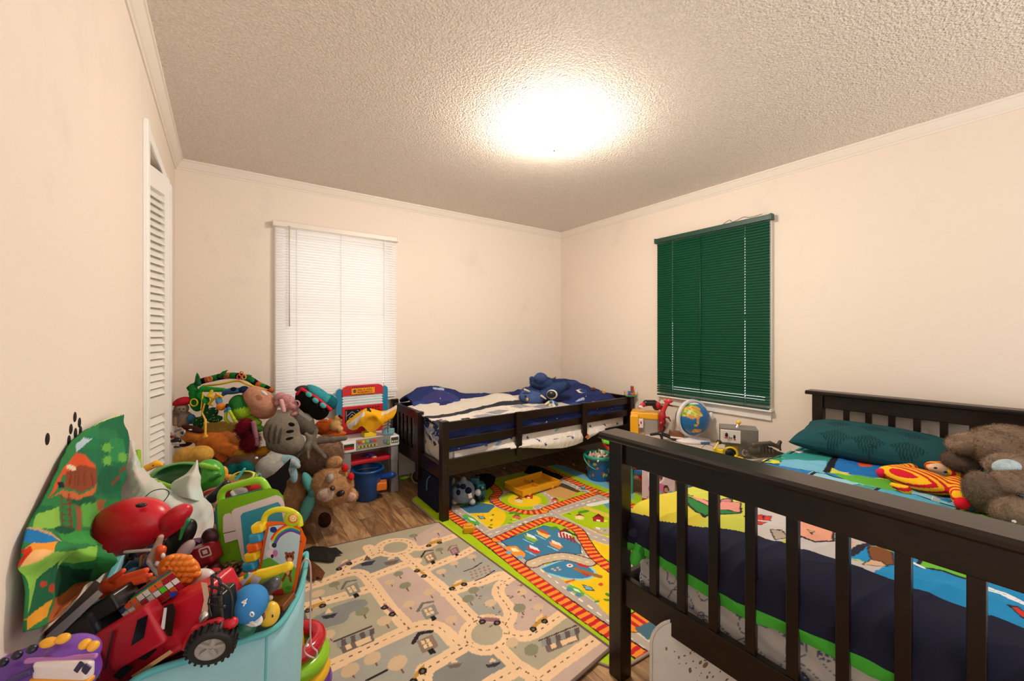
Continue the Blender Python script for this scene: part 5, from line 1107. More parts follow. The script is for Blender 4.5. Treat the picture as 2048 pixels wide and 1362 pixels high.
toy('toy_figure', 'small white and blue toy figure with dark visor beside the navy plush', 'toy figure', fr,
    [fr.E(1104, 789, 11, 9.5, 0, 9, col='E4DCD4'), fr.E(1103, 806, 7, 6, 0, 6, col='E4DCD4'), fr.K(1098, 804, 1091, 809, 2.6, 2.6, 3, 4, col='D8C49A'), fr.K(1108, 804, 1114, 809, 2.6, 2.6, 3, 4, col='2A5A86'), fr.K(1100, 810, 1098, 816, 3, 3, 2, 5, col='D8C49A'), fr.K(1107, 810, 1109, 816, 3, 3, 2, 5, col='E4DCD4')], 'p', 2, .9,
    parts=[('visor', [fr.E(1103, 789, 9.6, 7.8, 4, 6.5, col='16181E')], 'p', 1, .8), ('chest_panel', [fr.E(1102, 804, 3.6, 3, 5, 3, col='2A6A9A')], 'p', 1, .6)])
fr = Fr(1262, 786, 3.86)
toy('toy_blocks', 'green base plate on the bed corner post carrying toy bricks', 'toy bricks', fr, [fr.B(1261, 791, 11, 1.2, 8, .4, col='3AA04A')], 'p', 1, .8)
for u, v, a, b_, c in ((1252, 786, 3, 4, 'C8A87A'), (1258, 785, 3.5, 3, '2A6AC0'), (1265, 787, 4.5, 2.6, 'E0622A'), (1264, 778, 2.4, 6, '9A4A2C'), (1271, 785, 2.2, 4, 'D8D0C8'), (1259, 789, 5, 1.4, '6A3AA0')):
    f2 = Fr(u, v, 3.86); toy('toy_brick', {'C8A87A': 'tan', '2A6AC0': 'blue', 'E0622A': 'orange', '9A4A2C': 'tall rust red', 'D8D0C8': 'white', '6A3AA0': 'flat purple'}[c]+' toy brick on the green base plate at the bed corner', 'toy brick', f2, [f2.B(u, v, a, b_, 4, .4, col=c)], 'p', 1, .8)
for u, v, a, b_, c, lb in ((1185, 776, 5, 3, '5A2E22', 'brown toy block resting on the navy comforter mound'), (1207, 781, 3, 3.5, 'D8A83A', 'yellow toy brick behind the navy comforter mound')):
    f2 = Fr(u, v+3, 3.95); toy('toy_brick', lb, 'toy brick', f2, [f2.B(u, v+2, a, b_, 4, .6, col=c)], 'p', 1, .8)
# ================================================================ LOW TABLE UNDER THE GREEN BLIND AND WHAT STANDS THERE
tb = thing('low_table', 'low cream table along the right wall between the beds', 'table', (0, 0, 0))
MB().box((2.86, 1.06, .372), (3.195, 2.33, .40), bev=.004).build('table_top', mat('D6C8B8', 's', .5), tb)
for x in (2.87, 3.15):
    for y in (1.08, 2.28): MB().box((x, y, 0), (x+.035, y+.035, .372), bev=.003).build('leg', mat('C8BAA8', 's', .5), tb)
MB().box((3.17, 1.1, .09), (3.185, 2.3, .372)).build('back_board', mat('C8BAA8', 's', .5), tb)
ZT = .401
def onT(u, v): return fl(u, v, ZT)
# yellow and grey square toy with a face
fr = Fr(1289, 845, 3.56)
t = toy('toy_robot', 'yellow and grey box-shaped robot toy with a face by the far bed', 'toy robot', fr,
    [fr.B(1292, 850, 24, 17, 20, 2, -4, tz=-22, col='9A948C'), fr.B(1270, 848, 8, 20, 17, 2, 2, tz=-22, col='F0AE1E'), fr.B(1290, 828, 26, 6, 21, 1.5, -4, tz=-22, col='F0AE1E')], 'p', .6, 1.0,
    parts=[('face_plate', [fr.B(1277, 846, 9, 9, 2, .6, 15, tz=-22, col='E4DEDA')], 'p', 1, .7), ('eye', [fr.E(1271.5, 842, 1.6, 3, 17, 1.5, col='1C1C24')], 'p', 1, .5), ('eye', [fr.E(1282, 845, 1.6, 3, 19, 1.5, col='C8283A')], 'p', 1, .5), ('mouth', [fr.E(1277, 850, 2.4, 2, 18.5, 1, col='C8283A')], 'p', 1, .5), ('wheel', [fr.E(1303, 852, 4.5, 7.5, 14, 4, col='D8D4CC')], 'm', 1, .8), ('hand', [fr.E(1285, 868, 5, 2, 20, 4, col='C88A1E')], 'p', 1, .7)])
fr = Fr(1332, 835, 3.42)
toy('toy_dinosaur', 'red toy dinosaur standing upright left of the globe', 'toy dinosaur', fr,
    [fr.E(1324, 832, 7, 11, 0, 6, -12, col='B8242C'), fr.E(1325, 843, 7, 9, 0, 6, 0, col='A01E28'), fr.K(1326, 822, 1334, 806, 4.5, 3.8, 0, 2, col='C8323A'), fr.E(1337, 802, 9, 4.6, 2, 4, -4, col='D8404A'), fr.K(1334, 809, 1345, 812, 2.2, 1.4, 3, 3, col='8A1A22'), fr.K(1328, 834, 1337, 835, 2.2, 1.4, 4, 6, col='A01E28'), fr.K(1337, 835, 1341, 842, 1.4, 1.2, 6, 6, col='7A1620'), fr.K(1322, 848, 1320, 858, 4, 2.6, 3, 3, col='8A1A22'), fr.K(1320, 858, 1325, 867, 2.4, 2, 3, 3, col='8A1A22'), fr.K(1327, 848, 1329, 856, 3.4, 2, -4, -4, col='7A1620'), fr.K(1329, 856, 1325, 866, 2, 2, -4, -4, col='7A1620')], 'p', 2.5, .8,
    parts=[('eye', [fr.E(1337, 800.5, 1.2, 1.2, 6, 1, col='F0E0A0')], 'p', 1, .5), ('crest', [fr.E(1330, 801, 4, 3, 0, 3, 30, col='E8A08A')], 'p', 1, .7)])
fr = Fr(1303, 812, 3.5)
toy('toy_dragon', 'black and red winged toy crouching on the yellow robot box', 'toy dragon', fr,
    [fr.K(1280, 814, 1292, 806, 4, 5, col='C8283A'), fr.K(1292, 806, 1308, 806, 6, 6, col='1A1418'), fr.E(1313, 812, 8, 9, 0, 6, 10, col='1A1418'), fr.E(1317, 811, 5, 7, 5, 3, 10, col='B8202C'), fr.K(1280, 814, 1287, 818, 2.4, 1.6, 4, 4, col='E8D8D0'), fr.E(1322, 815, 4, 5, 3, 3, col='241A1E')], 'p', 3, .9)
fr = Fr(1320, 869, 3.3)
toy('toy_gun', 'black toy blaster lying on the cream table by the globe', 'toy', fr, [fr.K(1302, 869, 1322, 867, 2.6, 3, col='181416'), fr.K(1322, 867, 1345, 876, 4, 3.4, 0, 6, col='14161C'), fr.K(1322, 868, 1324, 878, 3, 2.4, 2, 5, col='14161C'), fr.K(1338, 874, 1350, 878, 3, 2.6, 5, 8, col='1C2A2A')], 'p', 2, .9)
fr = Fr(1352, 868, 3.28)
toy('book', 'small brown box-like book leaning beside the globe', 'book', fr, [fr.B(1353, 868, 13, 5.4, 9, .6, 0, -5, tz=-10, col='7A4E34')], 'p', .5, .9, parts=[('page_edge', [fr.B(1353, 874, 12.5, 1.6, 8.6, .4, 3, -5, tz=-10, col='E8DED0')], 's', .5, .7)])
# globe
gx = onT(1386, 883); t = thing('globe', 'globe in a white ring stand on the cream table', 'globe', (gx.x, gx.y, ZT), -YAW)
sgl = 3.2/FP; RG = .128
def earth(V):
    C = np.tile(np.array(hx('1464A0')), (len(V), 1)); P_ = V/np.linalg.norm(V, axis=1, keepdims=True); W = 0; rng = np.random.RandomState(6)
    n_ = np.zeros(len(V))
    for q_ in range(5): k_ = rng.randn(3)*3.2*(1+q_*.8); n_ += np.sin(P_ @ k_+rng.rand()*6)*.75**q_
    a, b_ = P_[:, 0], P_[:, 2]; land = (((a+.35)/.62)**2+((b_-.5)/.42)**2+n_*.18 < 1) | (((a+.05)/.30)**2+((b_+.62)/.17)**2+n_*.1 < 1) | (((a+.1)/.1)**2+((b_-.0)/.28)**2+n_*.15 < .9) | (((a+.2)/.16)**2+((b_+.25)/.07)**2+n_*.2 < .8)
    C[land] = hx('7FA83A'); C[land & (n_ > .1)] = hx('D8C040'); C[land & (n_ > .75)] = hx('C88A40'); C[land & (n_ < -.7)] = hx('4A8A3A'); C[P_[:, 2] > .93] = hx('D8E0E4'); return C
n = 140; TH, PH = np.meshgrid(np.linspace(0, 2*PI, n), np.linspace(.001, PI-.001, n//2)); V = np.stack([np.sin(PH)*np.cos(TH), np.sin(PH)*np.sin(TH), np.cos(PH)], -1).reshape(-1, 3)*RG
i = np.arange(n*(n//2)).reshape(n//2, n); Q = np.stack([i[:-1, :-1], i[1:, :-1], i[1:, 1:], i[:-1, 1:]], -1).reshape(-1, 4)
o = link('globe_ball', npmesh('globe_ball', V, Q, earth(V)), mat('@', 'p'), t); o.location = (-.005, 0, .188)
th_ = math.radians(-28); ring = MB(); pts = [(.146*math.cos(a), 0, .146*math.sin(a)) for a in np.linspace(0, 2*PI, 49)[:-1]]
vs = []; fs = []
for j, a in enumerate(np.linspace(0, 2*PI, 49)[:-1]):
    for rr, yy in ((.134, -.014), (.150, -.014), (.150, .014), (.134, .014)): vs.append((rr*math.cos(a), yy, rr*math.sin(a)))
for j in range(48):
    for q_ in range(4): fs.append((j*4+q_, j*4+(q_+1) % 4, ((j+1) % 48)*4+(q_+1) % 4, ((j+1) % 48)*4+q_))
ring.add(vs, fs, 0, False, Matrix.Translation((-.005, 0, .188)) @ Matrix.Rotation(.35, 4, 'Z')); ring.build('ring_frame', mat('DDD6D8', 'p', .35), t)
MB().ball((.135, -.02, .21), (.018, .014, .03)).build('knob', mat('E4DEDE', 'p'), t)
MB().lathe([(0, 0), (.115, 0), (.122, .008), (.115, .02), (.06, .035), (.03, .045), (.028, .06), (0, .06)], sx=1.15, sy=.75).build('stand', mat('E2DCDC', 'p'), t)
MB().box((.02, -.094, .003), (.09, -.075, .018), bev=.003).build('blue_panel', mat('2A6AA0', 'p'), t)
# grey robot
fr = Fr(1475, 885, 2.86)
GR = '77726C'
toy('toy_robot', 'grey metal box-headed robot toy with yellow antenna ball', 'toy robot', fr,
    [fr.B(1476, 870, 33, 17, 20, 1, -4, tz=-24, col=GR), fr.B(1474, 897, 21, 11, 14, 1, -2, tz=-24, col='8A857E'), fr.B(1490, 911, 19, 9, 14, 1.5, -2, tz=-24, col='9A958C')], 'p', .8, 1.1,
    parts=[('face_plate', [fr.B(1461, 873, 17.5, 12.5, 1.5, .5, 19, tz=-24, col='D8D0CC')], 'p', 1, .7), ('eye', [fr.E(1453, 870, 3, 5, 21, 1.5, col='1C1A1C')], 'p', 1, .5), ('eye', [fr.E(1469.5, 874, 3, 5, 22.5, 1.5, col='1C1A1C')], 'p', 1, .5), ('cheek', [fr.E(1452, 875, 3, 2, 21.4, 1.2, col='C83A4A')], 'p', 1, .5), ('cheek', [fr.E(1470, 879, 3, 2, 23, 1.2, col='C83A4A')], 'p', 1, .5), ('mouth', [fr.K(1458.5, 875, 1461, 876.5, .7, .7, 21.5, 22, col='3A2A2A'), fr.K(1461, 876.5, 1464, 875.5, .7, .7, 22, 22, col='3A2A2A')], 'p', .4, .4),
           ('antenna', [fr.K(1474, 856, 1476, 848, 5, 1.6, 0, 0, col='C8C0B4')], 'm', 1, .7), ('antenna_ball', [fr.E(1477, 845, 4.6, 4.2, 0, 4.4, col='E9BC1E')], 'p', 1, .7), ('warning_sticker', [fr.B(1470, 896, 5, 4, 1, .3, 14.5, tz=-24, col='C8883A')], 's', 1, .6), ('ear_bolt', [fr.E(1496, 881, 2.2, 2.2, 16, 2, col='141414')], 'p', 1, .5), ('grip_claw', [fr.T(1490, 905, 5, 1.8, 16, col='D8D0C4')], 'm', 1, .7)])
fr = Fr(1448, 900, 2.75)
toy('toy_headphones', 'yellow and black toy forklift in front of the grey robot', 'toy forklift', fr,
    [fr.T(1461, 907, 12, 2, 2, tz=-20, col='E3C01C'), fr.E(1461, 907, 11, 10, 0, 4, col='16141A'), fr.B(1436, 902, 9, 5, 8, 1, 0, tz=-24, col='E9C41E'), fr.K(1429, 898, 1437, 884, 1.6, 1.6, 6, 2, col='E9C41E'), fr.E(1438, 884, 5, 4.6, 0, 5, col='1A1A1A'), fr.K(1472, 913, 1484, 918, 3, 3.4, 4, 8, col='E9C41E'), fr.E(1485, 919, 4.5, 3, 8, 4, col='241E1A')], 'p', 1.2, .9)
fr = Fr(1530, 900, 2.72)
BR = '4A4238'
toy('toy_dinosaur', 'dark olive rubber monster toy lying on its side behind the robot', 'toy dinosaur', fr,
    [fr.E(1513, 900, 17, 14, 0, 12, 8, col=BR), fr.K(1520, 903, 1545, 906, 12, 8, col=BR), fr.K(1545, 906, 1580, 912, 8, 1.6, col=BR), fr.K(1508, 890, 1540, 887, 6, 4.5, 4, 4, col='4E463A'), fr.K(1540, 887, 1556, 893, 4.5, 4, 4, 4, col='4E463A'), fr.K(1556, 893, 1560, 884, 3.6, 3.6, 4, 4, col='3E382E'), fr.K(1558, 893, 1561, 900, 2.6, 2, 4, 4, col='3E382E')]+[fr.T(1514+i*7, 901+i*.8, 12-i*.8, 1.2, 0, tz=90, col='3A342A') for i in range(5)], 'p', 3, 1.1)
lt = MB(); lt.tube(smooth_path([tuple(at(1403, 896, 2.9)), tuple(at(1412, 889, 2.9)), tuple(at(1425, 892, 2.85)), tuple(at(1430, 900, 2.8))], 6), .0015, n=5); tag(lt.build('cable', mat('1A1A1A', 'p')), 'thin black cable looping on the cream table left of the robot', 'cable')
# ---- between the beds on the floor
fr = Fr(1290, 960, 3.2)
t = toy('folding_stool', 'red and turquoise childrens stool with blue seat seen behind the footboard', 'stool', fr, [fr.B(1256, 893, 46, 4, 30, 2, -6, col='C8301E'), fr.K(1268, 895, 1268, 935, 3, 3, 0, 0, col='C8301E'), fr.K(1268, 933, 1292, 975, 3, 3, 2, 4, col='C8301E')], 'p', 1, 1.2,
    parts=[('seat', [fr.B(1284, 942, 16, 5, 12, 2, 0, tz=-20, col='1A64A8')], 'p', 1, 1.1), ('leg', [fr.K(1262, 940, 1262, 985, 5, 4, 0, 0, col='3AA894')], 'p', 1, 1.1), ('leg', [fr.K(1300, 940, 1306, 985, 5, 4, -4, -4, col='3AA894')], 'p', 1, 1.1), ('brace', [fr.K(1270, 935, 1308, 935, 3, 3, 0, 0, col='C8301E')], 'p', 1, 1.1)], bodyname='frame')
def bagcol(S, T_, W, H):
    r = Ras(0, 0, W, H, .003, 'D8B8C8'); r.ell(.10, .20, .06, .06, 'EADDE4'); r.ell(.10, .20, .048, .048, '6A3A5C'); r.poly([(.07, .16), (.10, .21), (.14, .17), (.12, .155)], 'D87AB0'); r.ell(.075, .21, .02, .03, 'C880A8')
    r.ell(.12, .10, .075, .05, 'D86AA8'); r.ell(.19, .24, .02, .016, 'B82A8A'); r.ell(.17, .11, .02, .03, '4A2A24'); r.ell(.17, .105, .013, .018, 'C89078'); r.ell(.20, .085, .022, .02, '8AA8C0'); r.ell(.12, .075, .02, .02, '7AB0B8'); r.ell(.19, .05, .025, .03, 'A87AC8')
    rnd = random.Random(2)
    for i in range(60): r.ell(rnd.uniform(0, W), rnd.uniform(0, .045), .004, .004, rnd.choice(['F0E8F0', 'E03A7A', 'B82A5A']))
    r.line([(0, .012), (W, .012)], .02, 'C8203C'); rnd = random.Random(5)
    return r.get(S*W, T_*H)
p0 = fl(1284, 1004); p1 = fl(1350, 1014); bg = thing('gift_bag', 'pink printed gift bag standing on the rug behind the footboard', 'gift bag', (0, 0, 0))
dv = Vector((p1.x-p0.x, p1.y-p0.y, 0)); bk_ = Vector((-dv.y, dv.x, 0)).normalized()*.10
if bk_.dot(Vector((SN, CS, 0))) < 0: bk_ = -bk_
def bagside(a, b_, nm, colf):
    rows = [[(a.x+(b_.x-a.x)*s_, a.y+(b_.y-a.y)*s_, z) for s_ in (0, .33, .66, 1)] for z in (.010, .10, .2, .30)]
    return sheetgrid(nm, rows, 26, 30, colf, dv.length if nm == 'front_panel' else .1, .29, .001, .003, bg, 's', 3, 12)
bagside(p0, p1, 'front_panel', bagcol); bagside(p0+bk_, p0, 'side_panel', lambda S, T_, W, H: Ras(0, 0, W, H, .004, 'E4D4DC').get(S*W, T_*H)); bagside(p1, p1+bk_, 'side_panel', lambda S, T_, W, H: Ras(0, 0, W, H, .004, 'D8C0D0').get(S*W, T_*H)); bagside(p1+bk_, p0+bk_, 'back_panel', lambda S, T_, W, H: Ras(0, 0, W, H, .004, 'D8B8C8').get(S*W, T_*H))
fr = Fr(1390, 985, 2.75)
toy('toy_crate', 'yellow toy crate on the floor between the beds', 'crate', fr, [fr.B(1380, 1000, 16, 9, 12, 1.5, 0, col='D8B41E'), fr.B(1380, 1000, 9, 5, 14, 1, 8, col='5A4410')], 'p', .6, 1.1)
fr = Fr(1398, 985, 2.8)
toy('toy_car', 'red toy car with white and black parts on the yellow crate', 'toy car', fr, [fr.E(1398, 986, 18, 8, 0, 10, -10, col='B0241E'), fr.E(1392, 979, 10, 6, 2, 8, 0, col='C8342C'), fr.E(1408, 984, 6, 4, 8, 4, col='E0D8D0')], 'p', 2, 1.0, parts=[('wheel', [fr.E(1390, 993, 5, 5, 9, 3, col='141214')], 'p', 1, .8), ('wheel', [fr.E(1410, 992, 5, 5, 9, 3, col='141214')], 'p', 1, .8)])
fr = Fr(1390, 968, 3.0)
toy('plastic_bag', 'crumpled grey see-through bag of toys against the low table', 'bag', fr, [fr.E(1375, 975, 14, 10, 0, 12, 10, col='2A6A8A'), fr.E(1390, 966, 18, 12, -4, 14, -15, col='8A847C'), fr.E(1404, 975, 12, 12, 0, 12, 0, col='6E6A60'), fr.E(1370, 985, 12, 8, 3, 9, 0, col='9A96B0')], 'p', 3, 1.3)
# green toy laptop resting on the far bed rail end
fr = Fr(1216, 880, 3.2)
toy('toy_laptop', 'lime green toy tray with pink panel at the corner of the low table', 'toy', fr, [fr.B(1219, 884, 14, 3.2, 11, 1.5, 0, -14, col='6ACB2A')], 'p', 1, .9, parts=[('pink_panel', [fr.B(1222, 878, 9, 2, 8, .8, 2, -14, col='D8A8B0')], 'p', 1, .8)])
# white foam mat leaning under the near bed
fr = Fr(1400, 1330, 1.36)
def stain(V, C):
    C = C.copy(); rnd = random.Random(8); lo, hi = V.min(0), V.max(0)
    for i in range(70):
        q_ = np.array([rnd.gauss(.5, .2), 0, rnd.gauss(.45, .2)]); x = lo+(hi-lo)*q_; r_ = abs(rnd.gauss(0, .003))+.001; d_ = np.hypot(V[:, 0]-x[0], V[:, 2]-x[2]); C[d_ < r_] = hx(rnd.choice(['6A4A30', '8A6A48', 'A08060']))
    return C
t = thingF('foam_pad', 'white foam pad with brown stains standing under the near bed', 'foam pad', fr)
mb = MB(); slab(mb, fr, rrect(1299, 1238, 1640, 1560, 48, 8), -30, 26); mb.build('pad', mat('D8D0C8', 'c'), t)
mb = MB(); slab(mb, fr, rrect(1306, 1245, 1634, 1553, 44, 8), 26, 28); mb.build('quilted_face', mat('DDD6CE', 'c'), t)
rnd = random.Random(8); mb = MB()
for i in range(80):
    a_, b_ = rnd.gauss(1420, 50), rnd.gauss(1325, 28)
    if a_ < 1320 or b_ < 1262: continue
    rr_ = abs(rnd.gauss(0, 1.6))+.6; slab(mb, fr, ell(a_, b_, rr_*1.3, rr_*.8, 8, rnd.uniform(0, 90)), 28, 28.2)
mb.build('stains', mat('8A6A4C', 's'), t)['kind'] = 'stuff'
# ---- on the near bed
fr = Fr(1850, 950, 1.68)
RR_, YY = 'C8182C', 'F2B81C'
def dollcol(V, C):
    x, z = V[:, 0]/fr.s, V[:, 2]/fr.s; a = (x*.75-z*.66); C = C.copy(); b_ = np.abs(x*.66+z*.75+6)
    return np.where((np.sin((a+b_*.55)*.42) > .15)[:, None], np.array(hx(RR_)), np.array(hx(YY)))
ZD = .595
def L(u, v): return fr.pl(v, ZD+.03)
toy('rag_doll', 'red and yellow patterned plush doll with pale oval face lying on the near bed', 'plush toy', fr,
    [fr.E(1900, 944, 40, 17, L(0, 946), 34, -14, col=RR_), fr.E(1840, 960, 50, 20, L(0, 960), 60, -4, col=RR_), fr.K(1822, 938, 1770, 943, 11, 10, L(0, 940), L(0, 945), col=RR_), fr.K(1912, 965, 1922, 998, 13, 14, L(0, 968), L(0, 1000), col=RR_), fr.K(1812, 980, 1786, 970, 9, 5, L(0, 978), L(0, 972), col=RR_)], 'c', 8, 1.6, cols=dollcol,
    parts=[('face', [fr.E(1886, 941, 29, 12, L(0, 944)+16, 14, -14, col='EBC8A8')], 'c', 1, 1.0), ('eye', [fr.E(1871, 936, 3.6, 2, L(0, 944)+30, 2, col='1C1410')], 'p', 1, .6), ('eye', [fr.E(1891, 944, 3.8, 2.2, L(0, 944)+30, 2, col='1C1410')], 'p', 1, .6), ('hand', [fr.E(1763, 946, 8, 9, L(0, 946), 9, col='D81E4A')], 'c', 1, 1), ('foot', [fr.E(1924, 1007, 13, 12, L(0, 1004)+6, 10, col='D8182C')], 'c', 1, 1), ('care_tag', [fr.B(1872, 999, 8, 4, .8, .4, L(0, 996), -20, col='E8E0D8')], 'c', 1, .8)])
fr = Fr(1990, 940, 1.50)
F1, F2 = '927B68', '7C6858'
toy('teddy_bear', 'large grey brown teddy bear lying at the right on the near bed', 'plush toy', fr,
    [fr.E(2016, 896, 64, 44, -110, 60, 0, col=F1), fr.E(1935, 886, 36, 20, -140, 26, 10, col='9C8470'), fr.E(1928, 922, 34, 22, -160, 30, 0, col='6A5A4E'), fr.E(2013, 930, 38, 24, -24, 26, 6, col='9A8370'), fr.E(1968, 986, 27, 43, 0, 32, 14, col=F2), fr.E(2034, 975, 54, 36, 14, 34, -6, col=F1), fr.E(2040, 1028, 50, 35, 44, 34, -4, col=F1), fr.E(2110, 960, 70, 80, -40, 60, 0, col=F1)], 'f', 2.2, 2.4, fur=.010, furparts=('muzzle',),
    parts=[('ear_patch', [fr.E(2013, 934, 24, 15, 2, 16, 10, col='C4D8E0')], 'f', 2, 1.5), ('eye', [fr.E(2041, 990, 7, 4, 50, 5, col='0C0C0E')], 'p', 1, 1), ('muzzle', [fr.E(2085, 1000, 34, 24, 46, 24, col='A08A78')], 'f', 3, 2), ('bead', [fr.E(2028, 1043, 4, 3, 79, 3, col='D8D0C4')], 'p', 1, .8)])
# ================================================================ THE TOY HEAP IN THE LEFT CORNER
def wd(u): return XL/(SN+(u-CX)/FP*CS)   # distance at which this direction meets the left wall
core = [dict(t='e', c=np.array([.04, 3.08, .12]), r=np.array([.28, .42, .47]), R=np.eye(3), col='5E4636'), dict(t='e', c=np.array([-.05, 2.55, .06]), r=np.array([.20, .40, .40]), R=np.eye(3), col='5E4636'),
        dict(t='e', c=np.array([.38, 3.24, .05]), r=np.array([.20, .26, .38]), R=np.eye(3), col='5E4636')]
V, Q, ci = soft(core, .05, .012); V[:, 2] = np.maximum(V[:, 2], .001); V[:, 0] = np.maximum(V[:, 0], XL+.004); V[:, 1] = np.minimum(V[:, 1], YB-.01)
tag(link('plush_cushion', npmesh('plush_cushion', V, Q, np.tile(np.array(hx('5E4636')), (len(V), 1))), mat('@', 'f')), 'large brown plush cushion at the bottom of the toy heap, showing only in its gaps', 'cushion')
G1, G2 = '1F7A36', '2E9A3C'
fr = Fr(400, 800, 2.52)
toy('plush_dragon', 'green plush dragon with yellow trim hanging at the top left of the heap', 'plush toy', fr,
    [fr.E(394, 801, 13, 22, 0, 12, 4, col=G1), fr.K(388, 785, 386, 774, 9, 6, col=G1), fr.K(405, 778, 448, 780, 6, 4, 4, 0, col=G2), fr.K(400, 790, 412, 805, 5, 4, 8, 8, col=G2), fr.K(378, 776, 386, 772, 4, 5, col='1A5A30'), fr.K(412, 800, 408, 835, 6, 5, 4, 4, col='1E6A3A')], 'f', 4, 1.2,
    parts=[('horn', [fr.K(398, 768, 396, 748, 4, .8, 0, 0, col='1E5A34')], 'c', 1, .8), ('yellow_trim', [fr.T(388, 805, 7, 1.2, 12, col='E0C020')], 'c', 1, .6), ('yellow_trim', [fr.K(406, 785, 402, 818, 1.6, 1.2, 12, 10, col='E0C020')], 'c', 1, .6), ('lightning_fringe', [fr.K(424, 782, 418, 792, 3, 3, 6, 8, col='E9C020'), fr.K(418, 792, 428, 796, 3, 3, 8, 8, col='E9C020'), fr.K(428, 796, 418, 808, 3, 2, 8, 8, col='E9C020'), fr.K(418, 808, 426, 812, 2, 1, 8, 8, col='E9C020')], 'c', 2, .8)])
def dotcol(a, b, n, r_, seed):
    def f(V, C):
        C = np.tile(np.array(hx(a)), (len(V), 1)); rnd = random.Random(seed); idx = [rnd.randrange(len(V)) for _ in range(n)]
        for i in idx: C[np.linalg.norm(V-V[i], axis=1) < r_] = hx(b)
        return C
    return f
fr = Fr(410, 835, 2.46)
toy('plush_frog', 'dark green white-dotted plush legs hanging below the green dragon', 'plush toy', fr, [fr.E(396, 846, 9, 12, 0, 8, 20, col=G1), fr.E(424, 825, 12, 10, -2, 9, 30, col=G1), fr.E(430, 838, 15, 7, 0, 8, 8, col=G1), fr.K(400, 840, 422, 830, 6, 7, col=G1)], 'f', 4, 1.0, cols=dotcol('1E5226', 'D8E0C0', 110, .0024, 3))
# coiled festival dragon: one long striped tube with spikes
fr = Fr(460, 765, 2.62); path = smooth_path([(383, 790, 6), (386, 776, 2), (400, 764, -4), (425, 757, -8), (450, 752, -10), (475, 752, -8), (497, 757, -4), (515, 768, 0), (532, 775, 4), (546, 782, 6)], 8)
t = thingF('cloth_dragon', 'striped green and black cloth dragon with pointed spikes coiled over the heap top', 'plush toy', fr)
mb = MB(); rr = [6.5*fr.s*(.6+.4*math.sin(PI*(i+4)/(len(path)+8))) for i in range(len(path))]
for i in range(0, len(path)-1, 4):
    seg = [tuple(fr.p(*q_)) for q_ in path[i:i+5]]; mb.tube(seg, rr[i:i+5], (i//4) % 3, n=10)
mb.build('body', [mat('24803C', 'f'), mat('16161A', 'f'), mat('C86A3A', 'f')], t)
for u, v, z, du, dv_ in ((396, 765, 0, -2, -20), (450, 750, -6, 2, -1), (440, 754, -4, 16, -14), (490, 757, 0, 14, -6), (505, 764, 2, 3, -6), (381, 778, 4, -6, -2)):
    MB().tube([tuple(fr.p(u, v, z)), tuple(fr.p(u+du*.5, v+dv_*.5-2, z)), tuple(fr.p(u+du, v+dv_, z))], [5.5*fr.s, 3.4*fr.s, .3*fr.s], n=8).build('spike', mat('1E6A38', 'c'), t)
for u, v, c in ((483, 748, 'E08A50'), (478, 754, 'D84A30'), (420, 758, 'E07A50'), (488, 754, 'E0A050')): MB().tube([tuple(fr.p(u+4*math.cos(a), v+4.5*math.sin(a), 8)) for a in np.linspace(0, 2*PI, 15)[:-1]], 1.3*fr.s, n=6, closed=True).build('eyelet', mat(c, 'c'), t)
MB().tube([tuple(fr.p(*q_)) for q_ in smooth_path([(405, 772, 8), (440, 768, 10), (475, 762, 6), (500, 771, 8), (540, 780, 8)], 6)], 2*fr.s, n=6).build('yellow_ribbon', mat('E0B82A', 'c'), t)
fr = Fr(367, 828, 2.50)
toy('plush_rabbit', 'beige long-eared plush with red cap and blue coat against the corner', 'plush toy', fr,
    [fr.E(363, 817, 13, 11, 2, 11, col='A48C78'), fr.E(369, 837, 15, 15, -4, 12, col='94806E'), fr.K(349, 824, 350, 848, 4.5, 4, 5, 7, col='B08A68'), fr.K(372, 842, 360, 850, 7, 5, 2, 5, col='A48C78')], 'f', 3, 1.2,
    parts=[('cap', [fr.E(366, 803, 16, 9, 2, 13, 12, col='B0182A'), fr.E(354, 807, 10, 4, 7, 8, 10, col='C81E30')], 'c', 3, 1), ('coat', [fr.E(383, 838, 6, 10, 2, 9, 8, col='2A5A7A')], 'c', 1, 1), ('eye', [fr.E(359, 818, 1.6, 1.6, 12, 1.2, col='1A1410')], 'p', 1, .5), ('eye', [fr.E(367, 818, 1.6, 1.6, 12.5, 1.2, col='1A1410')], 'p', 1, .5), ('nose', [fr.E(362.5, 823, 1.8, 1.3, 13, 1.2, col='4A2A20')], 'p', 1, .5)])
fr = Fr(483, 820, 2.50)
def zig(V, C):
    x, z = V[:, 0]/fr.s, V[:, 2]/fr.s; top = (z-.75*x*-1*-.6+0 > 3+3.5*np.abs(((x*.22) % 1)-.5)*2-x*.25) & (x < 18); C = C.copy(); C[top & (z > -14)] = hx('2E7A32'); return C
toy('plush_turtle', 'lime green plush ball with darker green zigzag top', 'plush toy', fr, [fr.E(480, 813, 19, 24, 0, 19, 22, col='9AC22A'), fr.E(485, 824, 19, 17, 2, 18, 0, col='9AC22A')], 'f', 6, 1.2, cols=zig,
    parts=[('foot', [fr.K(503, 838, 516, 846, 8, 7, 2, 2, col='86B42A')], 'f', 1, 1.1), ('foot', [fr.E(518, 857, 9, 7, 2, 8, -10, col='4A9A32')], 'f', 1, 1.1)])
fr = Fr(456, 828, 2.42)
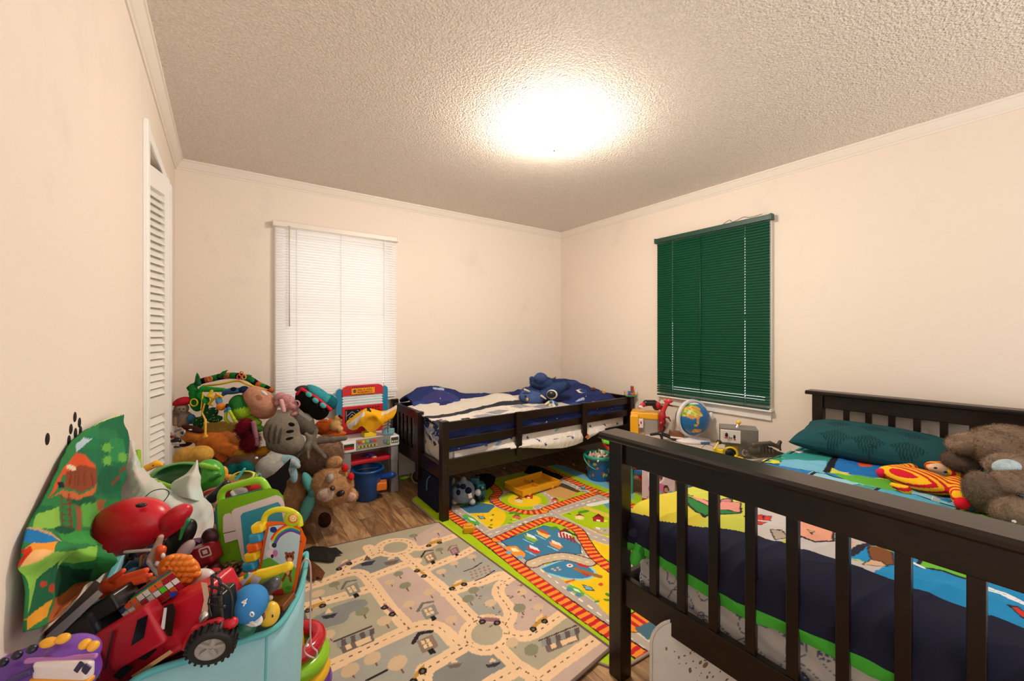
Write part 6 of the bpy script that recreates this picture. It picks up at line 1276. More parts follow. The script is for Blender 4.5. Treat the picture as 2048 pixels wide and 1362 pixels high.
toy('cloth_doll', 'thin lime-limbed cloth doll with blue top hanging before the lime plush', 'doll', fr, [fr.K(452, 822, 458, 818, 3.6, 3.6, col='3A86B4'), fr.K(452, 824, 451, 838, 3, 2.6, col='B4C82A'), fr.K(459, 822, 468, 838, 3, 3, col='B4C82A'), fr.K(451, 838, 458, 846, 2.8, 2.8, col='A8BC28'), fr.K(468, 838, 471, 846, 3, 2.6, col='A8BC28'), fr.E(455, 812, 4, 5, -2, 4, col='241A18')], 'c', 2, .9)
fr = Fr(441, 806, 2.44)
toy('plush_figure', 'small plush with blue top and orange base at the heap top', 'plush toy', fr, [fr.E(438, 802, 6, 9, 0, 6, 12, col='5A8AA8'), fr.E(442, 814, 9, 7, 1, 7, -8, col='E07A2A'), fr.E(434, 793, 5, 4, 1, 4, 0, col='E9A040'), fr.K(433, 787, 444, 794, 2.4, 2, 3, 3, col='E9B030')], 'c', 3, 1)
fr = Fr(470, 783, 2.50)
toy('plush_toy', 'blue plush lying flat under the striped cloth dragon', 'plush toy', fr, [fr.E(466, 782, 20, 6.5, 0, 12, 4, col='3A7096'), fr.E(488, 779, 9, 7, 0, 9, 0, col='1C2C4A'), fr.K(450, 786, 446, 790, 4, 3, 2, 3, col='3A7096')], 'f', 4, 1.1, parts=[('nose', [fr.E(467, 778, 6, 4, 11, 4, col='141C2C')], 'f', 1, .8)])
fr = Fr(520, 806, 2.52)
toy('plush_pig', 'smooth peach pink plush body without visible face in the heap', 'plush toy', fr, [fr.E(521, 802, 37, 22, 0, 22, -40, col='D0957A'), fr.E(524, 824, 24, 13, -2, 18, -12, col='C88B70'), fr.K(489, 789, 500, 786, 4, 6, 2, 2, col='D89A84')], 'f', 6, 1.3, parts=[('white_patch', [fr.E(528, 786, 8, 3.2, 19, 3, -38, col='D8CCC4')], 'c', 1, .8)])
fr = Fr(575, 806, 2.52)
toy('floral_bow', 'crumpled pink floral cloth bow left of the black bus plush', 'bow', fr, [fr.E(560, 794, 12, 9, 0, 9, 20, col='C08488'), fr.E(575, 799, 14, 10, 4, 9, -20, col='C88E90'), fr.E(586, 812, 12, 9, 6, 8, -30, col='C08488'), fr.E(570, 812, 9, 12, 6, 7, 20, col='D8A0A0'), fr.E(589, 828, 9, 6, 3, 7, 30, col='C88E90'), fr.E(556, 806, 7, 7, 2, 6, 0, col='9C6468')], 'c', 2, 1.1, cols=dotcol('C48A8C', '6E4A58', 90, .0030, 5),
    parts=[('strap', [fr.K(563, 802, 568, 822, 4, 4, 14, 14, col='D8A4A4')], 'c', 1, .9), ('loop', [fr.T(593, 808, 6, 1.8, 10, col='C08488')], 'c', 1, .8)])
fr = Fr(626, 806, 2.55)
toy('plush_bus', 'black oblong plush bus with red edge and three teal windows', 'plush toy', fr, [fr.E(624, 809, 38, 21, 0, 18, -38, col='14110F'), fr.B(626, 812, 30, 15, 13, 8, 2, -38, col='14110F')], 'f', 5, 1.2,
    parts=[('red_edge', [fr.K(594, 788, 603, 778, 3, 3, 10, 8, col='B0182C'), fr.K(603, 778, 634, 796, 3, 3, 8, 8, col='C81E34'), fr.K(634, 796, 661, 819, 3, 3.4, 8, 8, col='C81E34')], 'c', 1, .9),
           ('window', [fr.E(617.4, 789, 7, 5, 17, 4, -38, col='4AA8A8')], 'c', 1, .8), ('window', [fr.E(631, 801, 7, 5, 18, 4, -38, col='4AA8A8')], 'c', 1, .8), ('window', [fr.E(646, 811, 7, 5, 16, 4, -38, col='4AA8A8')], 'c', 1, .8),
           ('teal_top', [fr.E(641, 791, 34, 11, -10, 14, -36, col='3A9AA4'), fr.E(662, 808, 11, 15, -10, 12, -30, col='1C6470')], 'f', 4, 1.2), ('grey_cap', [fr.E(603, 777, 13, 6, -2, 9, 12, col='4A4446')], 'f', 1, 1)])
fr = Fr(660, 805, 2.85)
toy('toy_goggles', 'black and turquoise toy goggles tucked behind the plush bus', 'toy goggles', fr, [fr.T(662, 800, 9, 2.6, 4, a=0, col='2A8A96'), fr.E(660, 794, 10, 6, 0, 6, -25, col='141A20'), fr.K(668, 806, 660, 818, 3, 3, 2, 2, col='3AB0B8')], 'p', 2, 1)
fr = Fr(655, 856, 2.72)
toy('plush_fox', 'orange and cream plush lying beside the workbench edge', 'plush toy', fr, [fr.E(650, 853, 22, 16, 0, 15, 18, col='C4581E'), fr.E(668, 869, 25, 7, 2, 9, 5, col='D8642A'), fr.E(670, 849, 10, 13, 6, 9, -30, col='E0B070'), fr.E(676, 836, 8, 6, 5, 7, 20, col='E0B070'), fr.E(680, 858, 6, 6, 6, 6, 0, col='E0B070')], 'f', 3, 1.2,
    parts=[('ear', [fr.K(679, 832, 684, 836, 3, 2, 8, 8, col='5A1E14')], 'f', 1, .9), ('care_tag', [fr.B(652, 838, 5, 2, .8, .3, 12, -12, col='E0DAD4')], 'c', 1, .6)])
fr = Fr(430, 855, 2.55)
toy('plush_toy', 'flat yellow plush showing behind the orange dog', 'plush toy', fr, [fr.E(435, 858, 42, 15, 0, 18, 3, col='D8AC58'), fr.E(400, 862, 18, 12, -2, 14, 0, col='D8AC58')], 'f', 5, 1.5)
fr = Fr(420, 882, 2.34); OR = 'CE7430'
toy('plush_dog', 'orange plush dog with brown ears lying on its side in the heap', 'plush toy', fr,
    [fr.E(428, 882, 36, 17, 0, 17, -4, col=OR), fr.E(385, 872, 22, 13, 4, 13, -4, col='D8843A'), fr.E(410, 893, 18, 13, 4, 14, 20, col=OR), fr.K(452, 874, 478, 886, 12, 9, -6, -2, col='A8602E'), fr.K(436, 892, 466, 904, 11, 10, 6, 12, col='D87A34'), fr.K(432, 900, 446, 918, 9, 7, 4, 6, col='D86E34')], 'f', 6, 1.3,
    parts=[('ear', [fr.E(386, 858, 23, 5.5, 6, 9, -16, col='45201A')], 'f', 1, 1.1), ('ear', [fr.E(372, 888, 13, 5, 8, 7, 14, col='4A2420')], 'f', 1, 1.1), ('eye', [fr.E(381, 859.5, 4, 1.5, 14, 2, -4, col='D8D4E0')], 'p', 1, .6)])
fr = Fr(411, 850, 2.30)
toy('toy_grabber', 'thin yellow jointed toy with a flat hand draped over the orange dog', 'toy', fr, [fr.K(409, 808, 404, 826, 1.5, 1.5, 4, 2, col='E0A82A'), fr.K(404, 826, 411, 840, 1.5, 1.8, 2, 4, col='E0A82A'), fr.K(411, 840, 411, 868, 2.2, 2, 4, 8, col='E9B42A'), fr.E(411, 873, 5, 3.5, 9, 3, 20, col='E9B42A')], 'p', 1, .8)
fr = Fr(357, 875, 2.20)
toy('toy_soldier', 'black and silver toy figure with round lens by the closet door', 'toy figure', fr, [fr.E(352, 881, 10, 7, 0, 6, 0, col='120F12'), fr.K(344, 866, 346, 878, 2.6, 2.4, 3, 3, col='B8A098'), fr.E(346, 873, 5, 4, 2, 4, col='7A1A20'), fr.K(345, 888, 370, 886, 1.8, 1.4, 5, 5, col='B8B4AC'), fr.K(350, 894, 360, 894, 2.4, 1.6, 3, 3, col='4A4444')], 'p', 2, .9,
    parts=[('lens', [fr.T(365, 866, 4.5, 2, 9, col='A8A4A0')], 'm', 1, .7), ('lens_glass', [fr.E(365, 866, 3.2, 3.2, 9, 2, col='241A20')], 'p', 1, .6), ('bracket', [fr.K(350, 863, 362, 858, 2, 1.6, 5, 6, col='8A8680')], 'm', 1, .7)])
fr = Fr(495, 868, 2.26)
toy('fur_slipper', 'dark crimson fluffy slipper with mauve lining standing in the heap', 'slipper', fr, [fr.E(489, 856, 15, 18, 0, 14, -14, col='72121F'), fr.E(500, 883, 16, 21, 0, 14, -14, col='68101E'), fr.E(494, 868, 13, 14, 2, 12, 0, col='4A0A16')], 'f', 3, 1.2, fur=.020, parts=[('lining', [fr.K(507, 846, 514, 888, 4.5, 5, 3, 2, col='92606A')], 'c', 1, .9)])
fr = Fr(565, 868, 2.32)
GRY = '857B6E'
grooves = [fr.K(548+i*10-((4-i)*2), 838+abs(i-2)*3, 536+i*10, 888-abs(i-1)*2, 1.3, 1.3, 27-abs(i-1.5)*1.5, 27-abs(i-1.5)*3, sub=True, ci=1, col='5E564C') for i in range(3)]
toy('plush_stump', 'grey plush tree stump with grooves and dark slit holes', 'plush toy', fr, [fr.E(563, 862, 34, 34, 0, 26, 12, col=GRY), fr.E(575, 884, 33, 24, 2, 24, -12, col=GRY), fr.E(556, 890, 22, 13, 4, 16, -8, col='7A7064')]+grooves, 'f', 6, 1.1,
    parts=[('slit', [fr.E(583, 849, 6.5, 4, 26, 3, -12, col='1C1614')], 'f', 1, .7), ('slit', [fr.E(580, 863, 8, 3.2, 27.5, 3, 8, col='241C1A')], 'f', 1, .7), ('slit', [fr.E(579, 877, 8, 2.8, 27.5, 3, 14, col='241C1A')], 'f', 1, .7)])
fr = Fr(608, 848, 2.5)
toy('plush_elephant', 'dark grey plush back visible behind the grey stump plush', 'plush toy', fr, [fr.E(607, 847, 20, 22, 0, 18, 12, col='6C6258'), fr.E(622, 862, 14, 12, 0, 14, 0, col='5E564E')], 'f', 6, 1.3)
fr = Fr(590, 835, 2.38); rect = MB(); slab(rect, fr, [(596, 826), (603, 823), (626, 838), (620, 843)], 0, 3); o = rect.build('storybook', mat('A8A4A4', 's')); o.location = at(fr.u, fr.v, fr.d); o.rotation_euler = (0, 0, -YAW); tag(o, 'thin grey board tucked under the black plush bus', 'board')
fr = Fr(622, 895, 2.36)
toy('plush_octopus', 'grey plush with several curled finger-like arms on the brown bear back', 'plush toy', fr,
    [fr.K(590, 908, 612, 896, 8, 8, 0, 4, col='756B60'), fr.E(617, 892, 11, 9, 4, 10, 0, col='80766A'), fr.K(617, 890, 618, 874, 6, 4.5, 4, 4, col='80766A'), fr.K(618, 874, 612, 868, 4.5, 3.4, 4, 5, col='80766A'), fr.K(624, 885, 632, 862, 5.5, 4.5, 0, -6, col='756B60'), fr.K(616, 896, 617, 916, 4.5, 2.6, 8, 12, col='80766A'), fr.K(606, 898, 596, 912, 4, 3, 8, 10, col='756B60'), fr.K(627, 890, 650, 914, 5.5, 3.6, 6, 12, col='6E645A'), fr.K(628, 884, 668, 879, 5.5, 6, -4, -8, col='6E6258'), fr.K(668, 879, 690, 876, 6, 5, -8, -8, col='756B60')], 'f', 3.5, 1.1)
fr = Fr(640, 912, 2.60)
toy('teddy_bear', 'brown long-haired plush lying face down behind the tan teddy bear', 'plush toy', fr, [fr.E(628, 920, 42, 29, 0, 30, 6, col='6E5242'), fr.E(652, 893, 28, 19, -6, 22, -10, col='A07C62'), fr.E(668, 912, 16, 24, -4, 18, 0, col='94725A')], 'f', 8, 1.6, fur=.018)
fr = Fr(555, 935, 2.14)
toy('plush_penguin', 'white and pale blue plush ball behind the black cape', 'plush toy', fr, [fr.E(548, 938, 36, 30, 0, 26, 4, col='B4B0AA'), fr.E(580, 922, 20, 10, 0, 14, -20, col='8FB0BE'), fr.K(584, 921, 596, 932, 6, 5, 8, 12, col='A8B4BA'), fr.E(586, 948, 8, 18, -2, 9, 10, col='8FB0BE')], 'f', 5, 1.3)
fr = Fr(555, 965, 2.02); t = thingF('toy_cape', 'black pointed cloth cape spread in front of the pale blue plush', 'cape', fr)
cp = MB(); slab(cp, fr, [(522, 962), (548, 948), (582, 916), (577, 940), (581, 954), (574, 962), (572, 975), (566, 990), (556, 1012), (552, 992), (540, 985), (530, 975)], 0, 2.2); cp.build('cape', mat('1C1A1E', 'c'), t)
fr = Fr(478, 945, 2.08)
toy('fur_slipper', 'pair-shaped dark teal fluffy slipper below the crimson slipper', 'slipper', fr, [fr.E(464, 946, 19, 17, 0, 14, 8, col='0E5C5A'), fr.E(491, 939, 15, 17, -2, 13, -8, col='106866'), fr.E(500, 950, 10, 12, -2, 10, 0, col='12406A')], 'f', 2.5, 1.2, fur=.011, parts=[('opening', [fr.E(473, 949, 4, 7, 13, 4, -10, col='1A1A24')], 'f', 1, .8), ('button', [fr.E(513, 916, 3, 2.6, 6, 2.4, col='D8D0D0')], 'p', 1, .6)])
fr = Fr(505, 905, 2.30)
toy('plush_toy', 'mustard yellow plush strip under the crimson slipper', 'plush toy', fr, [fr.E(487, 906, 22, 5, 0, 9, 0, col='C8982A'), fr.E(525, 902, 16, 9, 0, 12, 10, col='C88A2A')], 'f', 4, 1.2)
fr = Fr(395, 908, 2.05)
toy('plush_toy', 'rounded pale yellow plush in front of the orange dog', 'plush toy', fr, [fr.E(382, 913, 33, 20, 0, 20, 2, col='DDA84E'), fr.E(405, 908, 20, 16, 0, 18, -20, col='DDA84E')], 'f', 5, 1.4)
fr = Fr(450, 950, 1.92)
toy('toy_duck', 'orange yellow rubber toy between the green hat and teal slipper', 'toy', fr, [fr.E(447, 944, 8, 12, 0, 8, 10, col='E09A2A'), fr.E(460, 955, 10, 6, 2, 7, -10, col='E08A24'), fr.E(445, 960, 4, 6, 2, 4, col='D8802A')], 'p', 3, 1)
fr = Fr(487, 957, 1.80)
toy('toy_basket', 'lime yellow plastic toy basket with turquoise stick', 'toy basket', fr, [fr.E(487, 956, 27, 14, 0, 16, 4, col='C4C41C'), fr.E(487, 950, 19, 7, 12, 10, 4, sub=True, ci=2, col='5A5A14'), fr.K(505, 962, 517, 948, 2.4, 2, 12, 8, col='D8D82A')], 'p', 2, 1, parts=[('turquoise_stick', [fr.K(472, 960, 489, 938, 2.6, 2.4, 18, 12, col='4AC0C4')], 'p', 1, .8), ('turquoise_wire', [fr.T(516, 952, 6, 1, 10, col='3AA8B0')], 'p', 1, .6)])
# tan teddy bear leaning against the heap
fr = Fr(640, 985, 2.56); TN = 'D09E6E'
toy('teddy_bear', 'tan teddy bear with teal scarf and red dotted bow slumped on the floor', 'plush toy', fr,
    [fr.E(596, 998, 36, 46, -8, 34, 8, col='CE9A6A'), fr.E(664, 972, 39, 36, 8, 32, -14, col=TN), fr.E(596, 952, 24, 16, 0, 18, -8, col='CA9466'), fr.K(634, 1010, 646, 1032, 20, 17, 4, 22, col='AC8466'), fr.E(615, 1020, 24, 26, 0, 24, 0, col='C08E62')], 'f', 7, 1.5, fur=.016, furparts=('ear', 'muzzle'),
    parts=[('ear', [fr.E(668, 925, 17, 12, 2, 9, 20, col=TN)], 'f', 1, 1.3), ('ear', [fr.E(700, 991, 15, 15, 6, 9, 0, col=TN)], 'f', 1, 1.3), ('inner_ear', [fr.E(702, 994, 10, 9, 13, 5, 20, col='DDB09A')], 'f', 1, 1), ('muzzle', [fr.E(653, 987, 17, 14, 34, 14, 12, col='E4C8B4')], 'f', 1, 1.1), ('nose', [fr.E(665, 976.5, 5.5, 4.5, 43, 5, -30, col='3A241E')], 'p', 1, .8), ('chin', [fr.E(648, 994, 8, 7, 43, 6, 0, col='C8988A')], 'f', 1, .8),
           ('eye', [fr.E(660, 956, 8, 10, 33, 7, -20, col='3A2A22'), fr.E(660, 957.5, 6.2, 8.2, 38, 5, -20, col='A09484', pri=3*fr.s)], 'p', .5, .8), ('eye', [fr.E(681, 987, 8.5, 6, 37, 6, 20, col='14100E')], 'p', 1, .8), ('sole', [fr.E(649, 1040, 13.5, 15.5, 36, 6, -8, col='351A14')], 'f', 1, 1),
           ('scarf', [fr.E(616, 965, 9, 22, 22, 10, 24, col='5AA39C'), fr.E(614, 1015, 12, 34, 28, 8, -22, col='62A8A0'), fr.E(626, 986, 9, 9, 28, 8, 0, col='4A948E')], 'c', 3, 1.2), ('bow', [fr.E(690, 936, 7, 8, 14, 6, 0, col='C81E24'), fr.E(702, 953, 6, 8, 12, 6, 0, col='C81E24')], 'c', 2, .8)])
# ---- nearer pieces between the heap and the bin
fr = Fr(365, 950, 1.58)
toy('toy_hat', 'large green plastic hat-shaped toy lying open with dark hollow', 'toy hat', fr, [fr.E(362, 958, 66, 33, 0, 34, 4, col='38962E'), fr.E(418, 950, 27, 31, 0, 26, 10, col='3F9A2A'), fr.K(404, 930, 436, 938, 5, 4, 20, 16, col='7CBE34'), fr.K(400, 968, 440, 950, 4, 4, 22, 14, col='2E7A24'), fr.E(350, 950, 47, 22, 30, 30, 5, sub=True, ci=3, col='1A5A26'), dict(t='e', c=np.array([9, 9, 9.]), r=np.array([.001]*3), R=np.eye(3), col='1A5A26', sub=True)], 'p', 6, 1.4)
fr = Fr(302, 930, 1.50)
toy('toy_banana', 'yellow plastic toy banana poking out left of the green hat', 'toy fruit', fr, [fr.K(294, 936, 312, 928, 7, 7, col='EDB01E'), fr.K(312, 928, 322, 930, 7, 4, col='EDB01E')], 'p', 2, 1, parts=[('spot', [fr.E(306, 931, 2, 1.6, 7, 1.6, col='9A4A18')], 'p', 1, .5)])
def pxcloth(name, label, cat, rows, nu, nv, ras, thick, wr, seed=1, ws=20, kind='c', parent=None):
    R = [[tuple(at(u, v, d))+(u, v) for u, v, d in r_] for r_ in rows]; G = net(R, nu, nv); cols = ras.get(G[..., 3], G[..., 4])
    o = link(name, gridmesh(name, G[..., :3].copy(), cols, thick, wr, seed, ws), mat('@', kind) if kind != 't' else mat('D4D6D0', 't'), parent)
    if label: tag(o, label, cat)
    return o
rs = Ras(200, 850, 460, 1120, 2, 'D4D6D0')
ts = thing('fabric_tent', 'sheer iridescent white cloth with lime edging draped behind the red helmet', 'cloth', (0, 0, 0))
pxcloth('sheer_cloth', None, None, [[(252, 885, 1.33), (262, 880, 1.33), (270, 888, 1.33)], [(252, 910, 1.30), (268, 908, 1.28), (276, 920, 1.30)], [(248, 940, 1.24), (272, 945, 1.20), (300, 956, 1.24)], [(236, 975, 1.20), (290, 980, 1.14), (352, 978, 1.20)], [(225, 1000, 1.16), (310, 1005, 1.10), (415, 1003, 1.16)], [(230, 1040, 1.12), (330, 1040, 1.08), (428, 1040, 1.12)], [(260, 1090, 1.08), (340, 1080, 1.04), (420, 1075, 1.08)]], 26, 10, rs, .002, .006, 3, 14, 't', ts)
pxcloth('sheer_peak', None, None, [[(393, 922, 1.22), (394, 921, 1.22), (395, 922, 1.22)], [(375, 945, 1.20), (387, 946, 1.18), (398, 948, 1.20)], [(345, 970, 1.18), (375, 972, 1.15), (402, 978, 1.18)], [(352, 990, 1.16), (380, 998, 1.13), (410, 1005, 1.16)]], 12, 10, rs, .002, .003, 5, 14, 't', ts)
mb = MB(); mb.tube([tuple(at(*q_)) for q_ in smooth_path([(276, 902, 1.31), (277, 930, 1.27), (282, 948, 1.24), (295, 958, 1.235), (345, 976, 1.19), (384, 992, 1.16)], 6)], .0075, n=8); mb.build('lime_edging', mat('8CB83A', 'c'), ts)
mb = MB(); mb.tube([tuple(at(*q_)) for q_ in smooth_path([(280, 1008, 1.10), (300, 985, 1.09), (325, 978, 1.085), (338, 985, 1.08), (330, 1000, 1.08), (320, 1008, 1.08)], 6)], .0012, n=5); mb.build('wire_loop', mat('2A2A2A', 'p'), ts)
fr = Fr(410, 1005, 1.20)
toy('toy_phone', 'white and black toy handset with red body behind the tablet', 'toy', fr, [fr.K(396, 1020, 420, 1000, 12, 11, col='B8B8BE'), fr.K(424, 996, 452, 968, 10, 8, 2, 2, col='17151A'), fr.E(430, 985, 30, 10, -10, 10, 14, col='A8182A')], 'p', 2, 1.1)
fr = Fr(500, 985, 1.35)
toy('toy_blaster', 'red toy with orange clear barrel and white grille behind the tablet handle', 'toy', fr, [fr.B(480, 1000, 30, 38, 12, 4, 0, 6, col='9C1626'), fr.E(516, 972, 17, 9, 4, 9, 8, col='E0402A'), fr.B(480, 990, 15, 16, 6, 6, 10, -8, col='C0B8B4'), fr.K(464, 985, 478, 1004, 3.4, 3.4, 16, 16, col='E4E0DE')], 'p', 1.5, 1.2)
fr = Fr(548, 978, 2.15); o = MB(); slab(o, fr, [(532, 966), (534, 963), (568, 969), (567, 975), (556, 990), (538, 985)], 0, 6, 0); slab(o, fr, [(536, 972), (556, 975), (553, 981), (540, 979)], 6, 6.6, 1)
o = o.build('toy_ramp', [mat('C4BCB6', 'p'), mat('2A2624', 'p')]); o.location = at(fr.u, fr.v, fr.d); o.rotation_euler = (0, 0, -YAW); tag(o, 'white plastic toy ramp piece between tablet and tan bear', 'toy')
# black and rust foil leaves on the floor left of the grey rug
def leaf(name, label, pts, z, c, seed):
    P_ = [fl(u, v, z) for u, v in pts]; n = len(P_); ctr = sum(P_, Vector())/n; rnd = random.Random(seed); vs = [tuple(ctr+Vector((0, 0, .022)))]+[(p_.x, p_.y, z+rnd.uniform(0, .015)) for p_ in P_]
    vs += [(x, y, z_-.0016) for x, y, z_ in vs]; m = n+1; fs = []
    for i in range(n): a, b = 1+i, 1+(i+1) % n; fs += [(0, a, b), (m, m+b, m+a), (a, m+a, m+b, b)]
    mb = MB(); mb.add(vs, fs, 0, False); return tag(mb.build(name, mat(c, 's')), label, 'paper bat')
leaf('paper_bat', 'black spiky paper bat lying on the floor at the grey rug corner', [(604, 1106), (625, 1097), (648, 1093), (662, 1096), (672, 1099), (686, 1110), (673, 1113), (668, 1124), (658, 1126), (640, 1124), (618, 1122)], .018, '1F1C18', 2)
leaf('paper_bat', 'rust brown spiky paper bat beside the bin rim on the grey rug', [(610, 1124), (626, 1124), (640, 1136), (650, 1146), (646, 1154), (644, 1162), (634, 1158), (630, 1166), (618, 1160), (608, 1150)], .018, '5E3218', 4)
# ================================================================ LIGHT BLUE TOY BIN AND ITS CONTENTS
ZR = .655
rim = [fl(u, v, ZR) for u, v in ((613, 1108), (610, 1140), (600, 1180), (583, 1215), (560, 1248), (533, 1266), (500, 1276), (440, 1297), (380, 1318), (270, 1360))]
rim += [Vector((-.165, .875, ZR)), Vector((-.235, .835, ZR)), Vector((-.262, .86, ZR)), Vector((-.264, 1.0, ZR)), Vector((-.264, 1.22, ZR)), Vector((-.25, 1.26, ZR)), Vector((-.15, 1.27, ZR)), Vector((0, 1.27, ZR)), Vector((.13, 1.262, ZR)), Vector((.172, 1.235, ZR))]
rim = [Vector(p_) for p_ in smooth_path([tuple(p_) for p_ in rim], 5, True)]; ctr = sum(rim, Vector())/len(rim)
t = thing('toy_bin', 'light blue fabric toy bin overflowing with toys in the left foreground', 'storage bin', (ctr.x, ctr.y, 0))
n = len(rim); lv = [(0, .80), (.004, .82), (.2, .88), (.4, .94), (.6, .99), (.655, 1.0)]; vs = []; fs = []
for z, s_ in lv:
    for i, p_ in enumerate(rim): w_ = .004*math.sin(i*.5+z*9); vs.append(((p_.x-ctr.x)*(s_+w_*.0), (p_.y-ctr.y)*s_, z))
off = len(vs)
for z, s_ in lv:
    for p_ in rim: vs.append(((p_.x-ctr.x)*(s_-.03), (p_.y-ctr.y)*(s_-.03), max(z, .008)))
for L_ in range(len(lv)-1):
    for i in range(n):
        a, b = L_*n+i, L_*n+(i+1) % n; fs.append((a, b, b+n, a+n)); fs.append((off+a, off+a+n, off+b+n, off+b))
for i in range(n): a, b = (len(lv)-1)*n+i, (len(lv)-1)*n+(i+1) % n; fs.append((a, b, off+b, off+a))
fs.append(tuple(range(n))[::-1]); fs.append(tuple(off+i for i in range(n)))
mb = MB(); mb.add(vs, fs, 0, True); mb.build('bin_wall', mat('98C6D0', 'c'), t)
MB().tube([(p_.x-ctr.x, p_.y-ctr.y, ZR) for p_ in rim], .0062, n=10, closed=True).build('rim_band', mat('62B4B8', 'c'), t)
def filler(name, label, cx_, cy_, rx_, ry_, z0, z1, n_, seed):
    rnd = random.Random(seed); pal = ['7A1A22', '1C2A4A', '2A2A2E', '8A5A1C', '1E5A3A', '6E6A68', '5A2A5A', 'A0622A', '3A3A3E', '20506A']; mb = MB()
    for i in range(n_):
        a, q_ = rnd.uniform(0, 2*PI), math.sqrt(rnd.random()); x, y = cx_+rx_*q_*math.cos(a), cy_+ry_*q_*math.sin(a); z = z0+(z1-z0)*(1-q_*q_)*rnd.uniform(.5, 1); r_ = rnd.uniform(.018, .034); k_ = rnd.randrange(10)
        M_ = Matrix.Translation((x, y, z)) @ Euler((rnd.uniform(0, 3), rnd.uniform(0, 3), rnd.uniform(0, 3))).to_matrix().to_4x4()
        if rnd.random() < .5: mb.ball((0, 0, 0), (r_, r_*rnd.uniform(.5, 1), r_*rnd.uniform(.5, 1)), k_, 12, M_)
        else: mb.box((-r_, -r_*.6, -r_*.5), (r_, r_*.6, r_*.5), k_, M_, .005)
    mb.lathe([(0, z0+.01), (1, z0-.02)], 2, 24, Matrix.Translation((cx_, cy_, 0)), rx_, ry_)
    o = mb.build(name, [mat(c, 'p', .5) for c in pal]); tag(o, label, 'toys', None, 'stuff'); return o
filler('toy_jumble', 'jumble of small dark toys filling the light blue bin between the larger ones', -.09, 1.12, .10, .09, .625, .71, 70, 3)
t2_ = thing('toy_bin', 'fabric toy bin behind the first one, buried under the green hat and sheer cloth', 'storage bin', (-.085, 1.70, 0))
bw = MB(); bw.box((-.17, -.37, 0), (.17, .37, .012)); bw.box((-.17, -.37, 0), (-.16, .37, .60), bev=.004); bw.box((.16, -.37, 0), (.17, .37, .60), bev=.004); bw.box((-.17, -.37, 0), (.17, -.36, .60), bev=.004); bw.box((-.17, .36, 0), (.17, .37, .60), bev=.004)
bw.build('bin_wall', mat('98C6D0', 'c'), t2_); MB().tube([(-.17, -.37, .60), (.17, -.37, .60), (.17, .37, .60), (-.17, .37, .60)], .006, n=8, closed=True).build('rim_band', mat('62B4B8', 'c'), t2_)
filler('toy_jumble', 'jumble of small dark toys under the sheer cloth and green hat', -.085, 1.70, .145, .33, .57, .66, 130, 9)
c0 = rim[25]; MB().tube([((c0.x-ctr.x)*s_*1.001, (c0.y-ctr.y)*s_*1.001, z) for z, s_ in lv[1:]], .0022, n=6).build('seam', mat('6AB4BA', 'c'), t)
mb = MB(); mb.tube([tuple(at(*q_)) for q_ in smooth_path([(600, 1150, 1.04), (604, 1128, 1.04), (612, 1118, 1.04), (620, 1128, 1.05), (622, 1170, 1.07), (621, 1220, 1.09), (622, 1285, 1.10), (634, 1303, 1.11), (630, 1316, 1.11), (612, 1308, 1.11), (609, 1296, 1.10), (620, 1275, 1.1)], 6)], .0022, n=7)
tag(mb.build('ribbon', mat('D8B0AC', 'c')), 'thin pale pink ribbon hanging over the toy bin rim', 'ribbon')
# ring stacker behind the bin
p0 = at(590, 1300, 1.36); t = thing('ring_stacker', 'stack of coloured plastic rings on a yellow pole beside the toy bin', 'ring stacker', (p0.x, p0.y, .015), 0)
MB().lathe([(0, 0), (.11, 0), (.118, .012), (.11, .03), (.03, .04), (0, .04)], n=40).build('base', mat('5A2A8A', 'p'), t)
for z, R_, r_, c, nm in ((.062, .088, .027, '5C2C84', 'ring'), (.106, .082, .027, 'E9B41E', 'ring'), (.156, .078, .030, '8CC41E', 'ring')):
    MB().tube([(R_*math.cos(a), R_*math.sin(a), z) for a in np.linspace(0, 2*PI, 41)[:-1]], r_, n=16, closed=True).build(nm, mat(c, 'p', .25), t)
MB().tube([(.072*math.cos(a), .072*math.sin(a), .208+.004*math.cos(a)) for a in np.linspace(0, 2*PI, 41)[:-1]], .024, n=16, closed=True).build('ring', mat('B81A2A', 'p', .15), t)
MB().lathe([(0, .035), (.036, .04), (.028, .20), (.022, .29), (.012, .305), (0, .307)], n=26).build('pole', mat('F0AE1C', 'p', .3), t)
for a, c in ((.6, '7AB43A'), (2.4, 'E08A2A'), (-1.2, 'D8D0C8')): MB().ball((.072*math.cos(a), .072*math.sin(a), .222), .013, n=12).build('bead', mat(c, 'p'), t)
# green tablet
fr = Fr(500, 1055, 1.03); t = thingF('toy_tablet', 'lime green toy tablet with handle, white frame and blue screen', 'toy tablet', fr)
mb = MB(); slab(mb, fr, rrect(0, 0, 1, 1, .1) and [(434, 1012), (440, 1000), (540, 976), (556, 980), (566, 992), (582, 1080), (578, 1125), (452, 1150), (440, 1140)], -14, 4, 0); mb.build('case', mat('7CC022', 'p', .3), t)
mb = MB(); slab(mb, fr, [(430, 1016), (436, 1000), (530, 975), (545, 980), (560, 1080), (550, 1120), (446, 1146), (436, 1138)], -22, -13); mb.build('back_shell', mat('2A9AB8', 'p', .3), t)
pts = smooth_path([(444, 1012), (442, 992), (450, 978), (470, 971), (510, 961), (524, 963), (533, 975), (540, 988)], 6); MB().tube([tuple(fr.p(u, v, -3)) for u, v in pts], 6.8*fr.s, n=12).build('handle', mat('8CCC2A', 'p', .28), t)
mb = MB(); slab(mb, fr, [(463, 1024), (468, 1018), (552, 990), (562, 993), (568, 1004), (584, 1085), (570, 1128), (492, 1128), (484, 1118)], 3, 8); mb.build('white_frame', mat('E8E4E8', 'p', .35), t)
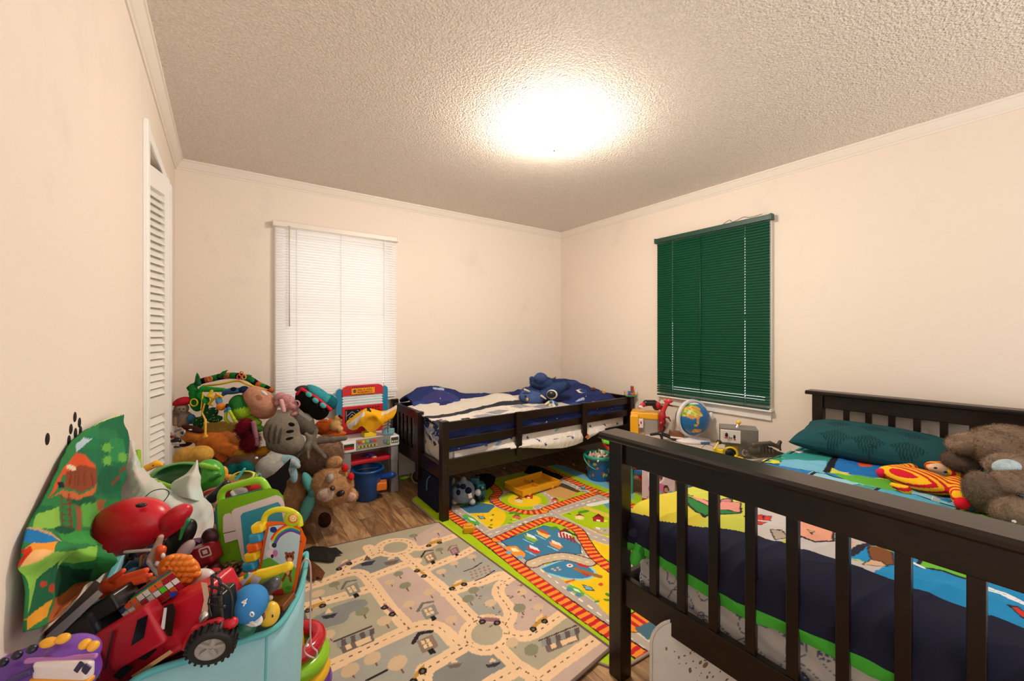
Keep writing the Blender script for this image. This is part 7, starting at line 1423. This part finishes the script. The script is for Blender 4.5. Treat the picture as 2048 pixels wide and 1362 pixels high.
mb = MB(); slab(mb, fr, [(481, 1032), (486, 1026), (556, 1004), (561, 1010), (574, 1080), (562, 1118), (494, 1116), (489, 1108)], 7.5, 9.2); mb.build('screen', mat('3AA6C4', 'p', .25), t)
mb = MB(); slab(mb, fr, [(446, 1034), (450, 1028), (460, 1026), (466, 1030), (474, 1060), (446, 1066)], 3, 9); slab(mb, fr, [(447, 1068), (474, 1062), (477, 1078), (450, 1086)], 3, 9); mb.build('button', mat('E4DEE2', 'p'), t)
gl = MB()
for i in range(6):
    for j in range(5): c_ = fr.p(442+i*3.4+j*.5, 1093+j*4-i*.5, 4.4); gl.ball(tuple(c_), (.9*fr.s, .5*fr.s, .9*fr.s), n=6)
gl.build('speaker_dots', mat('4A7A1A', 'p'), t)
# storybook
fr = Fr(560, 1110, .945); t = thingF('toy_storybook', 'orange-framed toy storybook with rainbow cover and bear picture', 'toy book', fr)
mb = MB(); slab(mb, fr, smooth_path([(533, 1050), (540, 1043), (575, 1045), (600, 1053), (608, 1068), (613, 1080), (607, 1100), (601, 1130), (590, 1185), (582, 1194), (548, 1194), (520, 1180), (516, 1150), (524, 1100)], 3, True), -10, 2); mb.build('cover_frame', mat('E8641E', 'p', .3), t)
r = Ras(505, 1035, 625, 1205, .35, 'B6D2DE')
r.poly([(512, 1124), (540, 1114), (560, 1128), (575, 1124), (600, 1140), (600, 1200), (505, 1200)], '6AB43C'); r.poly([(505, 1135), (530, 1140), (560, 1150), (560, 1200), (505, 1200)], '8AC24A')
for k_, c in enumerate(('D8302A', 'EE7A22', 'F2CC2A', '4AAA4A', '2A6AC0', '7A3A96')): r.line(smooth_path([(543+k_*1.9, 1078+k_*1.6), (554+k_*1.2, 1062+k_*2.2), (572+k_*.4, 1050+k_*2.7), (586, 1048+k_*2.8), (603, 1055+k_*2.8)], 8), 3.1, c)
r.ell(547.5, 1059, 7, 6, '1C3C7A')
BW = '8A4628'; r.ell(580, 1114, 9, 10, BW); r.ell(573, 1106, 3, 3, BW); r.ell(587, 1105, 3, 3, BW); r.ell(580, 1119, 5, 4, 'E0B08A'); r.ell(576, 1112, 1.5, 2, '1C1410'); r.ell(583, 1112, 1.5, 2, '1C1410'); r.ell(577, 1138, 7, 14, BW); r.ell(575, 1140, 5, 10, 'E0A878'); r.line([(572, 1148), (566, 1160)], 5, BW); r.line([(580, 1150), (582, 1162)], 5, BW); r.line([(572, 1130), (562, 1138)], 4, BW)
r.ell(545, 1092, 6, 6, 'E4DCE0'); r.ell(549, 1090, 5, 5, '2A3A4A'); r.ell(541, 1107, 9, 8, 'E6DCE2'); r.ell(551, 1106, 5, 7, 'C87AB4'); r.ell(545, 1112, 3, 4, '3A2A3A'); r.ell(541, 1088, 2, 5, 'E4DCE0'); r.poly([(546, 1182), (566, 1176), (570, 1192), (546, 1194)], 'C8302A'); r.ell(560, 1170, 5, 8, 'E0C43A', 20); r.ell(580, 1175, 8, 4, '4A9A3A')
cells = [[(539, 1053), (560, 1050), (581, 1052), (601, 1060)], [(532, 1085), (554, 1085), (576, 1086), (599, 1088)], [(526, 1120), (548, 1121), (571, 1122), (594, 1124)], [(520, 1155), (543, 1158), (565, 1160), (588, 1162)], [(524, 1182), (543, 1187), (562, 1188), (581, 1188)]]
R5 = [[tuple(fr.p(u, v, 3.2))+(u, v) for u, v in row] for row in cells]; G = net(R5, 50, 44); link('cover_picture', gridmesh('cover_picture', G[..., :3].copy(), r.get(G[..., 3], G[..., 4]), .0012), mat('@', 's'), t)
for body, u, v, sz in (('Animal Rhymes', 584, 1080, 6.4), ('Storytime', 581, 1090, 6.4), ('vtech', 547.5, 1059, 4.2)):
    M_ = Matrix.Translation(Vector(fr.p(u, v, 4.0))) @ Matrix.Rotation(PI/2, 4, 'X') @ Matrix.Rotation(math.radians(-9 if sz > 5 else -6), 4, 'Z'); v_, f_ = textmesh(body, sz*fr.s, M_, .0002); mb = MB(); mb.add(v_, f_); mb.build('lettering', mat('3A4A6A' if sz > 5 else 'E8E8F0', 's'), t)
for i, c in enumerate(('F0CC1E', '2A96C0', 'E8641E', 'F0CC1E', '2A96C0', 'E8641E')):
    u0, v0 = 519-i*4.4, 1054+i*19; softobj('spine_ring', fr, [fr.K(u0+1, v0-8, u0-2.4, v0+8, 11, 11.5, 6, 6, col=c)] if 0 else [fr.B(u0, v0, 12, 9.2, 11, 5, 4, 13, col=c)], 'p', 1, 1.1, t)
MB().tube([tuple(fr.p(u, v, -2)) for u, v in smooth_path([(530, 1058), (528, 1040), (536, 1026), (556, 1019), (580, 1022), (597, 1034), (601, 1052)], 6)], 5.6*fr.s, n=10).build('handle', mat('D6D41C', 'p', .3), t)
softobj('knob', fr, [fr.E(585, 1037, 17, 16, 0, 9, col='B4CC1E')], 'p', 1, 1, t); softobj('knob_face', fr, [fr.E(586, 1037, 11, 10, 6, 5, col='D88A2A')], 'p', 1, .9, t)
mb = MB()
for i in range(9): a = 2*PI*i/9; c_ = fr.p(586+5*math.cos(a), 1037+5*math.sin(a), 11); mb.ball(tuple(c_), (2*fr.s, 1*fr.s, 2*fr.s), n=8)
mb.ball(tuple(fr.p(586, 1037, 11)), 2.6*fr.s, n=8); mb.build('flower', mat('F0D8A0', 'p'), t)
# red helmet
fr = Fr(262, 1050, .96)
t = toy('toy_helmet', 'shiny red plastic toy helmet with brim resting on the heap', 'toy helmet', fr, [fr.E(262, 1050, 76, 52, 0, 46, 12, col='CE1A2C'), fr.E(235, 1078, 44, 28, 6, 40, 12, col='CE1A2C')], 'p', 14, 1.6,
    parts=[('brim', [fr.E(352, 1034, 34, 19, 2, 22, 38, col='C41A2E'), fr.K(325, 1068, 370, 1046, 12, 6, 6, 0, col='C41A2E')], 'p', 8, 1.4), ('vent', [fr.E(283, 1010, 10, 4, 27, 8, 0, col='1A0E10')], 'p', 1, .9)])
# forest printed cloth leaning on the wall
r = Ras(20, 810, 320, 1290, .8, '2F7E45')
r.poly([(200, 845), (238, 828), (262, 850), (262, 1000), (215, 1000), (180, 985), (150, 960), (150, 900)], '1F6E48')
for a, b, rx, ry, c in ((205, 870, 30, 12, '2A7A50'), (190, 890, 25, 10, '237448'), (230, 900, 20, 25, '2F8A52'), (215, 960, 25, 30, '176040'), (160, 1000, 30, 12, '1A5A3C'), (70, 1025, 40, 12, '1E6A42'), (200, 1040, 25, 14, '1C6840')): r.ell(a, b, rx, ry, c)
for a, b in ((213, 922), (244, 915), (212, 896)):
    for k_ in range(9): th = 2*PI*k_/9; r.poly([(a+3*math.cos(th+1.6), b+3*math.sin(th+1.6)), (a+15*math.cos(th), b+13*math.sin(th)), (a+3*math.cos(th-1.6), b+3*math.sin(th-1.6))], '6CB04A')
    r.ell(a, b, 9, 9, '6CB04A')
r.poly([(150, 905), (168, 912), (182, 935), (178, 950), (120, 950), (100, 985), (85, 1000), (110, 950)], 'D6542A'); r.poly([(128, 945), (160, 930), (185, 940), (190, 965), (160, 985), (125, 975)], '8A4428')
for k_ in range(6): r.line([(138+k_*9, 938+k_*2), (134+k_*10, 972)], 1.6, '6A2E1C')
r.poly([(85, 1000), (120, 980), (160, 990), (190, 968), (188, 985), (150, 1002), (110, 990)], 'C86A3A'); r.poly([(104, 966), (122, 966), (126, 976), (108, 978)], '1A1C2A'); r.ell(138, 936, 11, 5, 'E8D8B0', 15); r.poly([(148, 890), (165, 876), (180, 880), (150, 905)], 'B0C8D4')
for x_ in (116, 134): r.line([(x_, 990), (x_+4, 1075)], 3, '7A3A26')
for k_ in range(7): r.line([(118, 998+k_*11), (136, 998+k_*11)], 2.4, '7A3A26')
r.poly([(68, 1030), (110, 1015), (115, 1060), (60, 1060)], '8CBF4E'); r.poly([(160, 1010), (200, 1005), (190, 1060), (160, 1055)], '5EA848'); r.poly([(140, 1010), (160, 1015), (158, 1060), (146, 1075), (150, 1040)], '9A5A3A'); r.poly([(190, 1002), (208, 1000), (198, 1030), (192, 1020)], '9A5A3A'); r.line([(222, 970), (245, 935)], 4, '7A4028')
r.poly([(95, 1060), (200, 1065), (205, 1095), (120, 1085)], '3E9848'); r.ell(120, 1062, 22, 8, '16583A')
r.poly([(45, 1055), (75, 1062), (112, 1090), (60, 1092), (38, 1085)], '1E78B8'); r.line([(50, 1056), (72, 1060), (115, 1090)], 4, 'D0A070')
r.poly([(38, 1100), (60, 1088), (108, 1092), (100, 1105), (60, 1110)], 'EE9A34'); r.poly([(38, 1100), (52, 1096), (66, 1112), (40, 1134)], 'C8341E'); r.poly([(66, 1108), (100, 1104), (92, 1126), (44, 1134)], 'F0B878')
r.poly([(38, 1135), (100, 1105), (190, 1095), (195, 1120), (120, 1125), (80, 1190), (42, 1230)], '86BE4C'); r.poly([(60, 1160), (110, 1120), (100, 1200), (45, 1240)], '1F6644'); r.ell(78, 1170, 8, 6, 'B8442A'); r.ell(98, 1178, 6, 9, 'B8442A')
r.poly([(110, 1130), (190, 1135), (165, 1190), (110, 1200)], '1A4A32'); r.poly([(105, 1200), (160, 1165), (180, 1172), (110, 1240), (90, 1262)], 'A85A30'); r.poly([(42, 1240), (100, 1200), (92, 1235), (48, 1262)], 'E8A030')
r.line([(150, 868), (190, 843), (240, 826)], 8, 'D8DCA0')
def W_(u, k_=.96): return wd(u)*k_
rows = [[(146, 880, W_(146, .97)), (186, 850, W_(186, .96)), (215, 836, W_(215, .95)), (240, 829, W_(240, .93))], [(122, 918, W_(122, .97)), (170, 905, W_(170, .94)), (215, 890, W_(215, .92)), (256, 878, W_(256, .90))],
        [(95, 972, W_(95, .97)), (150, 965, W_(150, .93)), (205, 950, W_(205, .90)), (252, 935, W_(252, .88))], [(66, 1035, W_(66, .97)), (125, 1030, W_(125, .93)), (180, 1022, W_(180, .90)), (232, 1005, W_(232, .87))],
        [(42, 1085, W_(42, .97)), (100, 1082, W_(100, .92)), (160, 1075, W_(160, .90)), (205, 1065, W_(205, .88))], [(37, 1130, W_(37, .97)), (90, 1108, W_(90, .88)), (150, 1095, W_(150, .85)), (200, 1098, W_(200, .80))],
        [(38, 1175, W_(38, .96)), (85, 1150, W_(85, .92)), (140, 1128, W_(140, .90)), (235, 1122, W_(200, .72))], [(40, 1225, W_(40, .95)), (85, 1205, W_(85, .92)), (130, 1180, W_(130, .92)), (185, 1160, W_(185, .80))], [(46, 1265, W_(46, .94)), (80, 1255, W_(80, .90)), (105, 1240, W_(105, .88)), (130, 1215, W_(130, .84))]]
pxcloth('printed_cloth', 'forest treehouse printed green cloth leaning on the left wall', 'cloth', rows, 50, 20, r, .004, .005, 4, 12)
# silver edge slab and black case
fr = Fr(150, 1225, .74); t = thingF('toy_laptop', 'folded grey laptop-like board with silver edge under the printed cloth', 'toy', fr)
mb = MB(); slab(mb, fr, [(92, 1272), (196, 1180), (206, 1188), (108, 1282)], -6, 6); mb.build('silver_edge', mat('A4A2A4', 'p'), t)
mb = MB(); slab(mb, fr, [(96, 1264), (190, 1160), (200, 1166), (196, 1180), (104, 1272)], -14, -4); mb.build('board', mat('4A484A', 'p'), t)
mb = MB(); slab(mb, fr, [(80, 1272), (130, 1225), (160, 1205), (100, 1270)], -26, -14); mb.build('red_back', mat('7A2018', 'p'), t)
fr = Fr(185, 1245, .76)
toy('toy_case', 'black rounded plastic case between the silver board and the red truck', 'case', fr, [fr.B(178, 1262, 52, 36, 30, 10, -6, 30, col='26262A'), fr.B(225, 1205, 34, 18, 26, 6, -10, 30, col='101012')], 'p', 8, 1.6)
# purple toy
fr = Fr(85, 1335, .61); PU = '6A3CA4'
toy('toy_spaceship', 'purple toy vehicle with yellow knobs and white panel at the bottom left corner', 'toy vehicle', fr, [fr.E(80, 1352, 118, 58, 0, 44, 8, col=PU), fr.E(95, 1430, 105, 62, 0, 40, 8, col='4A2A78'), fr.E(150, 1300, 46, 26, 2, 30, -6, col='7444B0')], 'p', 16, 2.0,
    parts=[('white_panel', [fr.B(128, 1338, 54, 18, 10, 9, 31, -2, col='E0D6D8')], 'p', 2, 1.5), ('yellow_band', [fr.B(125, 1358, 56, 5, 9, 4, 34, -2, col='E0962A')], 'p', 1, 1.4), ('stripe', [fr.B(158, 1334, 5, 10, 2, 1, 40, -35, col='241E4A')], 'p', 1, 1), ('stripe', [fr.B(172, 1338, 7, 8, 2, 1, 39, -35, col='241E4A')], 'p', 1, 1), ('ridge', [fr.K(55, 1322, 190, 1312, 5, 5, 34, 22, col='B070B4')], 'p', 1, 1.4)]+
          [('knob', [fr.E(u, v, ru, 9, 24, 10, 6, col='E8A82E')], 'p', 1, 1.2) for u, v, ru in ((97, 1285, 16), (126, 1277, 13), (170, 1288, 10), (187, 1292, 9))]+[('port', [fr.E(u, v, 9, 8, 36, 8, col='141428')], 'p', 1, 1.2) for u, v in ((64, 1298), (34, 1310), (6, 1325))]+[('slot', [fr.B(40, 1352, 24, 5, 5, 2, 44, 24, col='3A2A6A')], 'p', 1, 1)])
# red truck
fr = Fr(320, 1265, .775); t = thingF('toy_truck', 'large red toy truck with big black wheels lying on the toy bin rim', 'toy truck', fr); RT = 'C41A2C'
softobj('body', fr, [fr.B(405, 1215, 62, 44, 40, 10, -10, 26, col=RT), fr.B(290, 1280, 105, 46, 40, 10, -10, 30, col=RT), fr.B(225, 1320, 60, 42, 40, 8, -8, 32, col=RT), fr.K(375, 1285, 465, 1245, 10, 10, 34, 34, col=RT)], 'p', 8, 1.7, t)
softobj('cabin', fr, [fr.B(272, 1268, 58, 40, 16, 8, 38, 30, col='C41E30')], 'p', 4, 1.5, t)
def plate(nm, pts, z0, z1, c, kind='p', rough=None): mb = MB(); slab(mb, fr, pts, z0, z1); return mb.build(nm, mat(c, kind, rough), t)
plate('windshield', [(328, 1212), (346, 1206), (351, 1222), (344, 1272), (317, 1274)], 40, 46, '2A2014', 'p', .12); plate('glare_strip', [(328, 1216), (334, 1215), (329, 1258), (321, 1260)], 46, 46.8, 'E8E4E0')
plate('side_window', [(275, 1240), (296, 1230), (288, 1275), (262, 1292)], 54, 55.5, '181614', 'p', .15); plate('door_window', [(272, 1318), (300, 1295), (315, 1298), (292, 1320)], 40, 46, '15120F', 'p', .15); plate('door_window', [(225, 1352), (252, 1330), (268, 1334), (240, 1360)], 40, 46, '15120F', 'p', .15)
plate('roof_rail', [(225, 1262), (229, 1262), (213, 1338), (207, 1340)], 54, 58, '3A1216'); plate('decal', [(262, 1352), (340, 1300), (346, 1305), (268, 1358)], 42, 43.5, 'C8A06A', 's'); plate('grille_band', [(402, 1164), (414, 1166), (420, 1200), (412, 1240), (398, 1246), (408, 1200)], 32, 36, 'C8A890')
softobj('headlight', fr, [fr.E(409, 1232, 9, 13, 34, 8, -30, col='D8D4D0')], 'm', 1, 1.2, t)
mb = MB()
for pth in ([(424, 1150), (424, 1178), (418, 1205), (424, 1236)], [(424, 1150), (440, 1162), (436, 1190)], [(418, 1172), (450, 1180)], [(416, 1206), (452, 1214)], [(424, 1236), (436, 1226), (440, 1196)], [(438, 1165), (462, 1185), (464, 1230), (456, 1250)]): mb.tube([tuple(fr.p(u, v, 34)) for u, v in smooth_path(pth, 4)], 2.6*fr.s, n=7)
mb.build('bull_bar', mat('17130F', 'p'), t); softobj('bumper', fr, [fr.B(450, 1215, 12, 38, 22, 6, 14, 4, col='151312')], 'p', 2, 1.6, t)
def wheel(u, v, R_, z, nm='wheel'):
    c_ = Vector(fr.p(u, v, z)); M_ = Matrix.Translation(c_) @ Matrix.Rotation(math.radians(22), 4, 'Z') @ Matrix.Rotation(math.radians(14), 4, 'X') @ Matrix.Rotation(PI/2, 4, 'X'); s_ = fr.s; w_ = MB(); h_ = 12*s_
    w_.lathe([(R_*.62*s_, h_), (R_*.80*s_, h_*1.05), (R_*.94*s_, h_*.8), (R_*s_*.97, h_*.4), (R_*s_*.97, -h_*.4), (R_*.94*s_, -h_*.8), (R_*.8*s_, -h_*1.05), (R_*.62*s_, -h_)], M=M_, n=36)
    for i in range(22):
        Mi = M_ @ Matrix.Rotation(2*PI*i/22, 4, 'Z'); w_.box((R_*.93*s_, -1.9*s_, -h_*.8), (R_*1.06*s_, 1.9*s_, h_*.8), M=Mi)
    o = w_.build(nm, mat('131211', 'p', .55), t); h2 = MB(); h2.lathe([(0, h_*.55), (R_*.16*s_, h_*.6), (R_*.2*s_, h_*.3), (R_*.5*s_, h_*.25), (R_*.63*s_, h_*.95), (R_*.66*s_, h_*.9), (R_*.62*s_, -h_*.9), (0, -h_*.9)], M=M_, n=30)
    for i in range(5): Mi = M_ @ Matrix.Rotation(2*PI*i/5, 4, 'Z'); h2.box((R_*.1*s_, -3*s_, h_*.2), (R_*.6*s_, 3*s_, h_*.7), M=Mi)
    h2.build('hub', mat('A09A94', 'p', .25), o)
wheel(424, 1288, 39, 44); wheel(440, 1165, 20, -30)
softobj('fender', fr, [fr.K(372, 1292, 392, 1258, 8, 9, 40, 36, col=RT), fr.K(392, 1258, 440, 1240, 9, 8, 36, 34, col=RT)], 'p', 4, 1.4, t)
# mosaic brick box
fr = Fr(285, 1190, .78); t = thingF('puzzle_blocks', 'multicoloured square mosaic block strip lying above the red truck', 'toy blocks', fr)
mb = MB(); cols_ = ['A81428', 'E8622A', 'E8E4E2', 'D8D4D4', 'E8622A', '1C3C7A', 'E8E4E2', '5CCC1A', 'A81428', 'E8622A', 'E0B42A']; rnd = random.Random(4)
ex = np.array([12.4, -8.3]); ey = np.array([8.2, 9.6]); o_ = np.array([236, 1222.])
patt = [[5, 1, 1, 2, 2, 1, 1, 0, 0], [6, 2, 1, 0, 3, 2, 7, 6, 2], [0, 1, 2, 6, 1, 0, 8, 9, 0]]
ms = sorted(set(cols_)); order = cols_
for j in range(3):
    for i in range(9):
        p_ = o_+ex*i+ey*(j-.3); q_ = [p_+ex*.06+ey*.06, p_+ex*.94+ey*.06, p_+ex*.94+ey*.94, p_+ex*.06+ey*.94]; slab(mb, fr, [tuple(x) for x in q_], -20, 22+rnd.uniform(0, .8), patt[j][i] % 8)
mb.build('tiles', [mat(c, 'p', .3) for c in order[:8]]+[mat('A81428', 'p')], t)
mb = MB()
for k_, c in enumerate(range(4)): slab(mb, fr, [tuple(o_+ex*0+ey*(-.35-.22*k_)), tuple(o_+ex*9+ey*(-.35-.22*k_)), tuple(o_+ex*9+ey*(-.16-.22*k_)), tuple(o_+ey*(-.16-.22*k_))], -20, 16-k_*6, k_)
mb.build('stripes', [mat('E0B42A', 'p'), mat('3AA04A', 'p'), mat('2A5AB0', 'p'), mat('C8501E', 'p')], t)
mb = MB(); slab(mb, fr, [(338, 1186), (352, 1182), (354, 1190), (342, 1196)], 22, 30, 0); mb.build('blue_stud', [mat('1C3CA8', 'p')], t)
# orange hand, orange waffle ball, white cap, misc
fr = Fr(245, 1172, .80)
toy('toy_hand', 'orange rubber toy hand pointing right beside the mosaic blocks', 'toy hand', fr, [fr.E(222, 1172, 24, 17, 0, 12, 12, col='DE4A26'), fr.E(212, 1188, 16, 10, 2, 9, 10, col='DE4A26'), fr.K(236, 1160, 292, 1141, 7.5, 5.5, 2, 2, col='E0502A'), fr.K(240, 1167, 300, 1151, 7, 5, 6, 6, col='E0502A'), fr.K(238, 1174, 290, 1160, 6.5, 5, 8, 8, col='E0502A'), fr.K(232, 1181, 266, 1173, 6, 5, 8, 8, col='DE4A26'), fr.K(225, 1158, 246, 1142, 6, 5, 6, 8, col='DE4A26')], 'p', 3, 1.3)
fr = Fr(360, 1146, .86); bumps = []
rnd = random.Random(1)
for i in range(6):
    for j in range(5):
        x_, y_ = -30+i*12+(j % 2)*6, -24+j*11
        if (x_/38)**2+(y_/30)**2 < 1: bumps.append(fr.E(360+x_, 1140+y_, 6.5, 6, 15*math.sqrt(max(0, 1-(x_/40)**2-(y_/32)**2))+8, 6, 0, col='F0882A'))
toy('waffle_ball', 'orange bumpy flat rubber toy between the helmet and the white cap', 'toy', fr, [fr.E(358, 1140, 42, 32, 0, 16, -10, col='E8761E'), fr.E(352, 1170, 16, 10, 0, 10, 0, col='E8761E')]+bumps, 'p', 3, 1.3)
fr = Fr(400, 1155, .88)
toy('sun_visor', 'white toy visor with blue edge above the truck hood', 'toy visor', fr, [fr.E(398, 1160, 31, 20, 0, 18, 16, col='D8D0D2'), fr.E(404, 1174, 34, 9, 6, 16, 24, col='2A52B4')], 'p', 3, 1.2)
fr = Fr(445, 1160, .92)
toy('toy_cup', 'shiny blue plastic toy cup with red top behind the truck bumper', 'toy cup', fr, [fr.E(446, 1162, 19, 18, 0, 18, 0, col='1E4AB8'), fr.E(428, 1145, 14, 8, 0, 8, 20, col='C8222C')], 'p', 3, 1.2)
fr = Fr(362, 1072, .98)
toy('toy_shoe', 'black toy shoe with green streak and white sole right of the helmet', 'toy shoe', fr, [fr.E(364, 1070, 21, 36, 0, 20, -34, col='1A1616'), fr.E(345, 1092, 18, 16, 2, 16, 0, col='241C20')], 'p', 6, 1.4,
    parts=[('green_streak', [fr.K(376, 1040, 366, 1056, 5, 4, 17, 18, col='2E9A6A'), fr.K(366, 1056, 360, 1078, 4, 2.6, 18, 20, col='2A8A4A')], 'p', 1, 1), ('sole', [fr.E(371, 1100, 12, 25, 12, 10, -40, col='D0C0C4')], 'p', 1, 1.2)])
fr = Fr(320, 1110, .92)
toy('toy_claw', 'pale pink and orange toy arms jumble below the helmet', 'toy', fr, [fr.K(305, 1118, 322, 1074, 9, 5, 0, 4, col='D8B8A8'), fr.K(300, 1100, 250, 1104, 3, 3, 6, 6, col='E0DCDA'), fr.K(322, 1100, 318, 1125, 9, 7, 6, 4, col='E8562A'), fr.K(318, 1125, 330, 1130, 6, 5, 4, 4, col='E8562A'), fr.K(298, 1124, 316, 1150, 4.5, 4, 8, 8, col='C8C4C4'), fr.E(326, 1112, 4, 5, 12, 4, col='F0ECEA'), fr.E(314, 1128, 4, 5, 12, 4, col='F0ECEA')], 'p', 2, 1.1)
fr = Fr(412, 1105, 1.0)
toy('toy_box', 'dark red toy block with a white square mark between shoe and tablet', 'toy', fr, [fr.B(410, 1108, 24, 19, 18, 7, 0, 18, col='A01426'), fr.E(420, 1075, 16, 18, -8, 12, 0, col='3A1420'), fr.E(428, 1140, 14, 18, -8, 14, 0, col='701020')], 'p', 4, 1.3)
mbk = MB()
for pts_, m_ in ((rrect(-12, -10, 12, 10, 4), 0), (rrect(-9, -7, 9, 7, 3), 1), (rrect(-5, -4, 5, 4, 1), 0)):
    ca, sa = math.cos(.32), -math.sin(.32); slab(mbk, fr, [(410+x_*ca-y_*sa, 1104+x_*sa+y_*ca) for x_, y_ in pts_], 18-.1, 18.6+.5*(1 if m_ else 0)+(1 if len(mbk.v) > 60 else 0), m_)
tb_ = mbk.build('square_mark', [mat('E8E0E0', 's'), mat('A01426', 'p')]); tb_.location = (0, 0, 0)
par = [o for o in bpy.data.objects if o.name.startswith('toy_box')][0]; tb_.parent = par
fr = Fr(450, 1145, .98)
toy('toy_dinosaur', 'black and bronze speckled toy creature in front of the tablet base', 'toy', fr, [fr.E(460, 1140, 24, 17, 0, 14, 16, col='1A1512'), fr.E(440, 1150, 12, 8, 4, 8, 30, col='1C2A44'), fr.K(470, 1130, 482, 1126, 6, 4, 4, 4, col='2A2018')], 'p', 4, 1.2, cols=dotcol('1A1512', '8A6A3A', 60, .003, 6))
fr = Fr(530, 1150, .86)
toy('toy_bat', 'long yellow plastic toy bat lying across the storybook', 'toy bat', fr, [fr.K(472, 1166, 520, 1150, 8, 10, 0, 4, col='ECC81A'), fr.K(520, 1150, 570, 1135, 10.5, 8, 4, 8, col='F0D01E'), fr.K(570, 1135, 578, 1132, 8.5, 8.5, 8, 8, col='E8C41A')], 'p', 2, 1.2)
fr = Fr(535, 1172, .86)
toy('toy_torch', 'grey metallic cylinder toy beneath the yellow bat', 'toy torch', fr, [fr.K(524, 1182, 548, 1168, 14, 13, 0, 0, col='4E4E54'), fr.K(519, 1185, 524, 1182, 10, 14, 0, 0, col='6A6A70')], 'p', 1, 1.2)
fr = Fr(490, 1165, .83); t2 = thingF('playing_cards', 'white plastic card with green leaf mark in front of the bat', 'card', fr)
mb = MB(); slab(mb, fr, [(466, 1180), (498, 1144), (506, 1147), (474, 1186)], 4, 6); mb.build('card', mat('C4CCDC', 's'), t2); mb = MB(); slab(mb, fr, ell(492, 1152, 4, 7, 14, -30), 6, 6.6); mb.build('leaf_mark', mat('3A9A4A', 's'), t2)
mb = MB(); slab(mb, fr, [(506, 1149), (522, 1155), (514, 1176), (500, 1170)], 4, 8); mb.build('grey_clip', mat('B0AAA8', 'p'), t2)
fr = Fr(499, 1207, .80)
toy('toy_ball', 'blue cloth ball with white digits near the bin corner', 'ball', fr, [fr.E(499, 1207, 34, 34, 0, 33, col='3C84C4'), fr.E(505, 1238, 20, 8, 0, 16, -25, col='D8D8DC')], 'c', 3, 1.3)
par = [o for o in bpy.data.objects if o.name.startswith('toy_ball')][0]
for ch, u, v, a, z in (('4', 488, 1205, -20, 33), ('0', 504, 1229, -10, 27)):
    M_ = Matrix.Translation(Vector(fr.p(u, v, z))) @ Matrix.Rotation(math.radians(-8 if ch == '4' else 24), 4, 'X') @ Matrix.Rotation(PI/2, 4, 'X') @ Matrix.Rotation(math.radians(a), 4, 'Z'); v_, f_ = textmesh(ch, 20*fr.s, M_, .0012); mb = MB(); mb.add(v_, f_); mb.build('digit', mat('F0EEEE', 'c'), par)
fr = Fr(480, 1248, .80)
toy('toy_frog', 'dark green toy with yellow and black spots wedged under the blue ball', 'toy', fr, [fr.E(480, 1250, 32, 22, 0, 18, -20, col='14644A')], 'p', 3, 1.3, parts=[('yellow_spot', [fr.E(465, 1244, 5, 6, 16, 4, col='E0C82A')], 'p', 1, .9), ('black_spot', [fr.E(474, 1256, 3.4, 4, 18, 3, col='10100E')], 'p', 1, .8), ('white_trim', [fr.K(470, 1222, 512, 1250, 3, 3, 18, 18, col='D8D4D0')], 'p', 1, 1)])
fr = Fr(543, 1228, .84)
toy('toy_giraffe', 'yellow toy head with brown patch peeking over the bin rim', 'toy', fr, [fr.E(538, 1228, 20, 24, 0, 17, -10, col='E8BC3A')], 'p', 3, 1.2, parts=[('brown_patch', [fr.E(527, 1232, 7, 9, 13, 6, 0, col='7A4420')], 'p', 1, 1), ('eye', [fr.E(545, 1232, 1.8, 3, 17, 2, col='14100E')], 'p', 1, .7)])
fr = Fr(560, 1200, .90)
toy('wooden_box', 'brown shallow wooden toy edge under the storybook in the bin', 'toy', fr, [fr.B(556, 1208, 24, 6, 22, 1.5, 0, 12, col='6E3A1E'), fr.E(540, 1196, 6, 5, 14, 5, col='D8D4D4')], 'p', 1, 1.2)
fr = Fr(360, 1310, .78)
toy('toy_track', 'dark red toy base under the truck inside the bin', 'toy', fr, [fr.B(330, 1330, 90, 12, 20, 4, -14, 28, col='6A1420')], 'p', 1, 1.6)
# ---- sampling-independent clean-up: nothing
